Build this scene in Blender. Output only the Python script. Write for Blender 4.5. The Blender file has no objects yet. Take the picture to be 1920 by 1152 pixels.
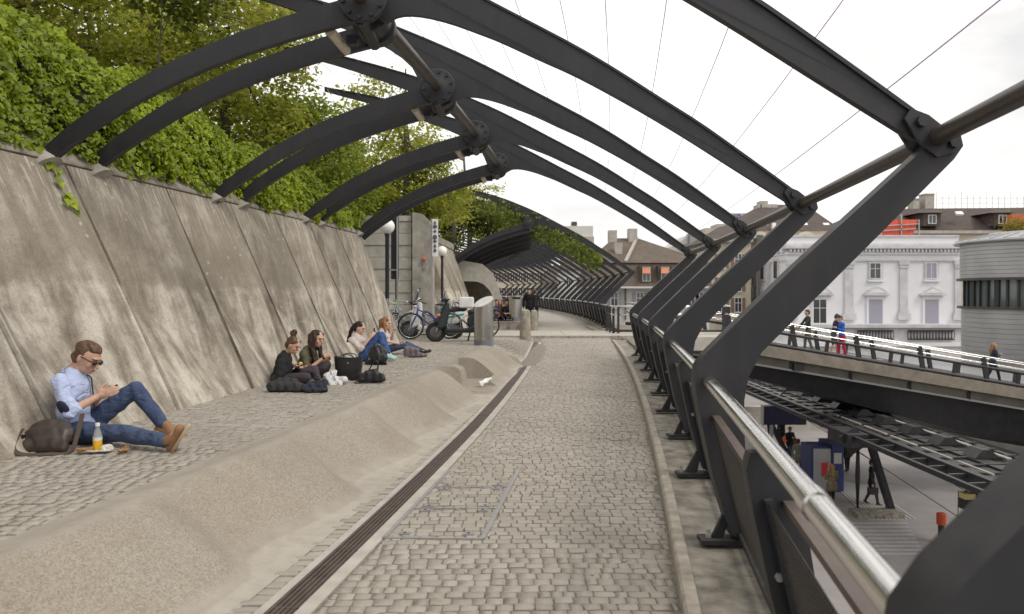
import bpy, bmesh, math, random
import numpy as np
from mathutils import Vector, Matrix, Quaternion
random.seed(7); rng = np.random.default_rng(7)
S = bpy.context.scene; COL = S.collection
PI = math.pi; rad = math.radians
# ------------------------------------------------------------------ camera, sky, sun, exposure
FPX = 1400.0; CAMZ = 1.63; HOR = 548.0
cam = bpy.data.cameras.new('camera'); camo = bpy.data.objects.new('camera', cam); COL.objects.link(camo)
camo.location = (0, 0, CAMZ); camo.rotation_euler = (rad(90), 0, 0)
cam.sensor_width = 36; cam.lens = 36*FPX/1920; cam.shift_y = -28/1920
cam.clip_start = 0.05; cam.clip_end = 4000
cam.dof.use_dof = True; cam.dof.focus_distance = 7.0; cam.dof.aperture_fstop = 3.4
S.camera = camo
W = bpy.data.worlds.new('World'); S.world = W; W.use_nodes = True
def world():
    nt = W.node_tree; N = nt.nodes; L = nt.links; N.clear()
    out = N.new('ShaderNodeOutputWorld'); bg = N.new('ShaderNodeBackground')
    sky = N.new('ShaderNodeTexSky'); sky.sky_type = 'NISHITA'; sky.sun_disc = False
    sky.sun_elevation = rad(50); sky.sun_rotation = rad(122)
    sc = N.new('ShaderNodeMix'); sc.data_type = 'RGBA'; sc.blend_type = 'MULTIPLY'; sc.inputs[0].default_value = 1
    L.new(sky.outputs[0], sc.inputs[6]); sc.inputs[7].default_value = (1, 1, 1, 1)
    tc = N.new('ShaderNodeTexCoord'); mp = N.new('ShaderNodeMapping'); mp.inputs['Scale'].default_value = (1, 1, 2.6)
    L.new(tc.outputs['Generated'], mp.inputs[0])
    no = N.new('ShaderNodeTexNoise'); no.inputs['Scale'].default_value = 2.3; no.inputs['Detail'].default_value = 6; no.inputs['Roughness'].default_value = .55
    L.new(mp.outputs[0], no.inputs[0])
    rp = N.new('ShaderNodeValToRGB'); e = rp.color_ramp.elements      # overcast cloud deck, a little thinner in places
    e[0].position = .33; e[0].color = (7.9, 7.8, 7.7, 1); e[1].position = .56; e[1].color = (11.9, 11.5, 11.0, 1)
    L.new(no.outputs[0], rp.inputs[0])
    mx = N.new('ShaderNodeMix'); mx.data_type = 'RGBA'; mx.inputs[0].default_value = .93
    L.new(sc.outputs[2], mx.inputs[6]); L.new(rp.outputs[0], mx.inputs[7])
    L.new(mx.outputs[2], bg.inputs[0]); bg.inputs[1].default_value = .1
    L.new(bg.outputs[0], out.inputs[0])
world()
sl = bpy.data.lights.new('sun', 'SUN'); sl.energy = 1.35; sl.angle = rad(18); sl.color = (1, .95, .87)
so = bpy.data.objects.new('sun', sl); COL.objects.link(so)
so.rotation_euler = (rad(40), 0, rad(58))
S.view_settings.view_transform = 'Standard'; S.view_settings.look = 'None'; S.view_settings.exposure = 0.2
S.view_settings.gamma = 1.0; S.view_settings.use_curve_mapping = False
S.render.engine = 'CYCLES'; S.cycles.max_bounces = 6; S.cycles.transparent_max_bounces = 12
S.cycles.use_denoising = True

# ------------------------------------------------------------------ helpers
def P(px, py, d):                       # a point at depth d that the photograph shows at (px, py)
    return Vector(((px-960)/FPX*d, d, CAMZ-(py-HOR)/FPX*d))
def Xk(d): return .235+.174*d-.002075*d*d          # inner edge of the balustrade kerb along the promenade
def F(d, off, z): return Vector((Xk(d)+off, d, z))
def sstep(a, b, x):
    t = min(1, max(0, (x-a)/(b-a))); return t*t*(3-2*t)
def G(d, off):                          # height of the walking surface
    w = 1-sstep(-3.4, -2.25, off)
    if d < 16.5: return .37 if off < -2.9 else 0
    return .37*w*(1-.8*sstep(19.5, 26, d)) + .05*sstep(18, 25, d)*(1-w)
def on_ground(px, py):                  # where the ray through (px, py) meets the walking surface
    d = 3.0
    while d < 80:
        p = P(px, py, d)
        if p.z <= G(d, p.x-Xk(d)): return p
        d += .01
    return P(px, py, 30)

class MB:
    def __init__(s): s.v = []; s.f = []; s.m = []
    def add(s, vs, fs, mi=0):
        o = len(s.v); s.v += [tuple(v) for v in vs]; s.f += [tuple(i+o for i in f) for f in fs]; s.m += [mi]*len(fs); return s
    def box(s, c, size, R=None, mi=0, taper=1.0):
        x, y, z = [q/2 for q in size]; vs = []
        for dz in (-1, 1):
            k = taper if dz > 0 else 1
            for a, b in ((-1, -1), (1, -1), (1, 1), (-1, 1)):
                p = Vector((a*x*k, b*y*k, dz*z))
                if R is not None: p = R @ p
                vs.append(p+Vector(c))
        return s.add(vs, [(3, 2, 1, 0), (4, 5, 6, 7), (0, 1, 5, 4), (1, 2, 6, 5), (2, 3, 7, 6), (3, 0, 4, 7)], mi)
    def bb(s, lo, hi, mi=0):
        return s.box([(a+b)/2 for a, b in zip(lo, hi)], [abs(b-a) for a, b in zip(lo, hi)], None, mi)
    def bar(s, a, b, w, h, up=(0, 0, 1), mi=0):
        a = Vector(a); b = Vector(b); t = (b-a); L = t.length; t.normalize(); up = Vector(up)
        x = t.cross(up)
        if x.length < 1e-4: x = t.cross(Vector((1, 0, 0)))
        x.normalize(); u = x.cross(t)
        R = Matrix((x, t, u)).transposed()
        return s.box((a+b)/2, (w, L, h), R, mi)
    def tube(s, pts, r, n=8, caps=True, mi=0):
        pts = [Vector(p) for p in pts]; m = len(pts); rs = r if isinstance(r, (list, tuple)) else [r]*m
        vs = []; ref = None
        for i, p in enumerate(pts):
            t = (pts[min(i+1, m-1)]-pts[max(i-1, 0)]).normalized()
            if ref is None:
                ref = Vector((0, 0, 1)) if abs(t.z) < .9 else Vector((1, 0, 0))
            x = t.cross(ref); x.normalize(); y = x.cross(t).normalized(); ref = y
            for k in range(n):
                a = 2*PI*k/n; vs.append(p+rs[i]*(math.cos(a)*x+math.sin(a)*y))
        fs = [(i*n+k, i*n+(k+1) % n, (i+1)*n+(k+1) % n, (i+1)*n+k) for i in range(m-1) for k in range(n)]
        if caps: fs += [tuple(range(n-1, -1, -1)), tuple((m-1)*n+k for k in range(n))]
        return s.add(vs, fs, mi)
    def prism(s, poly, fn, w0, w1, mi=0):     # poly of (u, v); fn(u, v, w) -> point
        n = len(poly)
        vs = [fn(u, v, w0) for u, v in poly]+[fn(u, v, w1) for u, v in poly]
        return s.add(vs, [tuple(range(n-1, -1, -1)), tuple(range(n, 2*n))]+[(i, (i+1) % n, n+(i+1) % n, n+i) for i in range(n)], mi)
    def strip(s, A, B, fn, w0, w1, mi=0):     # a curved plate between edge polylines A and B (same length)
        n = len(A); vs = []
        for w in (w0, w1):
            vs += [fn(u, v, w) for u, v in A]+[fn(u, v, w) for u, v in B]
        q = 2*n; fs = []
        for i in range(n-1):
            fs += [(i, i+1, n+i+1, n+i), (q+i, q+n+i, q+n+i+1, q+i+1), (i, q+i, q+i+1, i+1), (n+i, n+i+1, q+n+i+1, q+n+i)]
        fs += [(0, n, q+n, q), (n-1, q+n-1, q+2*n-1, 2*n-1)]
        return s.add(vs, fs, mi)
    def lathe(s, prof, n=16, c=(0, 0, 0), R=None, mi=0, caps=True):
        vs = []
        for r, z in prof:
            for k in range(n):
                p = Vector((r*math.cos(2*PI*k/n), r*math.sin(2*PI*k/n), z))
                if R is not None: p = R @ p
                vs.append(p+Vector(c))
        m = len(prof)
        fs = [(i*n+k, i*n+(k+1) % n, (i+1)*n+(k+1) % n, (i+1)*n+k) for i in range(m-1) for k in range(n)]
        if caps: fs += [tuple(range(n-1, -1, -1)), tuple((m-1)*n+k for k in range(n))]
        return s.add(vs, fs, mi)
    def ell(s, c, r, R=None, n=12, m=8, mi=0):
        if isinstance(r, (int, float)): r = (r, r, r)
        vs = []; c = Vector(c)
        def pt(x, y, z):
            p = Vector((x*r[0], y*r[1], z*r[2]))
            if R is not None: p = R @ p
            return p+c
        vs.append(pt(0, 0, -1))
        for i in range(1, m):
            a = -PI/2+PI*i/m
            for k in range(n): vs.append(pt(math.cos(a)*math.cos(2*PI*k/n), math.cos(a)*math.sin(2*PI*k/n), math.sin(a)))
        vs.append(pt(0, 0, 1)); T = len(vs)-1
        fs = [(0, 1+(k+1) % n, 1+k) for k in range(n)]
        for i in range(m-2):
            fs += [(1+i*n+k, 1+i*n+(k+1) % n, 1+(i+1)*n+(k+1) % n, 1+(i+1)*n+k) for k in range(n)]
        fs += [(1+(m-2)*n+k, 1+(m-2)*n+(k+1) % n, T) for k in range(n)]
        return s.add(vs, fs, mi)
    def cap(s, a, b, ra, rb, n=10):          # tapered capsule as one closed shell
        a = Vector(a); b = Vector(b); t = b-a; L = t.length
        if L < 1e-6: return s.ell(a, ra, n=n, m=6)
        t.normalize(); R = t.to_track_quat('Z', 'Y').to_matrix()
        prof = [(max(1e-4, ra*math.cos(q)), ra*math.sin(q)) for q in (-1.45, -1.0, -.5, 0)]+[(max(1e-4, rb*math.cos(q)), L+rb*math.sin(q)) for q in (0, .5, 1.0, 1.45)]
        return s.lathe(prof, n, a, R)
    def mesh(s, name, mats, smooth=None):
        me = bpy.data.meshes.new(name); me.from_pydata(s.v, [], s.f)
        for m in (mats if isinstance(mats, (list, tuple)) else [mats]): me.materials.append(m)
        if any(s.m): me.polygons.foreach_set('material_index', s.m)
        if smooth is not None:
            me.polygons.foreach_set('use_smooth', [True]*len(s.f))
            if smooth < 180: me.set_sharp_from_angle(angle=rad(smooth))
        me.update(); return me
    def build(s, name, mats, parent=None, smooth=None, world=False):
        return put(name, s.mesh(name, mats, smooth), parent, world)
def put(name, me, parent=None, world=False):
    o = bpy.data.objects.new(name, me); COL.objects.link(o)
    if parent is not None:
        o.parent = parent
        if world and parent.type == 'EMPTY': o.matrix_parent_inverse = Matrix.Translation(-Vector(parent.location))
    return o
def tag(o, label=None, cat=None, group=None, kind=None):
    if label: o['label'] = label
    if cat: o['category'] = cat
    if group: o['group'] = group
    if kind: o['kind'] = kind
    return o
def thing(name, label, cat, loc=(0, 0, 0), group=None, rz=0):
    e = bpy.data.objects.new(name, None); COL.objects.link(e); e.location = loc; e.rotation_euler = (0, 0, rz)
    e.empty_display_size = .2
    return tag(e, label, cat, group)
KIDS = {}
def copy_tree(o, parent=None):
    c = o.copy(); COL.objects.link(c)
    if parent is not None: c.parent = parent
    for ch in [k for k in o.children]: copy_tree(ch, c)
    return c

# ------------------------------------------------------------------ materials
def newmat(name):
    m = bpy.data.materials.new(name); m.use_nodes = True; nt = m.node_tree
    return m, nt.nodes, nt.links, nt.nodes['Principled BSDF']
def node(N, t, **kw):
    n = N.new(t)
    for k, v in kw.items():
        if k in n.inputs.keys(): n.inputs[k].default_value = v
        else: setattr(n, k, v)
    return n
def ramp(N, L, src, stops):
    r = N.new('ShaderNodeValToRGB'); e = r.color_ramp.elements
    while len(e) < len(stops): e.new(.5)
    for q, (p, c) in zip(e, stops):
        q.position = p; q.color = (c if len(c) == 4 else (*c, 1)) if isinstance(c, (tuple, list)) else (c, c, c, 1)
    L.new(src, r.inputs[0]); return r.outputs[0]
def mix(N, L, fac, a, b, mode='MIX'):
    m = N.new('ShaderNodeMix'); m.data_type = 'RGBA'; m.blend_type = mode
    for i, v in ((0, fac), (6, a), (7, b)):
        if hasattr(v, 'is_linked'): L.new(v, m.inputs[i])
        else: m.inputs[i].default_value = v if i == 0 else (*v, 1)
    return m.outputs[2]
def coords(N, L, scale=(1, 1, 1), kind='Object'):
    if kind == 'World':
        g = N.new('ShaderNodeNewGeometry'); src = g.outputs['Position']
    else:
        src = N.new('ShaderNodeTexCoord').outputs[kind]
    mp = N.new('ShaderNodeMapping'); mp.inputs['Scale'].default_value = scale; L.new(src, mp.inputs[0]); return mp.outputs[0]
def noise(N, L, co, scale, detail=4, rough=.55, dist=0):
    n = node(N, 'ShaderNodeTexNoise', Scale=scale, Detail=detail, Roughness=rough, Distortion=dist); L.new(co, n.inputs[0]); return n.outputs[0]
def bump(N, L, bs, h, strength=.3, dist=.01):
    b = node(N, 'ShaderNodeBump', Strength=strength, Distance=dist); L.new(h, b.inputs['Height']); L.new(b.outputs[0], bs.inputs['Normal'])
def simple(name, col, rough=.5, metal=0, var=.12, scale=6, bmp=0, spec=.5, kind='Object', rvar=0):
    m, N, L, B = newmat(name)
    co = coords(N, L, kind=kind); n = noise(N, L, co, scale, 5)
    c = ramp(N, L, n, [(.3, tuple(x*(1-var) for x in col)), (.7, tuple(min(1, x*(1+var)) for x in col))])
    L.new(c, B.inputs['Base Color']); B.inputs['Roughness'].default_value = rough; B.inputs['Metallic'].default_value = metal
    B.inputs['Specular IOR Level'].default_value = spec
    if rvar: L.new(ramp(N, L, n, [(.3, rough-rvar), (.7, rough+rvar)]), B.inputs['Roughness'])
    if bmp: bump(N, L, B, noise(N, L, co, scale*6, 3), bmp, .01)
    return m
def mat_wall():
    m, N, L, B = newmat('stained_concrete'); co = coords(N, L, kind='World')
    sx = N.new('ShaderNodeSeparateXYZ'); L.new(co, sx.inputs[0])
    st = coords(N, L, (1.5, 4.2, .42), 'World'); fine = coords(N, L, (2, 9, .9), 'World')
    s1 = noise(N, L, st, 1.0, 5, .6, .3); s2 = noise(N, L, fine, 2.2, 4, .6)
    big = noise(N, L, co, .75, 4, .6); grit = noise(N, L, co, 55, 3, .7); mid = noise(N, L, co, 7, 5, .65)
    blot = noise(N, L, co, 2.4, 7, .68)
    av = node(N, 'ShaderNodeMath', operation='MULTIPLY_ADD'); L.new(blot, av.inputs[0]); av.inputs[1].default_value = .42; ms_ = node(N, 'ShaderNodeMath', operation='MULTIPLY'); L.new(s1, ms_.inputs[0]); ms_.inputs[1].default_value = .62; L.new(ms_.outputs[0], av.inputs[2])
    c = ramp(N, L, av.outputs[0], [(.36, (.115, .096, .071)), (.45, (.225, .194, .153)), (.53, (.345, .306, .252)), (.62, (.50, .458, .392))])
    # the upper courses are browner and darker down to a wavy tide mark
    ad = node(N, 'ShaderNodeMath', operation='MULTIPLY_ADD'); L.new(big, ad.inputs[0]); ad.inputs[1].default_value = .55; L.new(sx.outputs[2], ad.inputs[2])
    tide = ramp(N, L, ad.outputs[0], [(.0, 0), (1.0, 1)])
    mr = node(N, 'ShaderNodeMapRange'); L.new(ad.outputs[0], mr.inputs[0])
    for i, v in ((1, 1.93), (2, 2.0), (3, 0), (4, 1)): mr.inputs[i].default_value = v
    pm = node(N, 'ShaderNodeMath', operation='MULTIPLY'); L.new(mr.outputs[0], pm.inputs[0]); L.new(ramp(N, L, big, [(.35, .2), (.57, .85)]), pm.inputs[1])
    c = mix(N, L, pm.outputs[0], c, (.195, .168, .129))
    # pale salts run down from the top edge
    mr2 = node(N, 'ShaderNodeMapRange'); L.new(sx.outputs[2], mr2.inputs[0])
    for i, v in ((1, 2.1), (2, 3.15), (3, 0), (4, 1)): mr2.inputs[i].default_value = v
    w = node(N, 'ShaderNodeMath', operation='MULTIPLY'); L.new(mr2.outputs[0], w.inputs[0]); L.new(ramp(N, L, s2, [(.5, 0), (.68, .75)]), w.inputs[1])
    c = mix(N, L, w.outputs[0], c, (.58, .54, .475))
    c = mix(N, L, ramp(N, L, mid, [(.52, 0), (.72, .55)]), c, (.165, .135, .10))
    vo = node(N, 'ShaderNodeTexVoronoi', Scale=7.0); L.new(co, vo.inputs[0])
    sp = node(N, 'ShaderNodeMath', operation='MULTIPLY'); L.new(ramp(N, L, vo.outputs['Distance'], [(.1, .7), (.2, 0)]), sp.inputs[0]); L.new(ramp(N, L, big, [(.5, 0), (.58, 1)]), sp.inputs[1])
    c = mix(N, L, sp.outputs[0], c, (.42, .40, .34))
    c = mix(N, L, .35, c, ramp(N, L, grit, [(.3, .25), (.7, .75)]), 'OVERLAY')
    hs = N.new('ShaderNodeHueSaturation'); hs.inputs['Value'].default_value = 1.12; L.new(c, hs.inputs['Color'])
    L.new(hs.outputs[0], B.inputs['Base Color']); B.inputs['Roughness'].default_value = .9
    bump(N, L, B, mix(N, L, .5, grit, mid), .35, .012); return m
def mat_hump():
    m, N, L, B = newmat('exposed_aggregate'); co = coords(N, L, kind='World')
    vo = node(N, 'ShaderNodeTexVoronoi', Scale=120.0); L.new(co, vo.inputs[0])
    big = noise(N, L, co, 1.3, 5, .6); mid = noise(N, L, co, 9, 4, .6); grit = noise(N, L, co, 130, 2, .7)
    c = ramp(N, L, vo.outputs['Color'], [(.1, (.215, .182, .142)), (.45, (.295, .257, .208)), (.9, (.385, .345, .287))])
    smooth = ramp(N, L, mid, [(.3, (.315, .283, .237)), (.7, (.39, .355, .303))])
    at = N.new('ShaderNodeAttribute'); at.attribute_name = 'wear'       # the worn crest shows the pebbles
    wv = node(N, 'ShaderNodeMath', operation='MULTIPLY_ADD'); L.new(big, wv.inputs[0]); wv.inputs[1].default_value = 1.0; L.new(at.outputs['Fac'], wv.inputs[2])
    c = mix(N, L, ramp(N, L, wv.outputs[0], [(.65, 0.12), (1.0, .85)]), smooth, c)
    c = mix(N, L, ramp(N, L, big, [(.45, 0), (.75, .4)]), c, (.20, .155, .112))
    ng = node(N, 'ShaderNodeMath', operation='MULTIPLY_ADD'); L.new(big, ng.inputs[0]); ng.inputs[1].default_value = -.12; mu = node(N, 'ShaderNodeMath', operation='MULTIPLY'); L.new(at.outputs['Fac'], mu.inputs[0]); mu.inputs[1].default_value = -1.0; L.new(mu.outputs[0], ng.inputs[2])
    c = mix(N, L, ramp(N, L, ng.outputs[0], [(-.0, 0), (.24, .75)]), c, ramp(N, L, mid, [(.3, (.43, .395, .335)), (.7, (.52, .48, .415))]))
    L.new(c, B.inputs['Base Color']); B.inputs['Roughness'].default_value = .88
    bump(N, L, B, mix(N, L, .5, vo.outputs['Distance'], grit), .5, .006); return m
def mat_cobble():
    m, N, L, B = newmat('granite_sett'); co = coords(N, L, kind='World'); g = N.new('ShaderNodeNewGeometry')
    oi = N.new('ShaderNodeObjectInfo'); ad = node(N, 'ShaderNodeMath', operation='ADD'); L.new(g.outputs['Random Per Island'], ad.inputs[0]); L.new(oi.outputs['Random'], ad.inputs[1])
    fr = node(N, 'ShaderNodeMath', operation='FRACT'); L.new(ad.outputs[0], fr.inputs[0])
    c = ramp(N, L, fr.outputs[0], [(0, (.30, .274, .236)), (.3, (.335, .308, .267)), (.65, (.36, .331, .288)), (1, (.395, .365, .32))])
    big = noise(N, L, co, .8, 4); grit = noise(N, L, co, 140, 3, .7)
    c = mix(N, L, ramp(N, L, big, [(.35, .35), (.65, 0)]), c, (.30, .262, .212))
    c = mix(N, L, .3, c, ramp(N, L, grit, [(.3, .25), (.7, .75)]), 'OVERLAY')
    L.new(c, B.inputs['Base Color']); B.inputs['Roughness'].default_value = .8
    bump(N, L, B, grit, .35, .006); return m
def mat_leaf(name, cols, trans=.35, pat=0.0):
    m, N, L, B = newmat(name); g = N.new('ShaderNodeNewGeometry'); oi = N.new('ShaderNodeObjectInfo')
    ad = node(N, 'ShaderNodeMath', operation='ADD'); L.new(g.outputs['Random Per Island'], ad.inputs[0]); L.new(oi.outputs['Random'], ad.inputs[1])
    fr = node(N, 'ShaderNodeMath', operation='FRACT'); L.new(ad.outputs[0], fr.inputs[0])
    c = ramp(N, L, fr.outputs[0], [(i/(len(cols)-1), q) for i, q in enumerate(cols)])
    big = noise(N, L, coords(N, L, kind='World'), .9, 3)
    c = mix(N, L, ramp(N, L, big, [(.4, .45), (.65, 0)]), c, tuple(x*.55 for x in cols[0]))
    L.new(c, B.inputs['Base Color']); B.inputs['Roughness'].default_value = .5
    out = N['Material Output']; tr = N.new('ShaderNodeBsdfTranslucent'); L.new(c, tr.inputs[0])
    ms = N.new('ShaderNodeMixShader'); ms.inputs[0].default_value = trans
    L.new(B.outputs[0], ms.inputs[1]); L.new(tr.outputs[0], ms.inputs[2]); L.new(ms.outputs[0], out.inputs[0]); return m
def mat_tiles(name, base, scale=3.0):
    m, N, L, B = newmat(name); co = coords(N, L, kind='World')
    br = node(N, 'ShaderNodeTexBrick', Scale=scale); 
    sx = N.new('ShaderNodeSeparateXYZ'); L.new(co, sx.inputs[0]); ad = node(N, 'ShaderNodeMath', operation='ADD'); L.new(sx.outputs[0], ad.inputs[0]); L.new(sx.outputs[1], ad.inputs[1])
    cb = N.new('ShaderNodeCombineXYZ'); L.new(ad.outputs[0], cb.inputs[0]); L.new(sx.outputs[2], cb.inputs[1]); L.new(cb.outputs[0], br.inputs[0])
    br.inputs['Color1'].default_value = (*[x*1.2 for x in base], 1); br.inputs['Color2'].default_value = (*[x*.8 for x in base], 1); br.inputs['Mortar'].default_value = (*[x*.5 for x in base], 1)
    c = mix(N, L, ramp(N, L, noise(N, L, co, .7, 5), [(.35, .5), (.65, 0)]), br.outputs[0], tuple(x*.65 for x in base))
    L.new(c, B.inputs['Base Color']); B.inputs['Roughness'].default_value = .85; return m
def mat_cloth(name, col, var=.18, scale=14, wr=.5, rough=.85):
    m, N, L, B = newmat(name); co = coords(N, L, kind='World'); n = noise(N, L, co, scale, 4)
    c = ramp(N, L, n, [(.3, tuple(x*(1-var) for x in col)), (.7, tuple(min(1, x*(1+var)) for x in col))])
    L.new(c, B.inputs['Base Color']); B.inputs['Roughness'].default_value = rough
    fold = noise(N, L, coords(N, L, (1, 1, 1.4), 'World'), scale*1.1, 2, .5, 1.2)
    bump(N, L, B, fold, wr, .03); return m
def mat_glass(name, col=(.05, .06, .065), rough=.06):
    m, N, L, B = newmat(name); B.inputs['Base Color'].default_value = (*col, 1); B.inputs['Roughness'].default_value = rough
    B.inputs['Specular IOR Level'].default_value = .8; return m
M = {}
M['wall'] = mat_wall(); M['hump'] = mat_hump(); M['sett'] = mat_cobble()
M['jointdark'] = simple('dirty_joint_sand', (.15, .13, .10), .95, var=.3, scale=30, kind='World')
M['joint'] = simple('joint_sand', (.215, .192, .16), .95, var=.3, scale=30, kind='World')
M['concrete'] = simple('grey_concrete', (.33, .305, .268), .9, var=.28, scale=3.5, bmp=.3, kind='World')
M['pale_concrete'] = simple('pale_concrete', (.42, .395, .35), .9, var=.16, scale=5, bmp=.25, kind='World')
M['kerb'] = simple('weathered_kerb_concrete', (.235, .213, .178), .92, var=.5, scale=6, bmp=.5, kind='World')
M['kerblip'] = simple('kerb_edge_concrete', (.36, .325, .27), .9, var=.25, scale=9, bmp=.3, kind='World')
def mat_steel():
    m, N, L, B = newmat('dark_painted_steel'); co = coords(N, L, kind='World'); n = noise(N, L, co, 2.2, 5); st = noise(N, L, coords(N, L, (7, 7, .8), 'World'), 1.0, 4, .6); g = N.new('ShaderNodeNewGeometry'); sx = N.new('ShaderNodeSeparateXYZ'); L.new(g.outputs['Normal'], sx.inputs[0])
    c = ramp(N, L, n, [(.3, (.015, .015, .019)), (.7, (.023, .023, .028))]); c = mix(N, L, ramp(N, L, st, [(.5, 0), (.72, .5)]), c, (.042, .039, .036))
    up = node(N, 'ShaderNodeMath', operation='MULTIPLY'); L.new(ramp(N, L, sx.outputs[2], [(.45, 0), (.9, .7)]), up.inputs[0]); L.new(ramp(N, L, noise(N, L, co, 14, 4), [(.35, .2), (.65, 1)]), up.inputs[1]); c = mix(N, L, up.outputs[0], c, (.085, .078, .07))      # dust that settles on what faces up
    L.new(c, B.inputs['Base Color']); L.new(ramp(N, L, st, [(.3, .42), (.7, .62)]), B.inputs['Roughness']); return m
M['steel'] = mat_steel()
M['pipe'] = simple('brown_painted_pipe', (.056, .046, .039), .42, var=.2, scale=5)
M['rail'] = simple('brushed_stainless', (.72, .71, .69), .2, 1.0, var=.05, scale=8, rvar=.05)
M['grate'] = simple('rusty_brown_grate', (.105, .08, .07), .6, .3, var=.25, scale=12, kind='World')
M['dark'] = simple('dark_void', (.012, .012, .012), .9)
M['alu'] = simple('dull_aluminium', (.30, .29, .285), .5, .2, var=.1, scale=10, kind='World')
M['trim'] = simple('brown_trim', (.13, .10, .085), .5, var=.12, scale=9)
M['rubber'] = simple('black_rubber', (.018, .018, .018), .75)
M['black'] = simple('black_plastic', (.02, .02, .022), .45)
M['white'] = simple('white_paint', (.78, .77, .76), .5, var=.05)
M['wire'] = simple('violet_wire', (.36, .12, .46), .4)
M['ivy'] = mat_leaf('ivy_leaf', [(.17, .235, .012), (.29, .38, .016), (.41, .51, .022), (.52, .61, .05)], .45)
M['treeleaf'] = mat_leaf('tree_leaf', [(.13, .19, .02), (.21, .28, .025), (.30, .36, .035), (.40, .44, .06)], .5)
M['yellowleaf'] = mat_leaf('yellow_tree_leaf', [(.24, .28, .035), (.38, .42, .05), (.50, .52, .07), (.60, .60, .12)], .55)
M['darkleaf'] = mat_leaf('dark_tree_leaf', [(.09, .13, .012), (.16, .20, .018), (.24, .27, .025), (.32, .30, .05)], .45)
M['wisteria'] = mat_leaf('wisteria_leaf', [(.06, .10, .012), (.12, .18, .015), (.22, .28, .02), (.34, .36, .03)], .4)
M['bark'] = simple('bark', (.09, .075, .06), .9, var=.35, scale=12, bmp=.5)
M['ivyback'] = simple('ivy_painted_shade', (.03, .045, .012), .95, var=.4, scale=10)
# ================================================================== LARGE STRUCTURE
# ------------------------------------------------------------------ ground sheets
def sheet(name, rows, fn, mat, kind='structure', smooth=None):
    """rows: list of (d, [off...]) with equal counts"""
    b = MB(); n = len(rows[0][1])
    for d, offs in rows:
        b.v += [tuple(fn(d, o)) for o in offs]
    for i in range(len(rows)-1):
        for k in range(n-1):
            a = i*n+k; b.f.append((a, a+1, a+n+1, a+n)); b.m.append(0)
    o = b.build(name, mat, smooth=smooth); tag(o, kind=kind); return o
def lin(a, b, n): return [a+(b-a)*i/(n-1) for i in range(n)]
def wb(d): return -4.92-.045*(max(d, 3)-5)
JD = -.008                                  # bed of the setts lies this far below their tops
path = sheet('path', [(d, lin(-2.45, .03, 5)) for d in lin(-4, 25.6, 60)], lambda d, o: F(d, o, G(d, o)+JD), M['joint'])
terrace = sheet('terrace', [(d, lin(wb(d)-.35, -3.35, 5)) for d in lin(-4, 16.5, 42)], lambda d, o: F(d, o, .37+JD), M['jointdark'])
forecourt = sheet('forecourt', [(d, lin(-9.5, -2.45, 14)) for d in lin(16.5, 25.6, 20)], lambda d, o: F(d, o, G(d, o)+JD), M['joint'])
M['farpave'] = simple('far_setts', (.36, .335, .295), .85, var=.2, scale=14, bmp=.5, kind='World')
sheet('promenade', [(d, lin(-9.5, .03, 6)) for d in lin(29.4, 112, 60)], lambda d, o: F(d, o, .02), M['farpave'])
# cross strip of smooth slabs with its kerb
b = MB()
for i in range(9):
    x0, x1 = -1.5+i*.86, -1.5+(i+1)*.86-.02
    b.bb((x0, 25.62, -.2), (x1, 25.86, .13))
o = b.build('cross_kerb', M['kerblip']); tag(o, kind='structure')
b = MB()
for i in range(5):
    for j in range(3):
        b.bb((-9.4+i*2.82, 25.88+j*1.18, -.2), (-9.4+(i+1)*2.82-.02, 25.88+(j+1)*1.18-.02, .11))
o = b.build('cross_pavement', M['pale_concrete']); tag(o, kind='structure')
# lower station level and the town ground
o = MB().bb((-1500, -600, -8.4), (1500, 2500, -7.7)).build('ground', simple('town_ground', (.17, .165, .155), .95, var=.2, scale=.4)); tag(o, kind='structure')
M['platform'] = simple('platform_asphalt', (.27, .25, .245), .85, var=.1, scale=1.2, kind='World')
o = MB().bb((1.5, -12, -7.69), (20.2, 62, -6.8)).build('station_platform', M['platform']); tag(o, kind='structure')
o = MB().bb((20.2, -12, -7.69), (26.2, 90, -7.52)).build('track_ballast', simple('ballast', (.055, .048, .042), .95, var=.5, scale=26)); tag(o, kind='structure')
o = MB().bb((26.2, -12, -7.69), (34, 90, -6.7)).build('far_platform', simple('dark_asphalt', (.10, .095, .09), .9, var=.2, scale=2, kind='World')); tag(o, kind='structure')
# the raised ground behind the leaning wall
o = sheet('embankment', [(d, [-70, -30, -12, -8, -6.62]) for d in lin(-6, 17.6, 12)], lambda d, o: F(d if o > -9.7 else d*1.0, o, 3.2+max(0, -o-8)*.12), simple('soil', (.07, .06, .045), .95, var=.4, scale=2))
o = sheet('upper_ground', [(d, [-90, -30, -12, -6.5]) for d in lin(26.3, 120, 16)], lambda d, o: F(d, o, 3.6+max(0, -o-8)*.1), M['concrete'])
# outer face of the promenade above the platform
sheet('quay_wall', [(d, [0, 1, 2]) for d in lin(-6, 112, 70)], lambda d, o: F(d, (.46, .46, -.8)[o], (.06, -.9, -7.7)[o]), M['concrete'])

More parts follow.
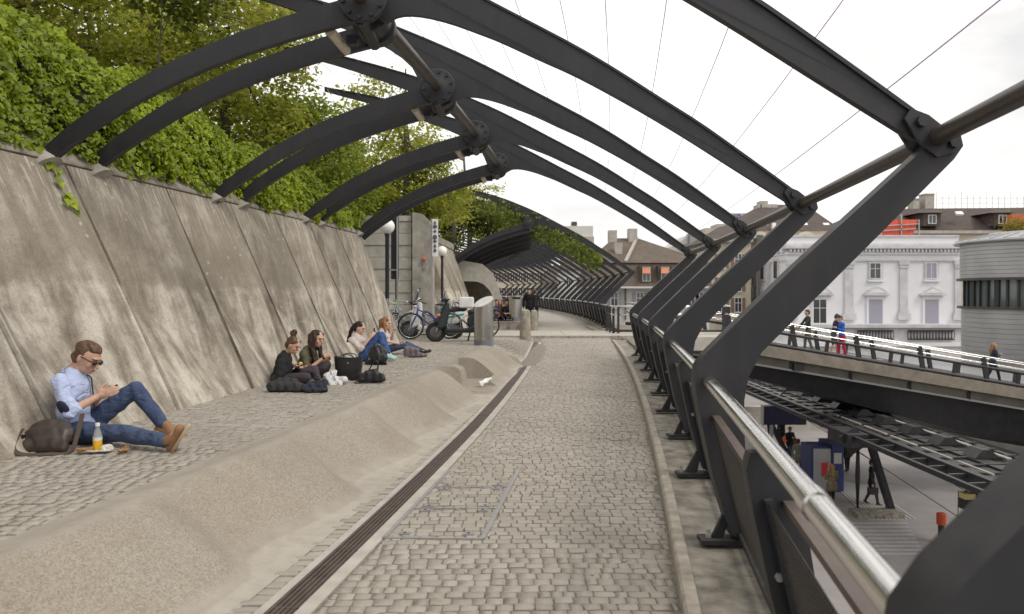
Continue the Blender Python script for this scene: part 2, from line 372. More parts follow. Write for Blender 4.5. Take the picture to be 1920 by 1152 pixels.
# ------------------------------------------------------------------ the rolling concrete seat
def hump_z(u, d):
    p = ((d-1.05)/1.78) % 1.0
    q = sstep(0, .66, p)*(1-sstep(.74, 1.0, p))
    if 11.9 < d < 15.2: q = 1.0
    c = (.36+.31*q) if d > 11.5 else .43+.17*q
    crest = .37+.045*sstep(0, .3, u)*(1+.5*q)
    z = crest*(1-sstep(c-.30, c+.36, u))+.012*(1-u)
    if 11.9 < d < 13.6 and .2 < u < .80 and d < 13.5:
        k = sstep(12.25, 12.6, d)*sstep(.2, .26, u)*(1-sstep(.70, .80, u)); z = z*(1-k)+k*min(z, .07)
    if 11.5 < d < 12.75 and u > .5:
        k = sstep(11.55, 11.95, d)*sstep(.5, .58, u); z = z*(1-k)+k*min(z, .02+.10*(1-u))
    e = sstep(16.0, 18.2, d); g = .37*(1-sstep(-3.4, -2.25, -3.42+1.14*u))+.02
    if e > 0: z = z*(1-e)+e*(G(d+.6, -3.42+1.14*u)+.004)
    return z, max(0, 1-((u-c)/.3)**2)*(.55+.45*q)-.22*sstep(c+.12, c+.38, u)
def hump():
    b = MB(); ds = sorted(set(list(lin(-2, 11.4, 190))+list(lin(11.4, 12.745, 46))+[12.751, 12.77]+list(lin(12.79, 13.495, 26))+[13.501, 13.52]+list(lin(13.56, 18.4, 70)))); us = lin(0, 1, 40)
    wear = []; n = len(us)
    for d in ds:
        for u in us:
            z, w = hump_z(u, d); b.v.append(tuple(F(d, -3.42+1.14*u, z))); wear.append(w)
    for i in range(len(ds)-1):
        for k in range(n-1):
            a = i*n+k; b.f.append((a, a+1, a+n+1, a+n)); b.m.append(0)
    me = b.mesh('rolling_seat', M['hump'], 40)
    at = me.attributes.new('wear', 'FLOAT', 'POINT'); at.data.foreach_set('value', wear)
    e = thing('seat_wall', 'long wavy exposed aggregate concrete seat with hollows between terrace and path', 'concrete seat', F(3, -2.9, 0))
    o = put('seat_surface', me, e, True); return e
hump()

# ------------------------------------------------------------------ setts
def sett_variants(n=14):
    out = []
    for i in range(n):
        b = MB(); h = .5
        def ring(k, z, j):
            vs = []
            for a, c in ((-1, -1), (0, -1), (1, -1), (1, 0), (1, 1), (0, 1), (-1, 1), (-1, 0)):
                kk = k*(1 if a*c == 0 else .93)
                vs.append((a*h*kk+random.uniform(-j, j), c*h*kk+random.uniform(-j, j), z+random.uniform(-.0015, .0015)))
            return vs
        r0 = ring(.97, -.035, .015); r1 = ring(1.0, -.004, .028); r2 = [(x*.94+random.uniform(-.012, .012), y*.86+random.uniform(-.015, .015), random.uniform(-.0025, .0015)) for x, y, z in r1]
        b.v = r0+r1+r2
        for s in (0, 8):
            b.f += [(s+k, s+(k+1) % 8, s+8+(k+1) % 8, s+8+k) for k in range(8)]
        b.f.append(tuple(range(16, 24))); b.m = [0]*len(b.f)
        out.append(b.mesh('sett', M['sett'], 38))
    return out
SV = sett_variants()
SVD = [(np.array([v.co[:] for v in me.vertices]), [tuple(p.vertices) for p in me.polygons]) for me in SV]
def lay(parent, name, spots, single=300):
    """spots: (d, off, w, l). The nearest are objects, the rest one joined part."""
    spots.sort(key=lambda s: s[4])
    MV = []; MF = []; o = 0
    for i, (d, off, w, l, key) in enumerate(spots):
        k = random.randrange(len(SV)); a = random.choice((0, PI))+random.gauss(0, .03)
        z = G(d, off)+random.gauss(0, .0022); p = F(d, off, z)
        if i < single:
            s = put(name, SV[k], parent); s.location = p; s.rotation_euler = (random.gauss(0, .012), random.gauss(0, .012), a); s.scale = (w, l, 1)
        else:
            V, Fs = SVD[k]; q = V*np.array([w, l, 1]); ca, sa = math.cos(a), math.sin(a)
            x = q[:, 0]*ca-q[:, 1]*sa+p.x; y = q[:, 0]*sa+q[:, 1]*ca+p.y; zz = q[:, 2]+p.z+q[:, 0]*random.gauss(0, .012)
            MV.append(np.stack([x, y, zz], 1)); MF += [tuple(j+o for j in f) for f in Fs]; o += len(V)
    if MV:
        b = MB(); b.v = [tuple(r) for r in np.concatenate(MV)]; b.f = MF; b.m = [0]*len(MF)
        tag(b.build(name+'_field', M['sett'], parent, 38), kind='stuff')
def rows(d0, d1, lo, hi, skip=None, bend=0.0, sc=1.0):
    sp = []; d = d0
    while d < d1:
        l = random.uniform(.084, .104)*sc; a, c = lo(d), hi(d); x = a-random.uniform(0, .05)
        while x < c-.02:
            w = random.choice((.075, .09, .1, .1, .11, .125))*sc*random.uniform(.93, 1.07)
            x0, x1 = max(x, a), min(x+w, c)
            if x1-x0 > .035:
                m = (x0+x1)/2; dd = d+l/2+bend*math.sin(m*2.3+d*.7)
                if not (skip and skip(dd, m)):
                    px = 960+FPX*(Xk(dd)+m)/dd
                    key = dd if (0 < px < 1920 and dd > 3.6) else dd+60
                    sp.append((dd, m, x1-x0-.0065, l-.0065, key))
            x += w
        d += l
    return sp
def drain_off(d): return -2.05-.012*(d-3.8) if d < 9 else -2.112-.0215*(d-9)
lay(path, 'sett', rows(2.6, 25.5, lambda d: drain_off(d)+.175, lambda d: -.012, bend=.016, sc=.92))
lay(terrace, 'sett', rows(2.4, 16.5, lambda d: wb(d)-.02, lambda d: -3.44, bend=.03, sc=.88))
lay(forecourt, 'sett', rows(16.5, 25.5, lambda d: max(wb(d) if d < 19 else -8.2, -9), lambda d: drain_off(d)-.13, skip=lambda d, m: d < 18.0 and m > -3.44, bend=.02), single=0)
# one course of small setts between seat and drain
sp = []; d = 2.6
while d < 16.4:
    l = random.uniform(.07, .10); o0 = drain_off(d)-.27; o1 = drain_off(d)-.125; sp.append((d+l/2, (o0+o1)/2, o1-o0-.01, l-.012, d)); d += l
lay(path, 'edge_sett', sp, single=0)

b = MB()
for i in range(46):
    d = 3.6+abs(random.gauss(0, 5)); o_ = random.choice((random.uniform(-1.9, -.05), random.uniform(-4.9, -3.6))); d = min(d, 16); p = F(d, o_, G(d, o_)+.004); a = random.uniform(0, 6)
    b.box(p, (random.uniform(.012, .04), random.uniform(.008, .016), .005), Matrix.Rotation(a, 3, 'Z'))
tag(b.build('litter', simple('scattered_litter', (.45, .38, .28), .8, var=.5, scale=3, kind='World')), 'cigarette ends and paper bits scattered over the setts', 'litter', kind='stuff')
# ------------------------------------------------------------------ slot drain and hatch
e = thing('slot_drain', 'long brown metal slot drain curving along the foot of the concrete seat', 'drain', F(4, -2.1, 0))
ds = lin(2.4, 23.6, 90)
def along(off0, off1, z0, z1): 
    b = MB(); n = len(ds); 
    for d in ds:
        c = drain_off(d); h0, h1 = G(d, c+off0), G(d, c+off1); b.v += [tuple(F(d, c+off0, z0+h0)), tuple(F(d, c+off0, z1+h0)), tuple(F(d, c+off1, z1+h1)), tuple(F(d, c+off1, z0+h1))]
    for i in range(n-1):
        for k in range(3): a = i*4+k; b.f.append((a, a+1, a+5, a+4)); b.m.append(0)
    return b
for k in range(5):
    x = -.068+k*.029; along(x, x+.017, -.02, .003+G(0, 0)).build('slat', M['grate'], e, True and 30, True)
along(-.125, -.075, -.03, .002).build('edge_strip', M['pale_concrete'], e, None, True)
along(.082, .165, -.03, .002).build('edge_strip', M['pale_concrete'], e, None, True)
along(-.075, .082, -.05, -.045).build('channel_bed', M['dark'], e, None, True)
b = MB()
for i in range(24):
    d = 3+i*.86; c = drain_off(d); p = F(d, c, -.004); b.box(p, (.145, .012, .012))
tag(b.build('cross_bar', M['grate'], e, None, True), kind='stuff')
e = thing('access_hatch', 'three-panel access hatch paved with setts and framed in aluminium strips', 'hatch', F(5.9, -1.35, 0))
q = [on_ground(*p) for p in ((720, 1010), (905, 1012), (973, 881), (842, 883))]
def strip(a, c, w, z=.006): return MB().bar(Vector((a.x, a.y, z-.012)), Vector((c.x, c.y, z-.012)), w, .03)
strip(q[0], q[3], .028).build('frame_bar', M['alu'], e, None, True); strip(q[1], q[2], .034, .007).build('frame_bar', M['alu'], e, None, True)
strip(q[0], q[1], .018).build('frame_bar', M['alu'], e, None, True)
for t in (.36, .68):
    strip(q[0].lerp(q[3], t), q[1].lerp(q[2], t), .012, .004).build('frame_bar', M['alu'], e, None, True)
for t in (.05, .33, .39, .65, .71):
    for s in (.17, .83):
        c = q[0].lerp(q[3], t).lerp(q[1].lerp(q[2], t), s)
        h = MB().box((c.x, c.y, .003), (.07, .045, .016)).build('lifting_key', M['alu'], e, None, True)
        MB().box((c.x, c.y, .0095), (.022, .02, .004)).build('key_hole', M['dark'], h)

# ------------------------------------------------------------------ kerb that carries the balustrade
def extrude_along(poly, d0, d1, n, closed=True):
    b = MB(); m = len(poly); dd = lin(d0, d1, n)
    for d in dd: b.v += [tuple(F(d, o, z)) for o, z in poly]
    for i in range(n-1):
        for k in range(m if closed else m-1):
            a, c = i*m+k, i*m+(k+1) % m; b.f.append((a, c, c+m, a+m)); b.m.append(0)
    b.f += [tuple(range(m)), tuple((n-1)*m+k for k in range(m-1, -1, -1))]; b.m += [0, 0]
    return b
ke = thing('balustrade_kerb', 'stained concrete kerb strip under the dark steel balustrade', 'kerb', F(4, .2, 0))
d = -3.0
while d < 23.9:
    L = 2.35; d1 = min(d+L, 24)
    extrude_along([(0, -.1), (-.002, .085), (.012, .10), (.07, .104), (.078, .096), (.078, -.1)], d+.006, d1, 8).build('edge_stone', M['kerblip'], ke, 40, True)
    extrude_along([(.08, -.1), (.08, .09), (.44, .086), (.46, -.2)], d+.004, d1, 8).build('kerb_slab', M['kerb'], ke, 40, True); d = d1
extrude_along([(.425, .08), (.425, .15), (.433, .15), (.433, .10), (.47, .10), (.47, .08)], -3, 23.5, 30).build('steel_angle', M['pipe'], ke, None, True)
k2 = thing('balustrade_kerb', 'far stretch of kerb beyond the cross pavement, curving under the balustrade', 'kerb', F(40, .2, 0))
extrude_along([(0, -.1), (0, .13), (.45, .13), (.45, -.2)], 29.6, 112, 60).build('kerb_slab', M['kerblip'], k2, None, True)

# ------------------------------------------------------------------ leaning retaining wall
w1 = thing('retaining_wall', 'long leaning retaining wall of stained concrete panels under the ivy', 'retaining wall', F(8, -5.2, .37))
JO = [-2.8, -1, .8, 2.6, 4.4, 6.2, 8.0, 9.8, 11.6, 13.4, 15.2, 17.0, 19.0]
TOP = 2.99; TO = -6.28
def tj(d): return d-1.25*max(0, (d-10.5)/8.5)      # the joints lean towards the near end further along
def panel(d0, d1, base, z0, top=TOP, to=TO, parent=None, push=.03, ap=.45):
    g = .016; a0, a1 = d0+g, d1-g; b0, b1 = base(d0), base(d1)
    lerp = lambda bo, t: (bo+(to-bo)*t, z0+(top-z0)*t)
    cr = a0+.28; bc = base(cr)
    RC = .20 if ap else 0
    T_ = tj if d1 < 20 else (lambda d: d)
    mx_ = lambda p, q, t: p+(q-p)*t
    fr = [F(T_(a0), to, top), F(T_(cr), to, top), F(T_(a1), to, top), F(a1, b1, z0-.05), F(mx_(cr+.06, T_(cr), ap), lerp(bc, ap)[0]-RC, lerp(bc, ap)[1]), F(a0, b0+push, z0-.05)]
    TLx, TC, TR, BR, A, BL = range(6)
    vs = fr+[F(T_(a0), to-.3, top), F(T_(a1), to-.3, top), F(a1, b1-.5, z0-.05), F(a0, b0-.5, z0-.05)]
    mid = vs[TC].lerp(vs[A], .5); 
    fs = [(TLx, BL, A, TC), (TC, A, BR, TR), (A, BL, BR), (TLx, TC, TR, 7, 6), (TR, BR, 8, 7), (TLx, 6, 9, BL), (6, 7, 8, 9)]
    return MB().add(vs, fs).build('wall_panel', M['wall'], parent, None, True)
for d0, d1 in zip(JO[:-1], JO[1:]): panel(d0, d1, wb, .37, parent=w1)
b = MB(); n = 30; dd = lin(-2.8, 18.9, n)
for d in dd: b.v += [tuple(F(tj(d), TO-.28, TOP-.02)), tuple(F(d, wb(d)-.42, .3))]
b.f = [(2*i, 2*i+1, 2*i+3, 2*i+2) for i in range(n-1)]; b.m = [0]*len(b.f)
b.build('joint_backing', M['dark'], w1, None, True)
extrude_along([(-6.30, 2.995), (-6.27, 3.01), (-6.27, 3.035), (-6.33, 3.12), (-6.40, 3.24), (-6.50, 3.31), (-6.64, 3.33), (-6.64, 2.9), (-6.34, 2.9)], -2.8, 17.78, 40).build('coping', M['kerb'], w1, 35, True)  # darker kerb concrete puts the shade of this hollow band into the colour
RD = [4.45+3.3*n for n in range(-2, 5)]; RD[1] = .93
for d in RD:
    for k in (0, .75):
        if d+k > 17.8: continue
        p = F(d+k*1.06, -6.33, 2.98)
        MB().lathe([(.17, -.06), (.12, .05), (.08, .14), (.05, .17)], 12, p, Matrix.Rotation(rad(-35), 3, 'Y')).build('leg_socket', M['concrete'], w1, 40, True)
# far walls: board-marked end wall, second leaning wall, tunnel mouth
w2 = thing('board_marked_wall', 'board-marked concrete end wall behind the bicycles and globe lamps', 'concrete wall', (-4.5, 25.2, 0))
z = .0; k = 0
while z < 4.15:
    h = .40; z1 = min(z+h, 4.2)
    xl = P(590+max(0, (z-3.2))*40, 0, 25.2).x
    MB().bb((xl, 25.1+.03*(k % 2), z+.014), (P(772, 0, 25.2).x, 25.6, z1)).build('board_course', M['pale_concrete'], w2, None, True); z += h; k += 1
fr = lambda u, v, w: Vector((u, w, v))
x0, x1 = P(773.5, 0, 25).x, P(811, 0, 25).x
MB().prism([(x0, -.1), (x1, -.1), (x1, 3.7), (x1-.1, 4.0), (x1-.35, 4.25), (x0, 4.3)], fr, 24.95, 25.7).build('end_pier', M['concrete'], w2, None, True)
MB().bb((P(600, 0, 25.2).x, 25.45, -.1), (x0, 25.7, 4.25)).build('wall_core', M['dark'], w2, None, True)
w3 = thing('retaining_wall', 'second leaning concrete wall beyond the globe lamps, under the black canopy', 'retaining wall', F(28, -5, 0))
wb2 = lambda d: -5.05+.13*min(1, (d-25)/6)-.6*max(0, d-30)/8
for d0, d1 in zip([25.75, 27.6, 29.4, 31.2], [27.6, 29.4, 31.2, 33.2]): panel(d0, d1, wb2, .05, 3.5, -6.35, w3, .05)
extrude_along([(-6.3, 3.5), (-6.3, 3.75), (-7.4, 3.75), (-7.4, 3.4)], 25.75, 33.2, 8).build('coping', M['concrete'], w3, None, True)
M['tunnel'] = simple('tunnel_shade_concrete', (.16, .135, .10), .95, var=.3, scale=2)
w4 = thing('tunnel_portal', 'concrete portal with a dark arched mouth under the black canopy', 'portal', P(905, 600, 34.5))
def px_poly(pts, d): return [(P(x, y, d).x, P(x, y, d).z) for x, y in pts]
arch = [(921, 600), (921, 562), (919, 548), (912, 533), (902, 524), (893, 521), (889, 524)]
outer = [(884, 600), (884, 500), (905, 497), (921, 514), (934, 545), (940, 570), (944, 600)]
ring = px_poly([(889, 600)]+[(889, 524)]+arch[::-1][1:]+outer[::-1], 34.0)
MB().prism(px_poly([(928, 600), (928, 570), (925, 556), (918, 544), (908, 534), (897, 529), (889, 528), (850, 528), (850, 486), (905, 496), (924, 512), (936, 545), (941, 570), (946, 600)], 34.0), fr, 33.6, 35.2).build('portal_shell', M['pale_concrete'], w4, None, True)
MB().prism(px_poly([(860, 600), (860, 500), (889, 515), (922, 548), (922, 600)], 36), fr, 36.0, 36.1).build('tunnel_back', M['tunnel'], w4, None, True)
# low wall of the raised seat terrace beyond
o = MB().bb((-9, 31.6, -.2), (.34, 36, .37)).build('raised_terrace', M['kerb']); tag(o, kind='structure')
# ------------------------------------------------------------------ pergola ribs
def bez(pts, n):
    """Catmull-Rom through 2-D points"""
    p = [Vector((a, c)) for a, c in pts]; p = [p[0]*2-p[1]]+p+[p[-1]*2-p[-2]]; out = []
    m = len(p)-3
    for i in range(n):
        t = i/(n-1)*m; k = min(int(t), m-1); t -= k; a, b, c, d = p[k:k+4]
        q = .5*((2*b)+(c-a)*t+(2*a-5*b+4*c-d)*t*t+(3*b-a-3*c+d)*t**3); out.append((q.x, q.y))
    return out
TOPE = [(-6.9, 6.31), (-6.23, 6.20), (-5.46, 6.05), (-4.2, 5.72), (-3.37, 5.42), (-2.7, 5.14), (-2.18, 4.89), (-1.62, 4.6), (-.85, 4.2), (-.4, 3.94), (.04, 3.66), (.5, 3.37), (.94, 3.06), (1.39, 2.735), (1.5, 2.65)]
BOTE = [(1.46, 2.53), (1.22, 2.68), (.79, 2.95), (.38, 3.21), (-.02, 3.45), (-.41, 3.67), (-.81, 3.88), (-1.19, 4.05), (-1.56, 4.22), (-1.79, 4.31), (-2.1, 4.42), (-2.4, 4.49), (-2.62, 4.49), (-2.76, 4.42)]
TAIL = [(-3.22, 4.62), (-3.38, 4.95), (-3.75, 5.22), (-4.2, 5.42), (-4.76, 5.62), (-5.49, 5.86), (-6.43, 6.10), (-6.9, 6.22)]
PYL = [(1.47, 2.47), (1.1, 2.13), (.717, 1.775), (.40, 1.465), (.19, 1.255), (.145, 1.19), (.132, 1.12), (.14, 1.02), (.17, .85), (.236, .54), (.345, .17), (.47, .125), (.445, .45), (.425, .80), (.425, .98), (.45, 1.12), (.53, 1.27), (.84, 1.585), (1.25, 2.0), (1.66, 2.42), (1.715, 2.50), (1.70, 2.565), (1.63, 2.60), (1.55, 2.55)]
LEG = bez([(-2.95, 4.60), (-3.5, 4.45), (-4.0, 4.295), (-4.66, 4.05), (-5.33, 3.72), (-5.80, 3.42), (-6.1, 3.20), (-6.36, 2.97)], 20)
def offset_curve(c, ha, hb):
    A = []; B = []; n = len(c)
    for i, (x, z) in enumerate(c):
        x0, z0 = c[max(0, i-1)]; x1, z1 = c[min(n-1, i+1)]; t = Vector((x1-x0, z1-z0)).normalized(); nn = Vector((-t.y, t.x)); h = ha+(hb-ha)*(i/(n-1))**1.3
        A.append((x+nn.x*h, z+nn.y*h)); B.append((x-nn.x*h, z-nn.y*h))
    return A, B
SH = .03
fl = lambda u, v, w: Vector((u, w-SH*(max(u, -3)+3), v))      # the rib turns square to the curving path
fs0 = lambda u, v, w: Vector((u, w, v))
ROTY = Matrix.Rotation(-PI/2, 3, 'X')          # z axis -> +y
def dep(x, z): k = 1+.023*(1.5-x)/4.5; return ((x+1.5)*k-1.5, 1.63+(z-1.63)*k)
def make_rib():
    e = thing('pergola_rib', '', 'pergola rib')
    top = bez(TOPE, 40); bot = bez(BOTE, 34); tail = bez(TAIL, 16)
    top = [dep(*p) for p in top]; bot = [dep(*p) for p in bot]; tail = [dep(*p) for p in tail]
    b = MB().prism(top+bot+tail, fl, .15, .21)
    A, B = offset_curve(top, .012, .012); b.strip(A, B, fl, .13, .23)
    bm_ = b.build('beam', M['steel'], e, 30)
    A, B = offset_curve(LEG, .125, .07)
    for k in (0, .8):
        lb = MB().strip(A, B, fl, k-.03, k+.03)
        A2, B2 = offset_curve(LEG, .134, .079); lb.strip(A2, A, fl, k-.045, k+.045)
        lb.build('leg', M['steel'], e, 30)
    h = MB()
    h.lathe([(.10, -.10), (.13, -.085), (.245, -.08), (.255, -.07), (.255, -.035), (.245, -.03), (.185, -.03), (.185, .22), (.235, .24), (.235, .30), (.185, .30), (.185, .70), (.215, .71), (.215, .86), (.19, .86), (.19, .74), (.09, .74)], 28, (-3, 0, 4.66), ROTY)
    h.tube([(-3.03, -.02, 4.47), (-3.03, .8, 4.47)], .075, 10); h.tube([(-3.1, .1, 4.52), (-3.1, .7, 4.52)], .08, 10)
    hub = h.build('hub', M['steel'], e, 35)
    b = MB()
    for k in range(10):
        a = 2*PI*k/10+.2
        b.lathe([(.022, -.108), (.022, -.078)], 6, (-3+.205*math.cos(a), 0, 4.66+.205*math.sin(a)), ROTY)
        b.lathe([(.02, .19), (.02, .22)], 6, (-3+.222*math.cos(a), 0, 4.66+.222*math.sin(a)), ROTY)
    b.build('bolt_ring', M['steel'], hub, 35)
    py = [(x, z) for x, z in PYL]
    b = MB().prism(py, fl, .13, .24)
    pyl = b.build('pylon', M['steel'], e, 32)
    b = MB().box((.32, .085, .128), (.30, .13, .026)).prism([(.24, .14), (.31, .14), (.37, .33), (.345, .36)], fs0, .07, .10)
    br = b.build('foot_plate', M['steel'], e)
    MB().lathe([(.02, .14), (.02, .162), (.012, .165), (.012, .19)], 6, (.225, .085, 0)).build('anchor_bolt', M['alu'], br, 35)
    b = MB()
    for w in (.107, .242): b.prism([(1.40, 2.72), (1.36, 2.66), (1.46, 2.5), (1.55, 2.43), (1.66, 2.46), (1.69, 2.55), (1.6, 2.6), (1.5, 2.68)], fl, w, w+.022)
    for x, z in ((1.455, 2.64), (1.645, 2.515)):
        b.lathe([(.035, -.06), (.035, .18)], 8, (x, 0, z), ROTY)
    b.build('clevis', M['steel'], e, 35)
    return e
rib0 = make_rib(); rib0['group'] = 'pergola ribs along the promenade'
LB = {-2: 'pergola rib closest to the camera behind the handrail joint', -1: 'nearest pergola rib, its blurred pylon rising beside the stainless handrail',
      0: 'pergola rib whose tall pylon crosses in front of the white mansion', 1: 'pergola rib standing at the seated man, its hub high over the path',
      2: 'pergola rib over the two women sharing lunch', 3: 'pergola rib over the two women leaning on the wall', 4: 'last rib of the near pergola, beside the slant-topped bin'}
FAR = [33+3.3*k for k in range(20)]
ribs = []
FARLB = ['first', 'second', 'third', 'fourth', 'fifth', 'sixth', 'seventh', 'eighth', 'ninth', 'tenth', 'eleventh', 'twelfth', 'thirteenth', 'fourteenth', 'fifteenth', 'sixteenth', 'seventeenth', 'eighteenth', 'nineteenth', 'twentieth']
for i, d in enumerate(RD[1:]+FAR):
    r = rib0 if i == 0 else copy_tree(rib0)
    if i == 1: pass
    r.location = (Xk(d), d, 0); r['group'] = 'pergola ribs along the promenade'
    n = i-1
    if i < 6: r['label'] = LB[n]
    else: r['label'] = '%s rib of the far pergola, counted from the tunnel mouth' % FARLB[i-6]
    ribs.append(r)
# crown tube and edge tube, strung through all ribs
for (d0, d1, nm) in ((-2, 18.4, 'near'), (33, 96, 'far')):
    n = 40
    for off, z, r, name, what in ((-3.0, 4.66, .078, 'crown_tube', 'brown steel tube joining the bolted hubs of the %s pergola'), (1.565, 2.555, .056, 'edge_tube', 'brown steel pipe along the outer joints of the %s pergola')):
        o = MB().tube([F(d, off, z) for d in lin(d0, d1, n)], r, 14).build(name, M['pipe'], None, 180); tag(o, what % nm, 'steel tube')
ORD = ['first', 'second', 'third', 'fourth', 'fifth', 'sixth', 'seventh', 'eighth', 'ninth', 'tenth', 'eleventh', 'twelfth', 'thirteenth', 'fourteenth', 'fifteenth', 'sixteenth', 'seventeenth', 'eighteenth', 'last']
# violet wires strung along the beams
topc = bez(TOPE, 200)
arc = [0]
for (a, b_), (c, d_) in zip(topc[::-1][:-1], topc[::-1][1:]): arc.append(arc[-1]+math.hypot(a-c, b_-d_))
rev = topc[::-1]
for k in range(19):
    s = .27+.52*k
    j = min(range(len(arc)), key=lambda i: abs(arc[i]-s))
    off, z = rev[j]
    for d0, d1 in ((-2.1, 18.2),):
        o = MB().tube([F(d, off, z+.055) for d in lin(d0, d1, 14)], .0032, 5).build('climber_wire', M['wire']); 
        tag(o, 'thin violet wire over the near pergola beams, %s inward from the outer edge pipe' % ORD[k], 'wire', 'climber wires over the pergola')
        for dr in RD[1:]: pass
# slanting light fittings by the hubs
sl_ = None
for i, d in enumerate(RD[2:]):
    b = MB(); p0 = F(d, -3.36, 4.36)+Vector((0, .06, 0)); 
    e = thing('strip_light', 'beige strip light under hub %s' % ['of the second near rib', 'of the third near rib', 'of the fourth near rib', 'of the last near rib', ''][i], 'lamp', p0, 'strip lights under the hubs')
    MB().tube([p0, p0+Vector((.03, .62, 0))], .055, 10).build('lamp_tube', simple('beige_diffuser', (.55, .48, .38), .35) if i == 0 else bpy.data.materials['beige_diffuser'], e, 40, True)
    MB().box(p0+Vector((.17, .3, .0)), (.12, .09, .10)).build('mounting_box', M['steel'], e, None, True)

# ------------------------------------------------------------------ balustrade
def make_post():
    e = thing('guard_post', '', 'post')
    MB().prism([(.16, 1.06), (.145, 1.0), (.17, .85), (.236, .54), (.345, .17), (.45, .13), (.40, .55), (.33, .98), (.27, 1.06)], fs0, -.03, .03).build('post_plate', M['steel'], e, 32)
    b = MB().box((.30, 0, .125), (.34, .12, .024)).prism([(.20, .137), (.30, .137), (.345, .34), (.325, .36)], fs0, -.014, .014)
    f = b.build('foot_plate', M['steel'], e)
    MB().lathe([(.02, .137), (.02, .16), (.012, .163), (.012, .19)], 6, (.17, 0, 0)).build('anchor_bolt', M['alu'], f, 35)
    MB().lathe([(.016, -.045), (.016, .045)], 6, (.26, 0, .62), ROTY).build('bolt', M['alu'], f, 35)
    return e
post0 = make_post(); k = 0
mids = [d+1.65+.10 for d in RD[:-1]]
for i, d in enumerate(mids):
    o = post0 if i == 0 else copy_tree(post0); o.location = (Xk(d), d, 0); o['group'] = 'posts of the balustrade'
    o['label'] = ['post of the balustrade behind the photographer', 'dark steel balustrade post beside the handrail sleeve joint', 'dark balustrade post between the first and second kerb pylons', 'dark balustrade post between the second and third kerb pylons', 'dark balustrade post between the third and fourth kerb pylons', 'last dark balustrade post before the footbridge landing'][i]
for i in range(38):
    d = 29.9+1.65*i; o = copy_tree(post0); o.location = (Xk(d), d, 0); o['group'] = 'posts of the far balustrade'; o['label'] = 'dark steel post of the far balustrade beyond the cross pavement'
he = thing('handrail', 'polished stainless steel handrail along the near balustrade', 'handrail', F(4, .2, 1.1))
MB().tube([F(d, .205, 1.1) for d in lin(-3, 20.6, 60)], .036, 16).build('rail_tube', M['rail'], he, 180, True)
MB().tube([F(1.83, .205, 1.1), F(1.91, .205, 1.1)], .0405, 16).build('sleeve', M['rail'], he, 60, True)
h2 = thing('handrail', 'stainless handrail of the far balustrade curving out of sight', 'handrail', F(40, .2, 1.1))
MB().tube([F(d, .205, 1.1) for d in lin(29.6, 100, 60)], .036, 8).build('rail_tube', M['rail'], h2, 180, True)
# woven infill between the posts
allp = sorted([d+.10 for d in RD]+mids)
M['mesh'] = simple('mesh_wire', (.035, .03, .028), .5, .4, var=.2, scale=40)
for i, (a, c) in enumerate(zip(allp[:-1], allp[1:])):
    a += .06; c -= .05
    e = thing('mesh_infill', ['woven mesh infill of the balustrade outside the frame', 'woven mesh infill behind the handrail at the lower corner', 'woven wire infill panel beside the blurred near pylon', 'woven wire infill panel with beige cap before the big pylon'][i] if i < 4 else 'woven wire infill panel of the balustrade, %s beyond the big pylon' % FARLB[i-4], 'mesh panel', F((a+c)/2, .3, .5), 'mesh infill of the balustrade')
    lo, hi = (.405, .17), (.225, .885); b = MB(); st = .026 if c < 9 else .03
    nz = int(.74/st); nd = int((c-a)/st)
    q = lambda d, t: F(d, lo[0]+(hi[0]-lo[0])*t, lo[1]+(hi[1]-lo[1])*t)
    th = .0042 if c < 9 else .012
    for k in range(nz+1): b.bar(q(a, k/nz), q(c, k/nz), .003, th)
    for k in range(nd+1): b.bar(q(a+(c-a)*k/nd, 0), q(a+(c-a)*k/nd, 1), .003, th, up=(0, 1, 0))
    tag(b.build('wire_mesh', M['mesh'], e, None, True), kind='stuff')
    ox = .075 if i == 2 else .025
    b = MB().prism([(.205+ox, .865), (.205+ox, .89), (.25+ox, .89), (.25+ox, .865)], lambda u, v, w: F(w, u, v), a-.02, c+.02)
    b.build('cap_strip', M['trim'], e, None, True)
    b = MB()
    for dd in (a+.0, c-.0): b.bar(F(dd, .40, .15), F(dd, .225, .9), .03, .03)
    b.bar(F(a, .40, .17), F(c, .40, .17), .03, .03); b.build('panel_frame', M['steel'], e, None, True)
for i in range(19):
    a = 29.9+3.3*i
    e = thing('mesh_infill', 'dark infill panel of the far balustrade, %s from the landing' % FARLB[i], 'mesh panel', F(a+1.6, .3, .5), 'infill of the far balustrade')
    b = MB().prism([(.40, .15), (.225, .92), (.25, .93), (.43, .15)], lambda u, v, w: F(w, u, v), a, a+3.28); b.build('panel_sheet', M['mesh'], e, None, True)
# black canopy shell over the tunnel mouth
ce = thing('canopy_shell', 'black curved canopy shell between the first far ribs over the tunnel mouth', 'canopy', F(36, -4, 3.5))
A, B = offset_curve(LEG, .05, .02)
for k in range(5):
    d0 = FAR[0]+k*1.1
    b = MB()
    A, B = offset_curve([(x, z-.16-.13*k) for x, z in LEG], .16, .10)
    b.strip(A, B, lambda u, v, w: F(w, u, v), d0+.1, d0+.2); A2, B2 = offset_curve([(x, z+.02) for x, z in LEG], .03, .03)
    b.strip(A2, B2, lambda u, v, w: F(w, u, v), d0+.2, d0+1.15)
    b.build('shell_panel', M['steel'], ce, 35, True)
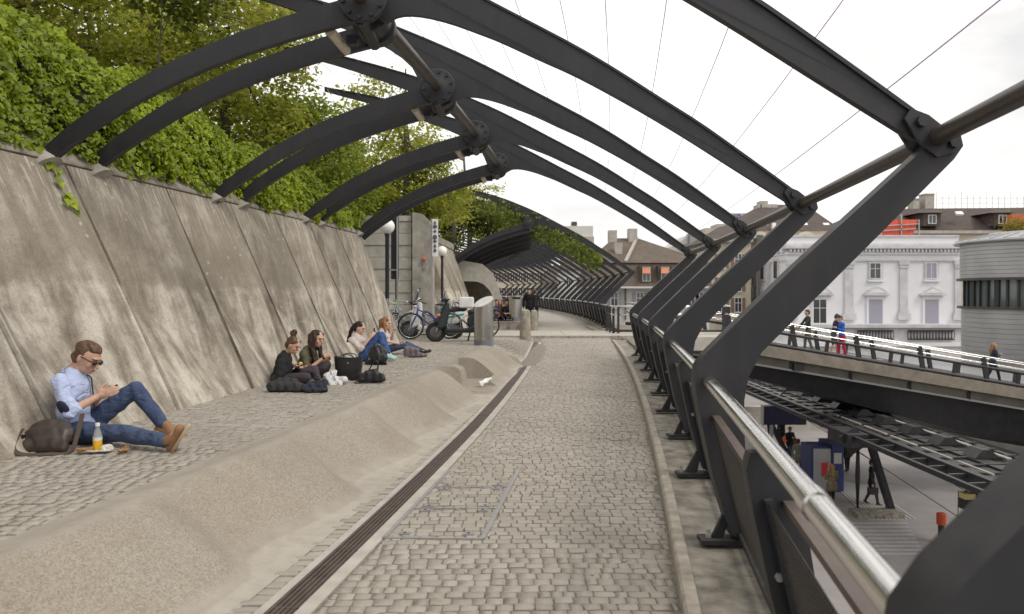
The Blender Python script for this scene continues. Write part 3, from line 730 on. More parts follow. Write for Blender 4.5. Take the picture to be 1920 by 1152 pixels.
# ------------------------------------------------------------------ ivy and trees
def leaf_mesh(name, C, Nn, up, L, Wd, mat, fold=.25):
    """C centres, Nn normals, up directions (n x 3), L lengths, Wd widths; each leaf a folded five-point blade"""
    n = len(C); side = np.cross(up, Nn); side /= np.linalg.norm(side, axis=1, keepdims=True)+1e-9
    l = L[:, None]; w = Wd[:, None]
    base = C-up*l*.45; tip = C+up*l*.55; mid = C+Nn*0
    a = C+side*w*.5+Nn*w*fold-up*l*.1; b = C-side*w*.5+Nn*w*fold-up*l*.1
    V = np.stack([base, a, tip, b], 1).reshape(-1, 3)
    me = bpy.data.meshes.new(name); me.vertices.add(4*n); me.vertices.foreach_set('co', V.astype(np.float32).ravel())
    idx = np.arange(n)[:, None]*4; Fc = np.concatenate([idx+[0, 1, 2], idx+[0, 2, 3]], 1).reshape(-1)
    me.loops.add(6*n); me.loops.foreach_set('vertex_index', Fc.astype(np.int32))
    me.polygons.add(2*n); me.polygons.foreach_set('loop_start', np.arange(2*n, dtype=np.int32)*3)
    me.polygons.foreach_set('loop_total', np.full(2*n, 3, np.int32))
    me.materials.append(mat); me.update(calc_edges=True); me.validate(); return me
def unit(a): return a/(np.linalg.norm(a, axis=1, keepdims=True)+1e-9)
def hedge_front(d, t):
    """offset and height of the ivy's face: t 0 at the coping, 1 at its top"""
    lump = .16*np.sin(d*2.1+t*3)+.12*np.sin(d*4.7-t*5+1)+.08*np.sin(d*9.1+t*11)
    top = 4.62+.12*np.sin(d*1.3)+.1*np.sin(d*3.7)-.045*(d-8)+.4*np.exp(-((d-7.2)/2.0)**2)
    z0 = 3.10+.07*np.sin(d*3.3)+.05*np.sin(d*8.7+1); z = z0+(top-z0)*t
    off = -6.27-.85*t**1.5+lump*(.25+.75*np.sin(np.clip(t, 0, 1)*PI))*.6+.12*np.sin(t*PI)
    return off, z
def xk(d): return .235+.174*d-.002075*d*d
iv = thing('ivy_hedge', 'thick bright green ivy tumbling over the top of the leaning wall', 'ivy', F(9, -6.5, 3.2))
n = 44000; d = rng.uniform(2.5, 17.8, n); t = np.clip(rng.beta(1.15, 1.0, n)*1.06-.03, 0, None); o, z = hedge_front(d, t)
dep = rng.exponential(.05, n); clump = np.sin(d*13+z*9)*np.sin(d*7-z*15); 
C = np.stack([xk(d)+o-dep+.035*clump, d, z+rng.normal(0, .03, n)], 1)
Nn = unit(np.stack([rng.normal(.75, .45, n), rng.normal(-.35, .5, n), rng.normal(.55, .45, n)], 1))
up = unit(np.cross(np.cross(Nn, np.stack([rng.normal(0, .5, n), rng.normal(0, .5, n), -np.ones(n)], 1)), Nn))
L = rng.uniform(.032, .095, n); keep = clump > -.6; 
C, Nn, up, L, dd = C[keep], Nn[keep], up[keep], L[keep], d[keep]
order = np.argsort(np.abs(dd-6.9)+rng.uniform(0, .6, len(dd))); big = order[:300]; rest = order[300:]
tag(put('ivy_foliage', leaf_mesh('ivy_foliage', C[rest], Nn[rest], up[rest], L[rest], L[rest]*.95, M['ivy']), iv, True), kind='stuff')
one = [leaf_mesh('ivy_leaf', np.zeros((1, 3)), np.array([[0, 0, 1.0]]), np.array([[0, 1.0, 0]]), np.array([1.0]), np.array([w]), M['ivy'], f) for w, f in ((.95, .2), (.85, .3), (1.05, .12))]
def leaf_obj(parent, c, nn, u, l):
    s = Vector(u).cross(Vector(nn)); R = Matrix((s, u, nn)).transposed().to_4x4()
    ob = put('ivy_leaf', random.choice(one), parent); ob.matrix_parent_inverse = Matrix.Translation(-Vector(parent.location))
    ob.matrix_basis = Matrix.Translation(c) @ R @ Matrix.Scale(l, 4)
for i in big: leaf_obj(iv, Vector(C[i]+np.array([.03, -.02, 0])), Vector(Nn[i]), Vector(up[i]), L[i]*1.12)
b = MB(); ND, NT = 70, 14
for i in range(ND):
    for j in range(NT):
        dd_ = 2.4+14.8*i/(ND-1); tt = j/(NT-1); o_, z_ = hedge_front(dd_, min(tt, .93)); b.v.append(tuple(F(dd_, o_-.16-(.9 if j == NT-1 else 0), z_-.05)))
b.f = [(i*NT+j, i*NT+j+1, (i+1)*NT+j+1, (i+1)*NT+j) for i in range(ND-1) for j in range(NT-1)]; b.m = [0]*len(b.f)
b.build('ivy_backing_sheet', M['ivyback'], iv, 180, True)  # closed sheet behind the leaves, the shade between them put into its dark colour
tr = thing('ivy_trail', 'few ivy leaves trailing down the stained wall below the coping', 'ivy', F(7.3, -6.2, 3.1))
prev = None; pts = []
for (px, py) in ((86, 285), (92, 308), (104, 328), (108, 348), (126, 370), (130, 382), (140, 392)):
    dpt = 7.25+ (py-285)*.004; p = P(px, py, dpt)
    # sit it on the face of the wall
    for q in range(200):
        p = P(px, py, 4.5+q*.03); f = (p.z-.37)/(TOP-.37); wo = wb(p.y)+(TO-wb(p.y))*f
        if p.x-Xk(p.y) < wo+.03: break
    pts.append(p)
    for k in range(3): leaf_obj(tr, p+Vector((random.uniform(0, .03), random.uniform(-.06, .06), random.uniform(-.05, .05))), Vector((.8, -.4, .45)).normalized(), Vector((random.uniform(-.3, .3), random.uniform(-.6, .6), -1)).normalized().cross(Vector((.8, -.4, .45))).cross(Vector((.8, -.4, .45))).normalized()*-1, random.uniform(.07, .1))
MB().tube(pts, .004, 4).build('stem', M['bark'], tr, None, True)

def tree(name, label, base, h, crown, n, mat, leaf=.13, trunk_r=.14, gaps=.0, seed=0, limbs=7):
    """crown: list of (dx, dy, z, rx, ry, rz) lobes, relative to base"""
    rr = np.random.default_rng(seed); e = thing(name, label, 'tree', base, 'trees above the wall'); base = Vector(base)
    b = MB(); top = Vector((rr.normal(0, .2), rr.normal(0, .2), h*.72))
    trunk_r *= .7
    b.tube([Vector((0, 0, -.3)), Vector((.04, 0, h*.25)), top*.6, top], [trunk_r*1.25, trunk_r, trunk_r*.6, trunk_r*.25], 9)
    for lb in crown:
        c = Vector(lb[:3]); s = top*min(.9, rr.uniform(.45, .85)); mid = s.lerp(c, .5)+Vector((0, 0, .2))
        b.tube([s, mid, c], [trunk_r*.42, trunk_r*.28, trunk_r*.1], 6)
        for q in range(limbs):
            v = Vector(rr.normal(0, 1, 3)); v.normalize(); tip = c+Vector((v.x*lb[3], v.y*lb[4], v.z*lb[5]))*.85
            b.tube([c.lerp(mid, rr.uniform(0, .5)), c.lerp(tip, .5)+Vector((0, 0, .08)), tip], [trunk_r*.14, trunk_r*.09, trunk_r*.03], 4)
    b.build('trunk', M['bark'], e, 180)
    vol = np.array([lb[3]*lb[4]*lb[5] for lb in crown])**.75; cnt = (n*vol/vol.sum()).astype(int); Cs = []; Ns = []
    for lb, k in zip(crown, cnt):
        m = max(6, int(k/26)); q = unit(rr.normal(0, 1, (m, 3)))*(rr.uniform(.25, 1.0, (m, 1))**.45)      # twig clusters, then leaves round each
        cc = np.repeat(q, 26, 0); sp = rr.normal(0, .5, (len(cc), 3))*np.array([.42, .42, .26])*rr.uniform(.5, 1.3, (len(cc), 1))
        pos = cc*np.array(lb[3:6])+sp+np.array(lb[:3])
        Cs.append(pos); Ns.append(cc*.4+sp)
    Cc = np.concatenate(Cs); out = np.concatenate(Ns); m = len(Cc)
    Nn = unit(out*.5+rr.normal(0, .5, (m, 3))+np.array([0, 0, .75])); up = unit(np.cross(np.cross(Nn, rr.normal(0, 1, (m, 3))+np.array([0, 0, -.6])), Nn))
    L = rr.uniform(.7, 1.3, m)*leaf
    put('crown', leaf_mesh('crown', Cc, Nn, up, L, L*.62, mat), e); return e
def lobes(seed, k, spread, z0, z1, r):
    rr = np.random.default_rng(seed)
    return [(rr.normal(0, spread[0]), rr.normal(0, spread[1]), rr.uniform(z0, z1), r*rr.uniform(.7, 1.25), r*rr.uniform(.7, 1.25), r*rr.uniform(.5, .9)) for _ in range(k)]
TB = lambda px, d, z=3.6: (P(px, 0, d).x, d, z)
tree('leafy_tree', 'dark leafed tree hanging its branches over the ivy near the tall hub', TB(290, 10.8, 3.2), 5.4, [(-.1, .0, 3.5, 1.2, 1.0, .62), (-.95, .2, 3.8, .9, .9, .6), (1.05, .0, 3.8, 1.0, .9, .5), (.15, .0, 2.8, .7, .7, .5), (-1.85, .3, 4.3, 1.0, .9, .6)], 8200, M['darkleaf'], .12, .02, seed=3)
tree('leafy_tree', 'pale yellow-green tree rising at the upper corner above the ivy', TB(40, 12.5), 5.5, [(-.6, 0, 2.3, 1.2, 1.1, .8), (1.0, .3, 2.7, 1.2, 1.1, .8), (.2, .2, 3.7, 1.3, 1.1, .8), (2.2, .6, 1.9, 1.1, 1.0, .7), (3.2, .8, 2.9, 1.2, 1.0, .8), (1.4, .3, 1.2, 1.1, .9, .7)], 11000, M['yellowleaf'], .12, .12, seed=4)
tree('leafy_tree', 'bright tree seen between the two curved legs of the tall rib', TB(420, 15.5), 6.0, [(-.8, 0, 2.0, 1.2, 1.1, .8), (.5, .3, 2.4, 1.3, 1.1, .9), (1.0, .2, 1.3, .8, .9, .7), (-.2, .2, 3.8, 1.3, 1.1, .8), (-2.2, .6, 3.2, 1.4, 1.0, .9), (1.2, 0, 3.4, .9, .9, .7)], 9800, M['yellowleaf'], .125, .13, seed=5)
tree('flowering_shrub', 'olive green shrub with a few dark purple flower heads behind the ivy', TB(560, 17.0, 3.5), 3.6, [(-.5, 0, 1.6, .8, .8, .75), (.25, .2, 2.1, .75, .7, .65), (.6, .1, 1.1, .7, .7, .6), (-1.2, 0, 1.0, .8, .8, .7)], 5200, M['treeleaf'], .12, .08, seed=6)
tree('leafy_tree', 'thin light green tree with sky showing between its branches behind the third rib', TB(760, 27), 8.5, [(-1.4, 0, 2.2, 1.7, 1.4, 1.3), (.1, .3, 3.3, 1.6, 1.3, 1.3), (-2.6, 0, 3.5, 1.4, 1.3, 1.2), (-.8, 0, 5.0, 1.4, 1.2, 1.1), (1.2, 0, 2.0, 1.2, 1.2, 1.0), (-2.2, .3, 1.0, 1.4, 1.2, 1.0), (.2, .3, 1.0, 1.2, 1.2, 1.0)], 9000, M['yellowleaf'], .15, .16, seed=7, limbs=10)
tree('leafy_tree', 'pale tree with thin open crown rising behind the board-marked wall', TB(880, 40), 9, [(-1.2, 0, 2.8, 1.9, 1.5, 1.2), (.4, 0, 3.3, 1.4, 1.3, 1.0), (-3.2, 0, 3.6, 1.8, 1.5, 1.4), (-3.4, 0, 6.2, 1.6, 1.4, 1.2), (1.4, 0, 1.6, 1.4, 1.3, .9)], 6000, M['yellowleaf'], .16, .18, seed=8, limbs=9)
tree('leafy_tree', 'dark dense tree leaning over the black canopy shell', TB(850, 33.5, 3.8), 4.2, [(-.9, 2.2, 1.5, 1.2, 1.0, .9), (.3, 2.3, 1.7, 1.2, 1.0, .8), (1.3, 2.2, 1.2, .9, .9, .7), (-.2, 2.0, .9, 1.0, .9, .6), (-1.9, 2.1, .9, .9, .8, .7), (-1.3, .4, .1, .8, .7, .45), (-.3, .6, .1, .7, .7, .4)], 9500, M['darkleaf'], .16, .12, seed=9)
for i, (px, py, d, lab) in enumerate(((800, 325, 27.5, 'yellow-green bushy tree top between the fourth and last near ribs'), (690, 350, 26.5, 'light green tree filling the gap behind the end of the ivy'), (610, 300, 23.5, 'soft green tree standing behind the flowering shrub'))):
    b_ = P(px, py, d); z = 3.6
    tree('leafy_tree', lab, (b_.x, d, z), max(2.5, b_.z-z+1.2), [(0, 0, b_.z-z, 1.3, 1.1, .8), (-1.0, .3, b_.z-z-.7, 1.2, 1.1, .8), (.8, .2, b_.z-z-.9, 1.0, 1.1, .8), (-.3, 0, b_.z-z+.7, .9, .9, .6), (.2, 2.2, b_.z-z-1.0, 1.3, 1.0, .8)], 6000, M['yellowleaf' if i != 2 else 'treeleaf'], .14, .12, seed=20+i)
# more planting further up the slope, closing the view above the ivy
for i, (px, d, zc, r) in enumerate(((120, 17, 5.6, 1.5), (270, 19, 5.8, 1.7), (360, 21, 7.6, 1.9), (500, 22, 6.3, 1.5), (180, 20, 9.2, 1.8), (-60, 15, 8.2, 2.0), (620, 30, 6.6, 1.7))):
    p = P(px, 0, d)
    tree('leafy_tree', ['sunlit tree directly behind the top of the ivy', 'light tree behind the dark branches', 'tall yellowish tree beyond the dark branches', 'round topped tree beyond the paired legs of the second rib', 'high crown at the upper edge with sky between its leaves', 'tree beyond the upper corner of the view', 'tree standing far back behind the flowering shrub'][i], (p.x, d, 3.7), zc-2.2, [(0, 0, zc-3.7, r, r, r*.7), (-r*.8, .3, zc-4.5, r*.8, r*.8, r*.6), (r*.8, .2, zc-4.6, r*.8, r*.8, r*.6), (.2, 0, zc-3.0, r*.6, r*.6, r*.5)], 4600, M[['treeleaf', 'yellowleaf'][i % 2]], .14, .13, seed=40+i)
# wisteria on the first far ribs
ws = thing('wisteria', 'yellow-green climbing wisteria hanging on the first far ribs above the tunnel', 'climber', F(33.5, -2, 4.5))
rr = np.random.default_rng(11); n = 6500; s = rr.uniform(0, 1, n); dd_ = 33+rr.uniform(-.2, 7.5, n)
tp = np.array(bez(TOPE, 100)); idx = (18+s*58).astype(int); off = tp[idx, 0]; z = tp[idx, 1]-np.abs(rr.normal(0, .28, n))-.25*(np.sin(dd_*5+off*4) > .2)
keep = (np.sin(off*3.1+dd_*1.7)+rr.normal(0, .5, n) > -.35) | (off < -2.6); keep &= ~((off > -.1) & (dd_ < 33.5))
C = np.stack([xk(dd_)+off, dd_, z], 1)[keep]; m = len(C); Nn = unit(rr.normal(0, .6, (m, 3))+np.array([0, -.3, .7])); up = unit(np.cross(np.cross(Nn, rr.normal(0, .6, (m, 3))+np.array([0, 0, -1])), Nn)); L = rr.uniform(.12, .24, m)
tag(put('wisteria_foliage', leaf_mesh('wisteria_foliage', C, Nn, up, L, L*.6, M['wisteria']), ws, True), kind='stuff')
# ------------------------------------------------------------------ town behind
FR = lambda u, v, w: Vector((u, w, v))
def ppoly(pts, d): return [(P(x, y, d).x, P(x, y, d).z) for x, y in pts]
class Face:
    """a facade at depth d facing the camera: px rectangles become real boxes, windows sit back in openings"""
    def __init__(s, root, d): s.r = root; s.d = d
    def slab(s, name, mat, x0, y0, x1, y1, front=0, back=.3, parent=None):
        a = P(x0, y1, s.d); c = P(x1, y0, s.d)
        return MB().bb((a.x, s.d-front, a.z), (c.x, s.d+back, c.z)).build(name, mat, parent or s.r, None, parent is None)
    def window(s, x0, y0, x1, y1, frame, glass, bars=1, cross=True, fw=1.6, shutter=None, sill=None):
        f = MB(); k = fw
        for (a, b_, c, e) in ((x0-k, y0-k, x1+k, y0), (x0-k, y1, x1+k, y1+k), (x0-k, y0, x0, y1), (x1, y0, x1+k, y1)):
            p = P(a, e, s.d); q = P(c, b_, s.d); f.bb((p.x, s.d-.06, p.z), (q.x, s.d+.1, q.z))
        for i in range(bars):
            xm = x0+(x1-x0)*(i+1)/(bars+1); p = P(xm-.45, y1, s.d); q = P(xm+.45, y0, s.d); f.bb((p.x, s.d-.035, p.z), (q.x, s.d+.0, q.z))
        if cross:
            ym = y0+(y1-y0)*.36; p = P(x0, ym+.4, s.d); q = P(x1, ym-.4, s.d); f.bb((p.x, s.d-.034, p.z), (q.x, s.d+.0, q.z))
        w = f.build('window', frame, s.r, None, True)
        p = P(x0, y1, s.d); q = P(x1, y0, s.d); MB().bb((p.x, s.d-.015, p.z), (q.x, s.d+.02, q.z)).build('pane', glass, w)
        if sill:
            p = P(x0-k-1, y1+k+1.4, s.d); q = P(x1+k+1, y1+k, s.d); MB().bb((p.x, s.d-.16, p.z), (q.x, s.d+.05, q.z)).build('sill', sill, w)
        if shutter:
            for sx in (-1, 1):
                a = x0-k-.2 if sx < 0 else x1+k+.2; c = a+sx*(x1-x0)*.5; p = P(min(a, c), y1, s.d); q = P(max(a, c), y0, s.d)
                MB().bb((p.x, s.d-.09, p.z), (q.x, s.d-.02, q.z)).build('shutter', shutter, w)
        return w
def hexa(name, mat, pts, parent, smooth=None):
    """solid from 8 points (bottom four, top four, counter-clockwise)"""
    return MB().add(pts, [(3, 2, 1, 0), (4, 5, 6, 7), (0, 1, 5, 4), (1, 2, 6, 5), (2, 3, 7, 6), (3, 0, 4, 7)]).build(name, mat, parent, smooth, True)
M['mansion'] = simple('pale_lilac_render', (.72, .715, .74), .85, var=.05, scale=.5, kind='World')
M['mtrim'] = simple('grey_stone_trim', (.55, .54, .55), .85, var=.14, scale=1.2, kind='World')
M['shut'] = simple('lilac_shutter', (.31, .30, .36), .6, var=.06)
M['glass'] = mat_glass('dark_window_glass', (.035, .04, .045)); M['glassgreen'] = mat_glass('greenish_window_glass', (.10, .125, .115))
M['tile'] = mat_tiles('brown_roof_tiles', (.135, .105, .082), 2.4); M['tile2'] = mat_tiles('dark_brown_roof_tiles', (.098, .075, .066), 1.8)
M['cream'] = simple('cream_render', (.52, .46, .36), .9, var=.08, scale=.6, kind='World'); M['offwhite'] = simple('off_white_render', (.56, .55, .52), .9, var=.07, scale=.6, kind='World')
M['grey'] = simple('grey_render', (.36, .35, .335), .9, var=.1, scale=.6, kind='World'); M['stonech'] = simple('chimney_stone', (.40, .37, .33), .9, var=.2, scale=2, kind='World')
M['bshut'] = simple('brown_shutter', (.20, .13, .09), .6); M['zinc'] = simple('zinc_cladding', (.40, .40, .405), .38, .55, var=.1, scale=.8, kind='World')
M['orange'] = simple('orange_awning', (.50, .19, .10), .7, var=.1); M['rednet'] = simple('red_scaffold_net', (.62, .10, .055), .7, var=.22, scale=2.5, kind='World')
M['blueg'] = mat_glass('sky_blue_glass', (.22, .30, .40), .1)
GZ = -7.75
# --- white mansion
D = 77.0; r = thing('mansion', 'pale lilac-white mansion with pilasters, pediments and a dentil cornice', 'mansion', P(1640, 700, D)); fc = Face(r, D)
xl, xr = P(1475, 0, D).x, P(1800, 0, D).x; dL = 92.0; xL = P(1395, 0, dL).x
zt = P(0, 488, D).z
hexa('wall', M['mansion'], [(xl, D, GZ), (xr, D, GZ), (xr, D+22, GZ), (xL, dL, GZ), (xl, D, zt), (xr, D, zt), (xr, D+22, zt), (xL, dL, zt)], r)
def ring_slab(name, y0, y1, out, mat):
    z1, z0 = P(0, y0, D).z, P(0, y1, D).z; o = out
    hexa(name, mat, [(xl-o*.4, D-o, z0), (xr, D-o, z0), (xr, D+22, z0), (xL-o, dL, z0), (xl-o*.4, D-o, z1), (xr, D-o, z1), (xr, D+22, z1), (xL-o, dL, z1)], r)
ring_slab('frieze', 478, 487.8, .10, M['mansion']); ring_slab('architrave', 487, 490.5, .17, M['mtrim'])
ring_slab('cornice', 462, 467, .75, M['mtrim']); ring_slab('bed_mould', 473.5, 477.8, .28, M['mansion']); ring_slab('soffit_band', 467, 473.5, .12, M['mtrim'])
ring_slab('attic', 444, 462, -.25, M['mansion']); ring_slab('attic_coping', 441, 444, -.1, M['mtrim']); ring_slab('attic_ledge', 457, 462, .1, M['mtrim'])
for i in range(46):
    x = 1478+i*7.0; a = P(x, 473, D); c = P(x+3.8, 467.5, D); MB().bb((a.x, D-.5, a.z), (c.x, D-.1, c.z)).build('dentil', M['mansion'], r, None, True)
for i in range(11):
    t = (i+.5)/11; p0 = Vector((xl, D, 0)).lerp(Vector((xL, dL, 0)), t); MB().box((p0.x-.2, p0.y, P(0, 470, D).z), (.4, .5, .35)).build('dentil', M['mansion'], r, None, True)
def pil(x0, x1):
    fc.slab('pilaster', M['mtrim'], x0, 503, x1, 582, .16, .1); 
    cp = fc.slab('capital', M['mtrim'], x0-2, 489, x1+2, 497, .30, .1); fc.slab('capital', M['mtrim'], x0-.8, 497, x1+.8, 503, .24, .1)
    fc.slab('pilaster_base', M['mtrim'], x0-1, 581, x1+1, 588, .24, .1); fc.slab('pilaster_base', M['mtrim'], x0-4, 588, x1+4, 600, .34, .1)
for x in ((1476, 1490), (1583, 1599), (1686, 1701), (1789, 1800)): pil(*x)
for i, x in enumerate((1537, 1641, 1746)):
    fc.slab('window_surround', M['mtrim'], x-14, 489.5, x+14, 528, .08, .05); fc.slab('window_sill', M['mansion'], x-15, 525, x+15, 528.5, .25, .05)
    fc.d -= .1; fc.window(x-9.5, 494, x+9.5, 522, M['mansion'], M['glass'] if i < 2 else M['shut'], 1, i < 2, 1.2); fc.d += .1
    sh = .34
    if i == 2: ped = ppoly([(x-23, 551), (x, 538), (x+23, 551)], D); inn = ppoly([(x-15, 549.5), (x, 541.5), (x+15, 549.5)], D)
    else:
        ped = ppoly([(x-22, 551)]+[(x-22+44*k/10, 551-13*math.sin(PI*k/10)**.8) for k in range(1, 10)]+[(x+22, 551)], D); inn = ppoly([(x-15, 549.5)]+[(x-15+30*k/8, 549.5-7.5*math.sin(PI*k/8)) for k in range(1, 8)]+[(x+15, 549.5)], D)
    pd = MB().prism(ped, FR, D-.42, D).build('pediment', M['mtrim'], r, None, True); MB().prism(inn, FR, D-.45, D-.425).build('tympanum', M['mansion'], pd)
    fc.slab('door_hood', M['mtrim'], x-23, 551, x+23, 554.5, .5, .1); fc.slab('door_surround', M['mansion'], x-17, 555, x+17, 612, .14, .05)
    if i == 0: fc.d -= .16; fc.window(x-12, 562, x+12, 606, M['white'], M['glass'], 1, True, 1.2); fc.d += .16
    else: fc.slab('closed_shutter', M['shut'], x-12.3, 562, x+12.3, 607 if i == 1 else 613, .18, .05)
fc.slab('podium_ledge', M['mtrim'], 1430, 607, 1800, 613, 2.4, .3); fc.slab('podium', M['mtrim'], 1430, 613, 1800, 700, 2.1, .3)
fc.slab('podium_string_course', M['mansion'], 1430, 640, 1800, 647, 2.3, .2)
MB().prism(ppoly([(1660, 700), (1660, 672), (1672, 660), (1690, 656), (1708, 660), (1722, 672), (1722, 700)], D-2.2), FR, D-2.25, D-1.9).build('arch_recess', M['grey'], r, None, True)
for x0, x1 in ((1608, 1676), (1702, 1790)):
    f = MB(); a = P(x0, 638, D-2.3); c = P(x1, 619, D-2.3); f.bb((a.x, D-2.35, c.z-.08), (c.x, D-2.28, c.z)); f.bb((a.x, D-2.35, a.z), (c.x, D-2.28, a.z+.08)); nn = int((x1-x0)/5.6)
    for k in range(nn):
        m = a.x+(c.x-a.x)*(k+.5)/nn; pts = [(m+.15*math.cos(t*.7), D-2.31, (a.z+c.z)/2+.45*math.sin(t*.7)) for t in range(10)]
        f.tube(pts, .035, 4); f.bar((m-.15, D-2.31, a.z), (m-.15, D-2.31, c.z), .05, .05)
    f.build('iron_railing', M['steel'], r, None, True)
for t, up in ((.2, 1), (.5, 1), (.78, 1), (.2, 0), (.5, 0), (.78, 0)):        # windows along the receding side
    p = Vector((xl, D, 0)).lerp(Vector((xL, dL, 0)), t); dv = (Vector((xL, dL, 0))-Vector((xl, D, 0))).normalized(); out = Vector((-dv.y, dv.x, 0)); out = out if out.y < 0 or out.x < 0 else -out
    s = D/FPX*1.08; z0, z1 = (CAMZ+(HOR-523)*s, CAMZ+(HOR-492)*s) if up else (CAMZ+(HOR-607)*s, CAMZ+(HOR-566)*s)
    R = Matrix((dv, -out, Vector((0, 0, 1)))).transposed(); c = p+Vector((0, 0, (z0+z1)/2))
    w = MB().box(c+out*.05, (1.6, .2, z1-z0+.5), R).build('window', M['mtrim'], r, None, True); MB().box(c+out*.16, (1.0, .05, z1-z0), R).build('pane', M['glass'], w)
    if not up:
        z2 = CAMZ+(HOR-551)*s; MB().lathe([(.05, -.2), (.95, -.2), (.95, .15), (.05, .15)], 14, p+Vector((0, 0, z2-.1))+out*.1, R @ Matrix.Rotation(PI/2, 3, 'X')).build('pediment', M['mtrim'], r, 40, True)
for t in (.35, .65, .95):
    p = Vector((xl, D, 0)).lerp(Vector((xL, dL, 0)), t); R = Matrix((dv, -out, Vector((0, 0, 1)))).transposed()
    za, zb = P(0, 600, D).z, P(0, 490, D).z; MB().box(p+out*.12+Vector((0, 0, (za+zb)/2)), (.8, .2, zb-za), R).build('pilaster', M['mtrim'], r, None, True)
# --- silver tower
D = 45.0; r = thing('station_pavilion', 'round zinc-clad pavilion with a ribbon of dark framed windows', 'pavilion', P(1960, 700, 50)); RR = 5.0; cy = D+RR; cx = 35.8
def cyl(y0, y1, rad_, name, mat, n=56, par=None): 
    z1, z0 = P(0, y0, D).z, P(0, y1, D).z; return MB().lathe([(rad_, z0), (rad_, z1)], n, (cx, cy, 0)).build(name, mat, par or r, 40, True)
z1 = P(0, 447, D).z; z0 = P(0, 519, D).z; nb = 9
for i in range(nb): a = z0+(z1-z0)*i/nb; MB().lathe([(RR-.02, a), (RR, a+.015), (RR, a+(z1-z0)/nb-.015), (RR-.02, a+(z1-z0)/nb)], 56, (cx, cy, 0)).build('cladding_band', M['zinc'], r, 40, True)
z1b = P(0, 582, D).z; zb = GZ; nb = 26
for i in range(nb): a = zb+(z1b-zb)*i/nb; MB().lathe([(RR-.1, a), (RR-.08, a+.015), (RR-.08, a+(z1b-zb)/nb-.015), (RR-.1, a+(z1b-zb)/nb)], 56, (cx, cy, 0)).build('cladding_band', M['zinc'], r, 40, True)
cyl(519, 524, RR+.22, 'window_head', M['pipe']); cyl(578, 583, RR+.18, 'window_ledge', M['pipe']); cyl(523.9, 578.1, RR-.15, 'window_band', M['glassgreen'])
for k in range(48):
    a = 2*PI*k/48; p = Vector((cx+(RR-.1)*math.cos(a), cy+(RR-.1)*math.sin(a), 0))
    if math.sin(a) < .35: MB().box(p+Vector((0, 0, (z0+z1b)/2)), (.16, .12 if k % 3 else .3, z0-z1b-.1), Matrix.Rotation(a, 3, 'Z')).build('mullion', M['steel'], r, None, True)
MB().lathe([(RR+.35, z1), (RR+.4, z1+.1), (RR+.35, z1+.2), (RR*.7, z1+.62), (RR*.66, z1+.75), (.1, z1+.85)], 48, (cx, cy, 0)).build('roof', M['zinc'], r, 40, True)
for k in range(36):
    a = 2*PI*k/36; MB().bar((cx+(RR+.3)*math.cos(a), cy+(RR+.3)*math.sin(a), z1+.24), (cx+RR*.7*math.cos(a), cy+RR*.7*math.sin(a), z1+.66), .06, .06).build('roof_seam', M['zinc'], r, None, True)
# --- roof houses
def hip(name, mat, x0, x1, ye, r0, r1, yr, d, depth, parent, over=0):
    """hipped roof: eaves px x0..x1 at ye, ridge r0..r1 at yr"""
    e0, e1 = P(x0, ye, d), P(x1, ye, d); q0, q1 = P(r0, yr, d+depth/2), P(r1, yr, d+depth/2)
    k = (d+depth/2)/d
    vs = [(e0.x, d, e0.z), (e1.x, d, e1.z), (e1.x, d+depth, e1.z), (e0.x, d+depth, e0.z), (q0.x, d+depth/2, q0.z), (q1.x, d+depth/2, q1.z)]
    return MB().add(vs, [(0, 1, 5, 4), (1, 2, 5), (2, 3, 4, 5), (3, 0, 4), (3, 2, 1, 0)]).build(name, mat, parent, None, True)
def boxpx(name, mat, x0, y0, x1, y1, d, depth, parent, zbot=None):
    a = P(x0, y1, d); c = P(x1, y0, d); return MB().bb((a.x, d, zbot if zbot is not None else a.z), (c.x, d+depth, c.z)).build(name, mat, parent, None, True)
D = 62.0; r = thing('tiled_house', 'house with a brown tiled mansard roof, orange awnings and three stone chimneys', 'house', P(1230, 700, D)); fc = Face(r, D+.8)
hip('roof', M['tile'], 1112, 1332, 493, 1150, 1196, 447, D, 12, r)
e0, e1, f0, f1 = P(1117, 493.5, D), P(1327, 493.5, D), P(1108, 537, D-.9), P(1336, 537, D-.9)
hexa('mansard', M['tile'], [(f0.x, D-.9, f0.z), (f1.x, D-.9, f1.z), (f1.x, D+13, f1.z), (f0.x, D+13, f0.z), (e0.x, D+.2, e0.z), (e1.x, D+.2, e1.z), (e1.x, D+12, e1.z), (e0.x, D+12, e0.z)], r)
boxpx('gutter', M['offwhite'], 1106, 537.3, 1338, 541, D-1.1, 14, r); boxpx('wall', M['offwhite'], 1114, 541.2, 1330, 640, D-.1, 12, r, GZ)
for i, (x0, y0, x1, y1) in enumerate(((1142, 432, 1157, 456), (1179, 429, 1195, 454), (1154, 455, 1167, 478))):
    c = boxpx('chimney', M['stonech'], x0, y0, x1, y1, D+(5 if i < 2 else 2), 1.0, r)
MB().bar(P(1173, 491, D), P(1194, 447, D+6)-Vector((0, .1, 0)), .25, .2).build('hip_tiles', M['stonech'], r, None, True)
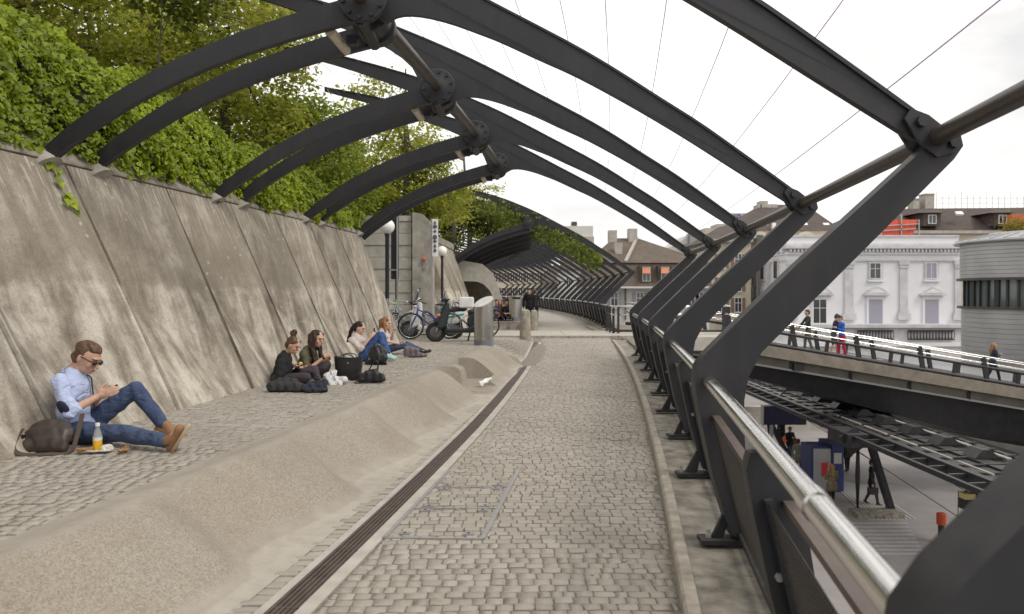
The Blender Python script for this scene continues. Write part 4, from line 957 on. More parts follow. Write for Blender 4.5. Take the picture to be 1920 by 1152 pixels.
for x in (1212, 1247, 1282):
    dm = boxpx('dormer', M['tile2'], x-13, 498, x+13, 531, D-.75, 1.6, r); dd = D-.80; fc.d = dd
    w = fc.window(x-6.5, 502, x+6.5, 527, M['offwhite'], M['glass'], 1, False, 1.0)
    a0, a1, a2, a3 = P(x-6.5, 503, dd-.05), P(x+6.5, 503, dd-.05), P(x+7, 513, dd-.45), P(x-7, 513, dd-.45)
    MB().add([a0, a1, a2, a3]+[v+Vector((0, .03, .04)) for v in (a0, a1, a2, a3)], [(0, 1, 2, 3), (7, 6, 5, 4), (0, 4, 5, 1), (2, 6, 7, 3), (1, 5, 6, 2), (3, 7, 4, 0)]).build('awning', M['orange'], r, None, True)
fc.d = D-.15
for x in (1152, 1200, 1232, 1296, 1318): fc.window(x-6, 549, x+6, 577, M['white'], M['glass'], 1, True, 1.2, M['shut'], M['offwhite'])
boxpx('downpipe', M['pipe'], 1172, 541, 1174, 600, D-.3, .15, r)
D = 88.0; r = thing('slate_house', 'dark brown hip-roofed house with an arched cream dormer behind the mansion', 'house', P(1480, 700, D)); fc = Face(r, D)
hip('roof', M['tile2'], 1375, 1580, 432, 1428, 1510, 384, D, 16, r); boxpx('wall', M['cream'], 1382, 432.3, 1574, 470, D+.3, 14, r, GZ)
for x in (1425, 1512):
    dm = MB().prism(ppoly([(x-13, 447), (x-13, 440), (x-9, 436), (x, 434), (x+9, 436), (x+13, 440), (x+13, 447)], D-.7), FR, D-.7, D+2).build('dormer', M['cream'], r, None, True); a = P(x-6, 452, D-.75); c = P(x+6, 441, D-.75); MB().bb((a.x, D-.76, a.z), (c.x, D-.72, c.z)).build('pane', M['glass'], dm)
for i, (x0, y0, x1, y1) in enumerate(((1420, 384, 1428, 396), (1426, 377, 1440, 394), (1440, 383, 1458, 394))): boxpx('chimney', M['stonech'], x0, y0, x1, y1, D+7, 1.6, r)
boxpx('vent_pipe', M['white'], 1449, 418, 1455, 441, D-.3, .4, r)
for x in (1430, 1466, 1504, 1544):
    a = P(x, 421, D+2.5); MB().box(a+Vector((0, -.8, -.15)), (.7, .2, .55), Matrix.Rotation(rad(-45), 3, 'X')).build('skylight', M['white'], r, None, True)
D = 84.0; r = thing('cream_house', 'narrow cream house with brown shuttered windows beside the mansion', 'house', P(1375, 700, D)); fc = Face(r, D)
boxpx('wall', M['cream'], 1341, 452, 1408, 640, D, 12, r, GZ); hip('roof', M['tile2'], 1330, 1414, 452, 1350, 1405, 425, D-.5, 13, r); boxpx('cornice', M['grey'], 1336, 448, 1412, 454, D-.6, 12, r)
for x in (1353, 1384):
    for y in (490, 533, 572): fc.window(x-6, y-13, x+6, y+13, M['white'], M['glass'], 1, True, 1.0, M['bshut'], M['offwhite'])
D = 96.0; r = thing('mansard_house', 'long brown mansard roof with two dormers and a stone chimney behind the mansion', 'house', P(1780, 700, D)); fc = Face(r, D-.8)
e0, e1, t0, t1 = P(1600, 432, D), P(2080, 432, D), P(1668, 392, D+5), P(2080, 388, D+5)
hexa('roof', M['tile2'], [(e0.x, D, e0.z), (e1.x, D, e1.z), (e1.x, D+16, e1.z), (e0.x, D+16, e0.z), (t0.x, D+5, t0.z), (t1.x, D+5, t1.z), (t1.x, D+11, t1.z), (t0.x, D+11, t0.z)], r)
boxpx('eaves', M['stonech'], 1602, 432.3, 2080, 438, D-.4, 15, r); boxpx('wall', M['cream'], 1606, 438.2, 2080, 470, D+.2, 14, r, GZ)
for x in (1748, 1880, 1960):
    dm = boxpx('dormer', M['tile2'], x-16, 398, x+16, 424, D-.4, 5, r); fc.d = D-.5; fc.window(x-6.5, 404, x+6.5, 419, M['white'], M['glass'], 1, False, .9)
    hip('dormer_roof', M['tile2'], x-24, x+24, 399, x-12, x+12, 394, D-.9, 6, r)
for x0, y0, x1, y1 in ((1735, 365, 1752, 394), (1713, 374, 1724, 398)): 
    boxpx('chimney', M['stonech'], x0, y0, x1, y1, D+6, 1.6, r); boxpx('chimney_cap', M['grey'], x0-1, y0-2, x1+1, y0, D+5.9, 1.8, r)
b = MB(); a = P(1756, 387, D+8); c = P(2000, 385, D+8)
for k in range(22): x = a.x+(c.x-a.x)*k/21; b.bar((x, D+8, a.z-.5), (x, D+8, a.z+(1.5 if k % 4 else 2.1)), .05, .05)
for z in (.4, 1.1): b.bar((a.x, D+8, a.z+z), (c.x, D+8, a.z+z), .04, .04)
b.build('roof_railing', M['zinc'], r, None, True)
for x in (1790, 1860): p = P(x, 402, D+1.8); MB().box(p+Vector((0, -1.0, 0)), (.9, .25, .6), Matrix.Rotation(rad(-50), 3, 'X')).build('skylight', M['white'], r, None, True)
r = thing('tiled_house', 'dark pyramid roof half hidden by the big pylon', 'house', P(1620, 700, 100)); hip('roof', M['tile2'], 1558, 1700, 440, 1640, 1668, 384, 100, 14, r); boxpx('wall', M['cream'], 1566, 440.3, 1696, 470, 100.3, 12, r, GZ)
D = 92.5; r = thing('scaffold_net', 'red scaffold netting with pale poles beside the dark roofs', 'scaffold', P(1690, 450, D))
MB().prism(ppoly([(1652, 441), (1668, 412), (1722, 412), (1712, 441)], D), FR, D, D+1.2).build('netting', M['rednet'], r, None, True)
for x0, y0, x1, y1 in ((1652, 441, 1652, 408), (1690, 441, 1690, 402), (1723, 441, 1723, 412), (1652, 424, 1722, 420), (1655, 433, 1718, 429)): MB().bar(P(x0, y0, D-.15), P(x1, y1, D-.15), .12, .12).build('scaffold_pole', M['zinc'], r, None, True)
for i, (x0, y0, x1, y1) in enumerate(((1899, 402, 1990, 416),)): MB().bb((P(x0, 0, 93).x, 93, P(0, y1, 93).z), (P(x1, 0, 93).x, 94, P(0, y0, 93).z)).build('netting', M['rednet'], r, None, True)
# --- distant blocks
r = thing('white_block', 'far white flat-roofed block with a small dark plant box on top', 'building', P(1085, 700, 130)); D = 130
boxpx('wall', M['offwhite'], 1058, 424, 1112, 600, D, 12, r, GZ); boxpx('plant_box', M['pipe'], 1072, 416, 1082, 423.8, D+2, 2, r); boxpx('window', M['glass'], 1060, 428, 1066, 434, D-.1, .2, r); boxpx('wall', M['stonech'], 1096, 444, 1114, 600, D-3, 3, r, GZ)
r = thing('glass_block', 'far gabled block with a blue glass front under the pergola pipe', 'building', P(1300, 700, 120)); D = 120
MB().prism(ppoly([(1262, 470), (1262, 462), (1292, 440), (1318, 456), (1330, 462), (1330, 600), (1262, 600)], D), FR, D, D+10).build('wall', M['offwhite'], r, None, True); boxpx('glazing', M['blueg'], 1290, 441, 1310, 458, D-.3, .4, r); boxpx('parapet', M['grey'], 1283, 457.5, 1330, 470, D-1, 1.5, r)
r = thing('grey_block', 'far grey and tan flat block with terraces behind the third pylon', 'building', P(1350, 700, 110)); D = 110
boxpx('wall', M['grey'], 1322, 428, 1382, 600, D, 12, r, GZ); boxpx('terrace_band', M['cream'], 1322, 430, 1342, 440, D-1, 2, r); boxpx('window', M['blueg'], 1325, 441, 1336, 448, D-.2, .4, r); boxpx('plant_room', M['grey'], 1345, 420, 1372, 428, D+3, 4, r)
boxpx('window', M['glass'], 1346, 433, 1352, 441, D-.2, .4, r); boxpx('window', M['glass'], 1358, 433, 1364, 441, D-.2, .4, r)
r = thing('roof_sign', 'purple lettered panel on a roof behind the dark hipped house', 'sign', P(1388, 420, 118)); D = 118
boxpx('sign_panel', simple('lilac_panel', (.42, .38, .50), .6), 1360, 400, 1412, 440, D, 1.0, r)
def text(body, loc, size, mat, parent, name='lettering', rot=(PI/2, 0, 0), world=True, ext=.02):
    c = bpy.data.curves.new(name, 'FONT'); c.body = body; c.size = size; c.extrude = ext; c.align_x = 'CENTER'; c.align_y = 'CENTER'
    o = bpy.data.objects.new(name, c); COL.objects.link(o); dg = bpy.context.evaluated_depsgraph_get(); me = bpy.data.meshes.new_from_object(o.evaluated_get(dg)); bpy.data.objects.remove(o); bpy.data.curves.remove(c)
    me.materials.clear(); me.materials.append(mat); ob = put(name, me, parent); 
    if world and parent.type == 'EMPTY': ob.matrix_parent_inverse = Matrix.Translation(-Vector(parent.location))
    ob.location = loc; ob.rotation_euler = rot; return ob
p = P(1386, 409, D); text('URG', (p.x, D-.03, p.z), 1.6, simple('purple_paint', (.10, .06, .17), .6), r)
# buildings seen through the far pergola
D = 125.0; r = thing('apartment_house', 'cream apartment house with rows of dark windows beyond the far pergola', 'house', P(1010, 700, D)); fc = Face(r, D)
boxpx('wall', M['cream'], 905, 478, 1034, 640, D, 14, r, GZ); hip('roof', M['tile2'], 900, 1040, 478, 925, 1010, 452, D-.6, 16, r)
for i in range(8):
    for y in (495, 520, 548): fc.window(914+i*15.5-3.6, y-8, 914+i*15.5+3.6, y+8, M['white'], M['glass'], 1, False, .7, M['bshut'])
D = 116.0; r = thing('tiled_house', 'house with steep dark roof beyond the far pergola', 'house', P(1045, 700, D)); fc = Face(r, D)
boxpx('wall', M['offwhite'], 1020, 540, 1062, 640, D, 12, r, GZ); hip('roof', M['tile'], 1015, 1066, 541, 1030, 1052, 498, D-.5, 12, r)
D = 105.0; r = thing('white_house', 'plain white house wall beyond the far pergola joints', 'house', P(1085, 700, D)); fc = Face(r, D)
boxpx('wall', M['offwhite'], 1054, 505, 1120, 640, D, 12, r, GZ); hip('roof', M['tile'], 1050, 1124, 505, 1066, 1100, 482, D-.5, 12, r)
for x in (1066, 1086, 1106): fc.window(x-3.5, 520, x+3.5, 536, M['white'], M['glass'], 1, False, .7)
r = thing('street_tree', 'small orange-green tree top beside the pavilion roof', 'tree', P(1905, 425, 60)); c0 = P(1905, 425, 60); rr = np.random.default_rng(5); n = 900
MB().tube([(0, 0, -9), (.1, 0, -3), (0, 0, 0)], [.2, .15, .06], 8).build('trunk', M['bark'], r, 180)
C = rr.normal(0, 1, (n, 3))*np.array([.75, .7, .6])*.7; Nn = unit(rr.normal(0, 1, (n, 3))); up = unit(np.cross(Nn, rr.normal(0, 1, (n, 3)))); L = rr.uniform(.12, .26, n)
put('crown', leaf_mesh('crown', C, Nn, up, L, L*.6, mat_leaf('autumn_leaf', [(.16, .2, .03), (.3, .3, .04), (.5, .2, .04)], .4)), r)

# ------------------------------------------------------------------ footbridge
def bz(x):                                         # deck height
    t = x-4.2
    return .04-.02*min(t, 4)**2-.167*max(0, t-4)
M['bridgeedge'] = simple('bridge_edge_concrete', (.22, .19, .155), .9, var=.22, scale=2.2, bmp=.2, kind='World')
br = thing('footbridge', 'sloping footbridge with concrete edge and dark belly crossing over the platforms', 'footbridge', (12, 31, -1))
def sweep(poly, x0, x1, n, fn=None):
    b = MB(); m = len(poly); 
    for x in lin(x0, x1, n): b.v += [(x, y, bz(x)+(z if not fn else fn(x, z))) for y, z in poly]
    for i in range(n-1):
        for k in range(m): a, c = i*m+k, i*m+(k+1) % m; b.f.append((a, c, c+m, a+m)); b.m.append(0)
    b.f += [tuple(range(m-1, -1, -1)), tuple((n-1)*m+k for k in range(m))]; b.m += [0, 0]; return b
x0, x1 = 4.3, 34.0
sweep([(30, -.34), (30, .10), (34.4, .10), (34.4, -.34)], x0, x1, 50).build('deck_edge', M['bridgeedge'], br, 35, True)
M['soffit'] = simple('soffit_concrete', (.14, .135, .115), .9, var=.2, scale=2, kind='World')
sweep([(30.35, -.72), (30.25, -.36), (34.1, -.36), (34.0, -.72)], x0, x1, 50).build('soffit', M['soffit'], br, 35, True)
sweep([(30.28, -.78), (30.28, -.70), (30.36, -.70), (30.36, -.78)], x0, x1, 50).build('conduit', M['alu'], br, 35, True)
def belly(x, z): return z if z > -1.0 else -1.0-(.30+1.0*sstep(7, 21, x))*(abs(z)-1.0)
sweep([(30.6, -.74), (33.8, -.74), (33.4, -1.9), (32.2, -2.1), (31.0, -1.9)], x0, x1, 60, belly).build('box_girder', M['steel'], br, 35, True)
for x in lin(6.5, 30.5, 11):
    MB().bar((x, 30.2, bz(x)-.42), (x+.05, 30.33, bz(x)-.74), .10, .08).build('bracket', M['steel'], br, None, True)
MB().box((11.6, 30.2, bz(11.6)-.55), (.42, .12, .3)).build('junction_box', M['steel'], br, None, True)
for y in (30.15, 34.2):
    for dz, rr_, mt, nm in ((1.12, .032, 'rail', 'top_rail'), (.86, .026, 'rail', 'lower_rail'), (.70, .05, 'steel', 'mid_rail'), (.18, .07, 'steel', 'bottom_rail')):
        MB().tube([(x, y, bz(x)+dz) for x in lin(5.2, 33, 46)], rr_, 8).build(nm, M[mt], br, 180, True)
    for i, x in enumerate(lin(6.2, 32, 11)):
        MB().bar((x+.10, y+.02, bz(x)+.10), (x-.06, y+.02, bz(x)+1.08), .11, .17).build('rail_post', M['steel'], br, None, True)
        MB().bar((x+1.32, y+.02, bz(x+1.3)+.10), (x+1.40, y+.02, bz(x+1.3)+.72), .09, .13).build('rail_post', M['steel'], br, None, True)
o = MB().bb((3.4, 25.9, -.4), (8.2, 30.0, .07)).bb((3.4, 29.9, -.4), (4.3, 34.4, .07)).build('bridge_landing', M['pale_concrete']); tag(o, kind='structure')
lr = thing('landing_railing', 'stainless double railing closing the footbridge landing', 'railing', (5.5, 29, 0))
for (a, c) in (((3.7, 27.5), (8.0, 27.5)), ((8.0, 27.5), (8.6, 30.1)), ((3.75, 29.6), (3.75, 27.5))):
    for z, rr_, mt in ((1.1, .035, 'rail'), (.8, .026, 'rail'), (.2, .04, 'steel')): MB().tube([(*a, z), (*c, z)], rr_, 8).build('rail_tube', M[mt], lr, 180, True)
    for t in (.05, .5, .95): MB().bar((a[0]+(c[0]-a[0])*t, a[1]+(c[1]-a[1])*t, .07), (a[0]+(c[0]-a[0])*t, a[1]+(c[1]-a[1])*t, 1.08), .08, .08).build('rail_post', M['steel'], lr, None, True)

# ------------------------------------------------------------------ station below
SZ = -6.8
def SP(px, py, z=SZ): d = FPX*(CAMZ-z)/(py-HOR); return P(px, py, d)
M['tact'] = simple('pale_tactile_paving', (.42, .41, .40), .85, var=.1, scale=6)
t = thing('tactile_paving', 'pale ribbed guide paving strips set in the platform', 'paving', SP(1640, 1000))
for i in range(12):                                   # guide ribs and studs
    for a, c in (((1555+i*6.0, 900+i*.9), (1632+i*7.6, 975-i*.1)),):
        p, q = SP(*a), SP(*c); MB().bar(p+Vector((0, 0, .012)), q+Vector((0, 0, .012)), .09, .024).build('guide_rib', M['tact'], t, None, True)
for i in range(18):
    for j in range(9):
        p = SP(1590+i*6.3+j*4.2, 982+j*7.2); MB().box(p+Vector((0, 0, .012)), (.085, .16, .024)).build('stud', M['tact'], t, None, True)
cs = thing('platform_canopy', 'dark slatted platform canopy on slanting steel legs', 'canopy', (13.5, 28.5, SZ))
base = SP(1643, 968); MB().box(base+Vector((0, 0, .1)), (1.75, .8, .2)).build('plinth', M['kerb'], cs, None, True)
ct = P(1618, 812, base.y)
MB().tube([SP(1608, 962)+Vector((0, 0, .15)), (P(1608, 893, base.y)), P(1609, 815, base.y)], [.035, .09, .04], 10).build('leg', M['steel'], cs, 180, True)
MB().bar(SP(1671, 962)+Vector((0, 0, .1)), P(1627, 815, base.y), .20, .34, (0, 1, 0)).build('leg', M['steel'], cs, None, True)
MB().bb((ct.x-.95, base.y-.9, ct.z-.38), (ct.x+.85, base.y+.9, ct.z+.10)).build('leg_head', M['steel'], cs, None, True)
MB().bar((ct.x-.9, base.y-.5, ct.z-.4), (ct.x-.3, base.y-.5, ct.z), .1, .8).build('stub', M['steel'], cs, None, True)
base2 = SP(1466, 865); MB().box(base2+Vector((0, 0, .1)), (1.5, .8, .2)).build('plinth', M['kerb'], cs, None, True)
MB().bar(base2+Vector((.4, 0, .1)), P(1432, 770, base2.y), .20, .34, (0, 1, 0)).build('leg', M['steel'], cs, None, True); MB().tube([base2+Vector((-.5, 0, .1)), P(1440, 790, base2.y)], .07, 8).build('leg', M['steel'], cs, None, True)
cx0, cz = ct.x-.05, ct.z-.02
b0, b1 = 16.0, 46.0
for dx, w, h in ((-.1, .22, .34), (1.15, .5, .26), (2.55, .2, .3), (-.75, .12, .16)): MB().bb((cx0+dx, b0, cz-h/2), (cx0+dx+w, b1, cz+h/2)).build('purlin', M['steel'], cs, None, True)
MB().bb((cx0-.05, b0, cz+.02), (cx0+2.6, b1, cz+.06)).build('tray', M['steel'], cs, None, True)
for i in range(29):
    y = b0+.5+i*1.0; 
    MB().bar((cx0-.6, y, cz+.02), (cx0+2.7, y, cz+.14), .10, .12).build('cross_rib', M['steel'], cs, None, True)
    if i % 2: MB().prism([(cx0+1.2, cz+.15), (cx0+2.0, cz+.15), (cx0+1.7, cz+.42), (cx0+1.45, cz+.42)], FR, y-.35, y+.35).build('bracket', M['steel'], cs, None, True)
for i in range(14):
    y = b0+1+i*2.0; MB().bb((cx0+.35, y, cz+.16), (cx0+.43, y+1.7, cz+.2)).build('glazing_strip', M['concrete'], cs, None, True)
    MB().bb((cx0+2.1, y, cz+.16), (cx0+2.25, y+1.7, cz+.2)).build('glazing_strip', M['concrete'], cs, None, True)
dl = thing('hanging_display', 'blank dark blue departure board hanging under the canopy', 'departure board', P(1472, 780, 37)); a, c = P(1432, 797, 37), P(1512, 762, 37)
M['navy'] = simple('navy_screen', (.012, .014, .075), .3, var=.2, scale=2); M['bluep'] = simple('blue_panel', (.025, .04, .15), .5)
MB().bb((a.x, 37, a.z), (c.x, 37.25, c.z)).build('housing', M['steel'], dl, None, True); MB().bb((a.x+.05, 36.97, a.z+.05), (c.x-.05, 36.995, c.z-.05)).build('screen', M['navy'], dl, None, True); MB().bb((a.x-.05, 36.95, a.z-.02), (a.x, 37.3, c.z+.05)).build('side_trim', M['zinc'], dl, None, True)
MB().bb((a.x, 36.96, c.z), (c.x, 37.3, c.z+.05)).build('top_trim', M['zinc'], dl, None, True)
p = P(1446, 0, 37.1).x; MB().bb((p-.08, 37.03, SZ), (p+.08, 37.2, a.z)).build('post', M['zinc'], dl, None, True)
MB().bar((a.x+.4, 37.1, c.z), (a.x+1.5, 37.1, c.z+1.2), .06, .06).build('hanger', M['steel'], dl, None, True)
tm = thing('ticket_machine', 'blue and grey ticket machine kiosk with a red notice', 'ticket machine', SP(1548, 922)); b_ = SP(1548, 922); y = b_.y
xa, xb, xc = P(1520, 0, y).x, P(1556, 0, y).x, P(1580, 0, y).x; zt = P(0, 838, y).z; zt2 = P(0, 833, y).z
MB().bb((xa, y, SZ), (xb, y+1.1, zt)).build('cabinet', M['bluep'], tm, None, True); MB().bb((xa+.10, y-.04, SZ+.05), (xb+.04, y-.005, zt-.08)).build('front_panel', M['zinc'], tm, None, True)
MB().bb((xb+.05, y-.1, SZ), (xc, y+1.3, zt2)).build('side_panel', M['bluep'], tm, None, True); MB().bb((xb+.12, y-.13, zt2-.8), (xc-.1, y-.105, zt2-.35)).build('notice', M['offwhite'], tm, None, True)
MB().bb((P(1540, 0, y).x, y-.07, P(0, 893, y).z), (P(1551, 0, y).x, y-.045, P(0, 867, y).z)).build('red_notice', simple('red_enamel', (.55, .03, .03), .4), tm, None, True)
ob = thing('litter_post', 'short dark post with an orange-red top on the platform', 'post', SP(1765, 1018)); q = SP(1765, 1018)
MB().lathe([(.10, 0), (.10, .62)], 14, q).build('post_tube', M['steel'], ob, 40, True); MB().lathe([(.145, .62), (.15, .64), (.15, .98), (.13, 1.0)], 14, q).build('cap_sleeve', simple('orange_red_enamel', (.50, .075, .03), .5), ob, 40, True)
sb = thing('platform_lamp_box', 'black box lamp with a yellow end hung over the platform', 'lamp', P(1835, 938, 22)); a = P(1815, 960, 22); c = P(1862, 930, 22)
MB().bb((a.x, 22, a.z), (c.x, 22.5, c.z)).build('box', M['black'], sb, None, True); MB().bb((a.x-.12, 21.95, c.z-.1), (a.x+.2, 22.3, c.z+.06)).build('end_cap', simple('yellow_cream', (.6, .5, .25), .5), sb, None, True); MB().tube([P(1797, 920, 22), P(1796, 972, 22)], .012, 5).build('drop_wire', M['steel'], sb, None, True)
MB().tube([(a.x, 22.2, c.z), (a.x+.5, 22.2, cz)], .02, 5).build('hanger', M['steel'], sb, None, True)
for i, (u, v) in enumerate((((1500, 775, 34), (1820, 985, 22)), ((1560, 770, 36), (1850, 945, 24)), ((1428, 735, 40), (1660, 880, 30)))):
    o = MB().tube([P(*u), P(*v)], .013, 5).build('overhead_cable', M['steel']); tag(o, ['thin cable crossing low over the platform', 'thin cable beside the platform canopy edge', 'thin cable running past the departure board'][i], 'cable')
o = MB().bb((14, 46, SZ), (21, 46.6, SZ+1.35)).bb((8, 46.0, SZ), (14, 46.4, SZ+.35)).build('platform_parapet', M['pale_concrete']); tag(o, 'pale concrete parapet at the far end of the platform', 'parapet')
o = MB().bb((20.05, -10, SZ), (20.2, 60, SZ+.008)).build('platform_edge_line', M['offwhite']); tag(o, kind='structure')
for i, x in enumerate((21.4, 22.9)):
    o = MB().bb((x, -10, -7.52), (x+.07, 90, -7.36)).build('rail_track', M['pipe']); tag(o, ['railway rail nearer the platform canopy', 'railway rail nearer the far platform'][i], 'rail')
tr = thing('track_sleepers', 'row of concrete sleepers under the rails', 'sleepers', (22, 30, -7.5))
for i in range(70): MB().bb((21, 14+i*.65, -7.54), (23.4, 14+i*.65+.26, -7.44)).build('sleeper', M['kerb'], tr, None, True)
for i, (px, py, col) in enumerate(((1653, 772, 'yellow sign plate beyond the tracks nearest the bridge belly'), (1683, 782, 'yellow sign plate beside the tracks farther along'))):
    p = P(px, py, 48); o = MB().box(p, (.35, .1, .4)).bar(p-Vector((0, 0, .2)), p-Vector((0, 0, 2.2)), .06, .06).build('track_sign', simple('yellow_sign', (.7, .45, .03), .5)); tag(o, col, 'sign')
o = MB()
for i in range(8): o.bb((26.4+i*.45, 10, -3.2-.02*i), (26.75+i*.45, 60, -3.1-.02*i))
o = o.build('far_canopy_roof', M['zinc']); tag(o, 'ribbed pale canopy roof over the far platform', 'canopy')
for i in range(6):
    y = 14+i*8; o = MB().bar((28, y, -6.7), (28.4, y, -3.2), .25, .25).build('canopy_column', M['steel']); tag(o, 'dark column under the far platform canopy, %s along' % FARLB[i], 'column')
# ================================================================== OBJECTS ON THE PROMENADE
def rot(rz): return Matrix.Rotation(rz, 3, 'Z')
def bent(pts, n): 
    p = [Vector(q) for q in pts]; p = [p[0]*2-p[1]]+p+[p[-1]*2-p[-2]]; out = []; m = len(p)-3
    for i in range(n):
        t = i/(n-1)*m; k = min(int(t), m-1); t -= k; a, b, c, d = p[k:k+4]
        out.append(.5*((2*b)+(c-a)*t+(2*a-5*b+4*c-d)*t*t+(3*b-a-3*c+d)*t**3))
    return out
def remesh(b, voxel, name, mat, parent=None, it=4, jitter=0, world=True, smooth=True, fn=None):
    me = bpy.data.meshes.new('tmp'); me.from_pydata(b.v, [], b.f); o = bpy.data.objects.new('tmp', me); COL.objects.link(o)
    m = o.modifiers.new('r', 'REMESH'); m.mode = 'VOXEL'; m.voxel_size = voxel; m.use_smooth_shade = True
    if it: s = o.modifiers.new('s', 'SMOOTH'); s.factor = .5; s.iterations = it
    dg = bpy.context.evaluated_depsgraph_get(); r = bpy.data.meshes.new_from_object(o.evaluated_get(dg)); bpy.data.objects.remove(o); bpy.data.meshes.remove(me)
    r.name = name; r.materials.clear()
    for q in (mat if isinstance(mat, (list, tuple)) else [mat]): r.materials.append(q)
    if jitter or fn:
        n = len(r.vertices); co = np.empty(n*3, np.float32); r.vertices.foreach_get('co', co); co = co.reshape(-1, 3)
        if fn: co = fn(co)
        if jitter: co = co+jitter*np.stack([np.sin(co[:, 0]*41+co[:, 2]*57), np.sin(co[:, 1]*47+co[:, 0]*61), np.sin(co[:, 2]*53+co[:, 1]*39)], 1)
        r.vertices.foreach_set('co', co.astype(np.float32).ravel()); r.update()
    r.polygons.foreach_set('use_smooth', [True]*len(r.polygons))
    return put(name, r, parent, world)
M['brushed'] = simple('brushed_bin_steel', (.40, .385, .36), .3, .9, var=.05, scale=3, rvar=.05)
M['binband'] = simple('grey_blue_band', (.17, .18, .22), .5)
def litter_bin(name, label, base, r, h, slant, rz):
    e = thing(name, label, 'litter bin', base, 'steel litter bins', rz); n = 36
    b = MB(); b.lathe([(r*1.0, 0), (r*1.0, .13)], n); b.build('base_band', M['binband'], e, 40)
    b = MB()
    top = lambda a: h-slant*(.5-.5*math.cos(a))
    for k in range(n): a = 2*PI*k/n; b.v.append((r*.985*math.cos(a), r*.985*math.sin(a), .131))
    for k in range(n): a = 2*PI*k/n; b.v.append((r*.985*math.cos(a), r*.985*math.sin(a), top(a)))
    b.f += [(k, (k+1) % n, n+(k+1) % n, n+k) for k in range(n)]
    b.m = [0]*len(b.f); b.build('body', M['brushed'], e, 40)
    b = MB(); m = 10
    for k in range(n):
        a = 2*PI*k/n; b.v.append((r*.985*math.cos(a), r*.985*math.sin(a), top(a)))
    b.f = [tuple(range(n))]; b.m = [0]; b.build('lid', simple('pale_bin_lid', (.66, .65, .63), .4, .4), e)
    return e
p = on_ground(907, 647); litter_bin('litter_bin', 'brushed steel litter bin with slanted top on the end of the concrete seat', (p.x, p.y, .355), .235, 1.18, .26, rad(48))
litter_bin('litter_bin', 'shorter steel litter bin with dark slot on the raised terrace further back', (P(966, 0, 32.6).x, 32.6, .37), .29, 1.13, .06, rad(0))
bk = bpy.data.objects['litter_bin.001']; MB().box((.05, -.285, 1.0), (.34, .03, .09)).build('slot', M['dark'], bk)
for (px, py, h, lab) in ((985, 638, .98, 'weathered round stone bollard standing alone on the setts'), (1001, 618, .86, 'stone bollard behind, beside the standing people')):
    p = on_ground(px, py) if py > 625 else P(px, py, 31.2); z = p.z if py > 625 else .02
    MB().lathe([(.19, 0), (.185, .1), (.17, .55), (.155, h-.1), (.135, h-.03), (.08, h), (.01, h+.01)], 18, (p.x, p.y, z)).build('bollard', simple('bollard_stone', (.30, .27, .22), .9, var=.3, scale=9, bmp=.5) if h > .9 else bpy.data.materials['bollard_stone'], None, 40)
    tag(bpy.data.objects['bollard' if h > .9 else 'bollard.001'], lab, 'bollard', 'stone bollards')
# globe lamps
M['opal'] = simple('opal_globe', (.86, .85, .82), .25, var=.02)
for (px, py, r, d, lab) in ((726, 425, 14, 21.6, 'globe lamp on a dark post just behind the end of the leaning wall'), (829, 471, 9.3, 24.3, 'smaller globe lamp on a thin dark post before the second leaning wall')):
    c = P(px, py, d); R_ = r/FPX*d; e = thing('globe_lamp', lab, 'street lamp', (c.x, d, G(d, -6)), 'globe lamps')
    MB().ell(c, R_, n=24, m=16).build('globe', M['opal'], e, 180, True)
    w = .06 if r > 10 else .042
    MB().lathe([(w, G(d, -6)-c.z), (w, -R_-.1), (w*1.25, -R_-.06), (w*1.25, -R_+.03)], 14, c).build('post', M['steel'], e, 40, True)
e = thing('sign_board', 'tall narrow dark sign panel seen edge-on between two grey posts', 'sign', P(742, 600, 22.6)); d = 22.6
def pbox(b, x0, y0, x1, y1, d, t): a = P(x0, y1, d); c = P(x1, y0, d); return b.bb((a.x, d, a.z), (c.x, d+t, c.z))
pbox(MB(), 733, 393, 747, 524, d, .10).build('panel', M['steel'], e, None, True); pbox(MB(), 743.5, 395, 746, 600, d-.1, .07).build('post', M['zinc'], e, None, True); pbox(MB(), 741, 450, 744, 600, d+.2, .07).build('post', M['steel'], e, None, True); pbox(MB(), 733, 505, 745, 508, d-.06, .06).build('brace', M['zinc'], e, None, True)
e = thing('sign_board', 'tall white notice panel with dark symbols on a grey post', 'sign', P(812, 600, 23.2)); d = 23.2
pbox(MB(), 810.5, 411, 821, 481, d, .08).build('panel', M['white'], e, None, True); pbox(MB(), 808, 410, 811, 600, d+.03, .06).build('post', M['zinc'], e, None, True)
M['ink'] = simple('grey_print', (.10, .10, .13), .6)
for (y, h, w) in ((418, 4, 4), (425, 5, 6), (434, 4, 5), (445, 6, 6), (453, 3.5, 5), (462, 6, 4), (470, 5, 5)):
    c = P(815.5, y, d); MB().lathe([(.012*w, -.006), (.012*w, .006)], 7 if y % 2 else 4, (c.x, d-.012, c.z), Matrix.Rotation(PI/2, 3, 'X') @ Matrix.Scale(h/w*1.1, 3, (0, 1, 0))).build('printed_symbol', M['ink'], e, None, True)
e = thing('round_button', 'small round orange-red button box on the end pier of the board-marked wall', 'button box', P(795, 487, 24.9)); c = P(795, 486, 24.9)
MB().lathe([(.07, 0), (.07, .05), (.04, .07)], 16, c, Matrix.Rotation(PI/2, 3, 'X')).build('button', simple('orange_red_plastic', (.55, .13, .05), .5), e, 40, True); pbox(MB(), 793, 490, 798, 505, 24.9, .04).build('pipe_box', M['alu'], e, None, True)

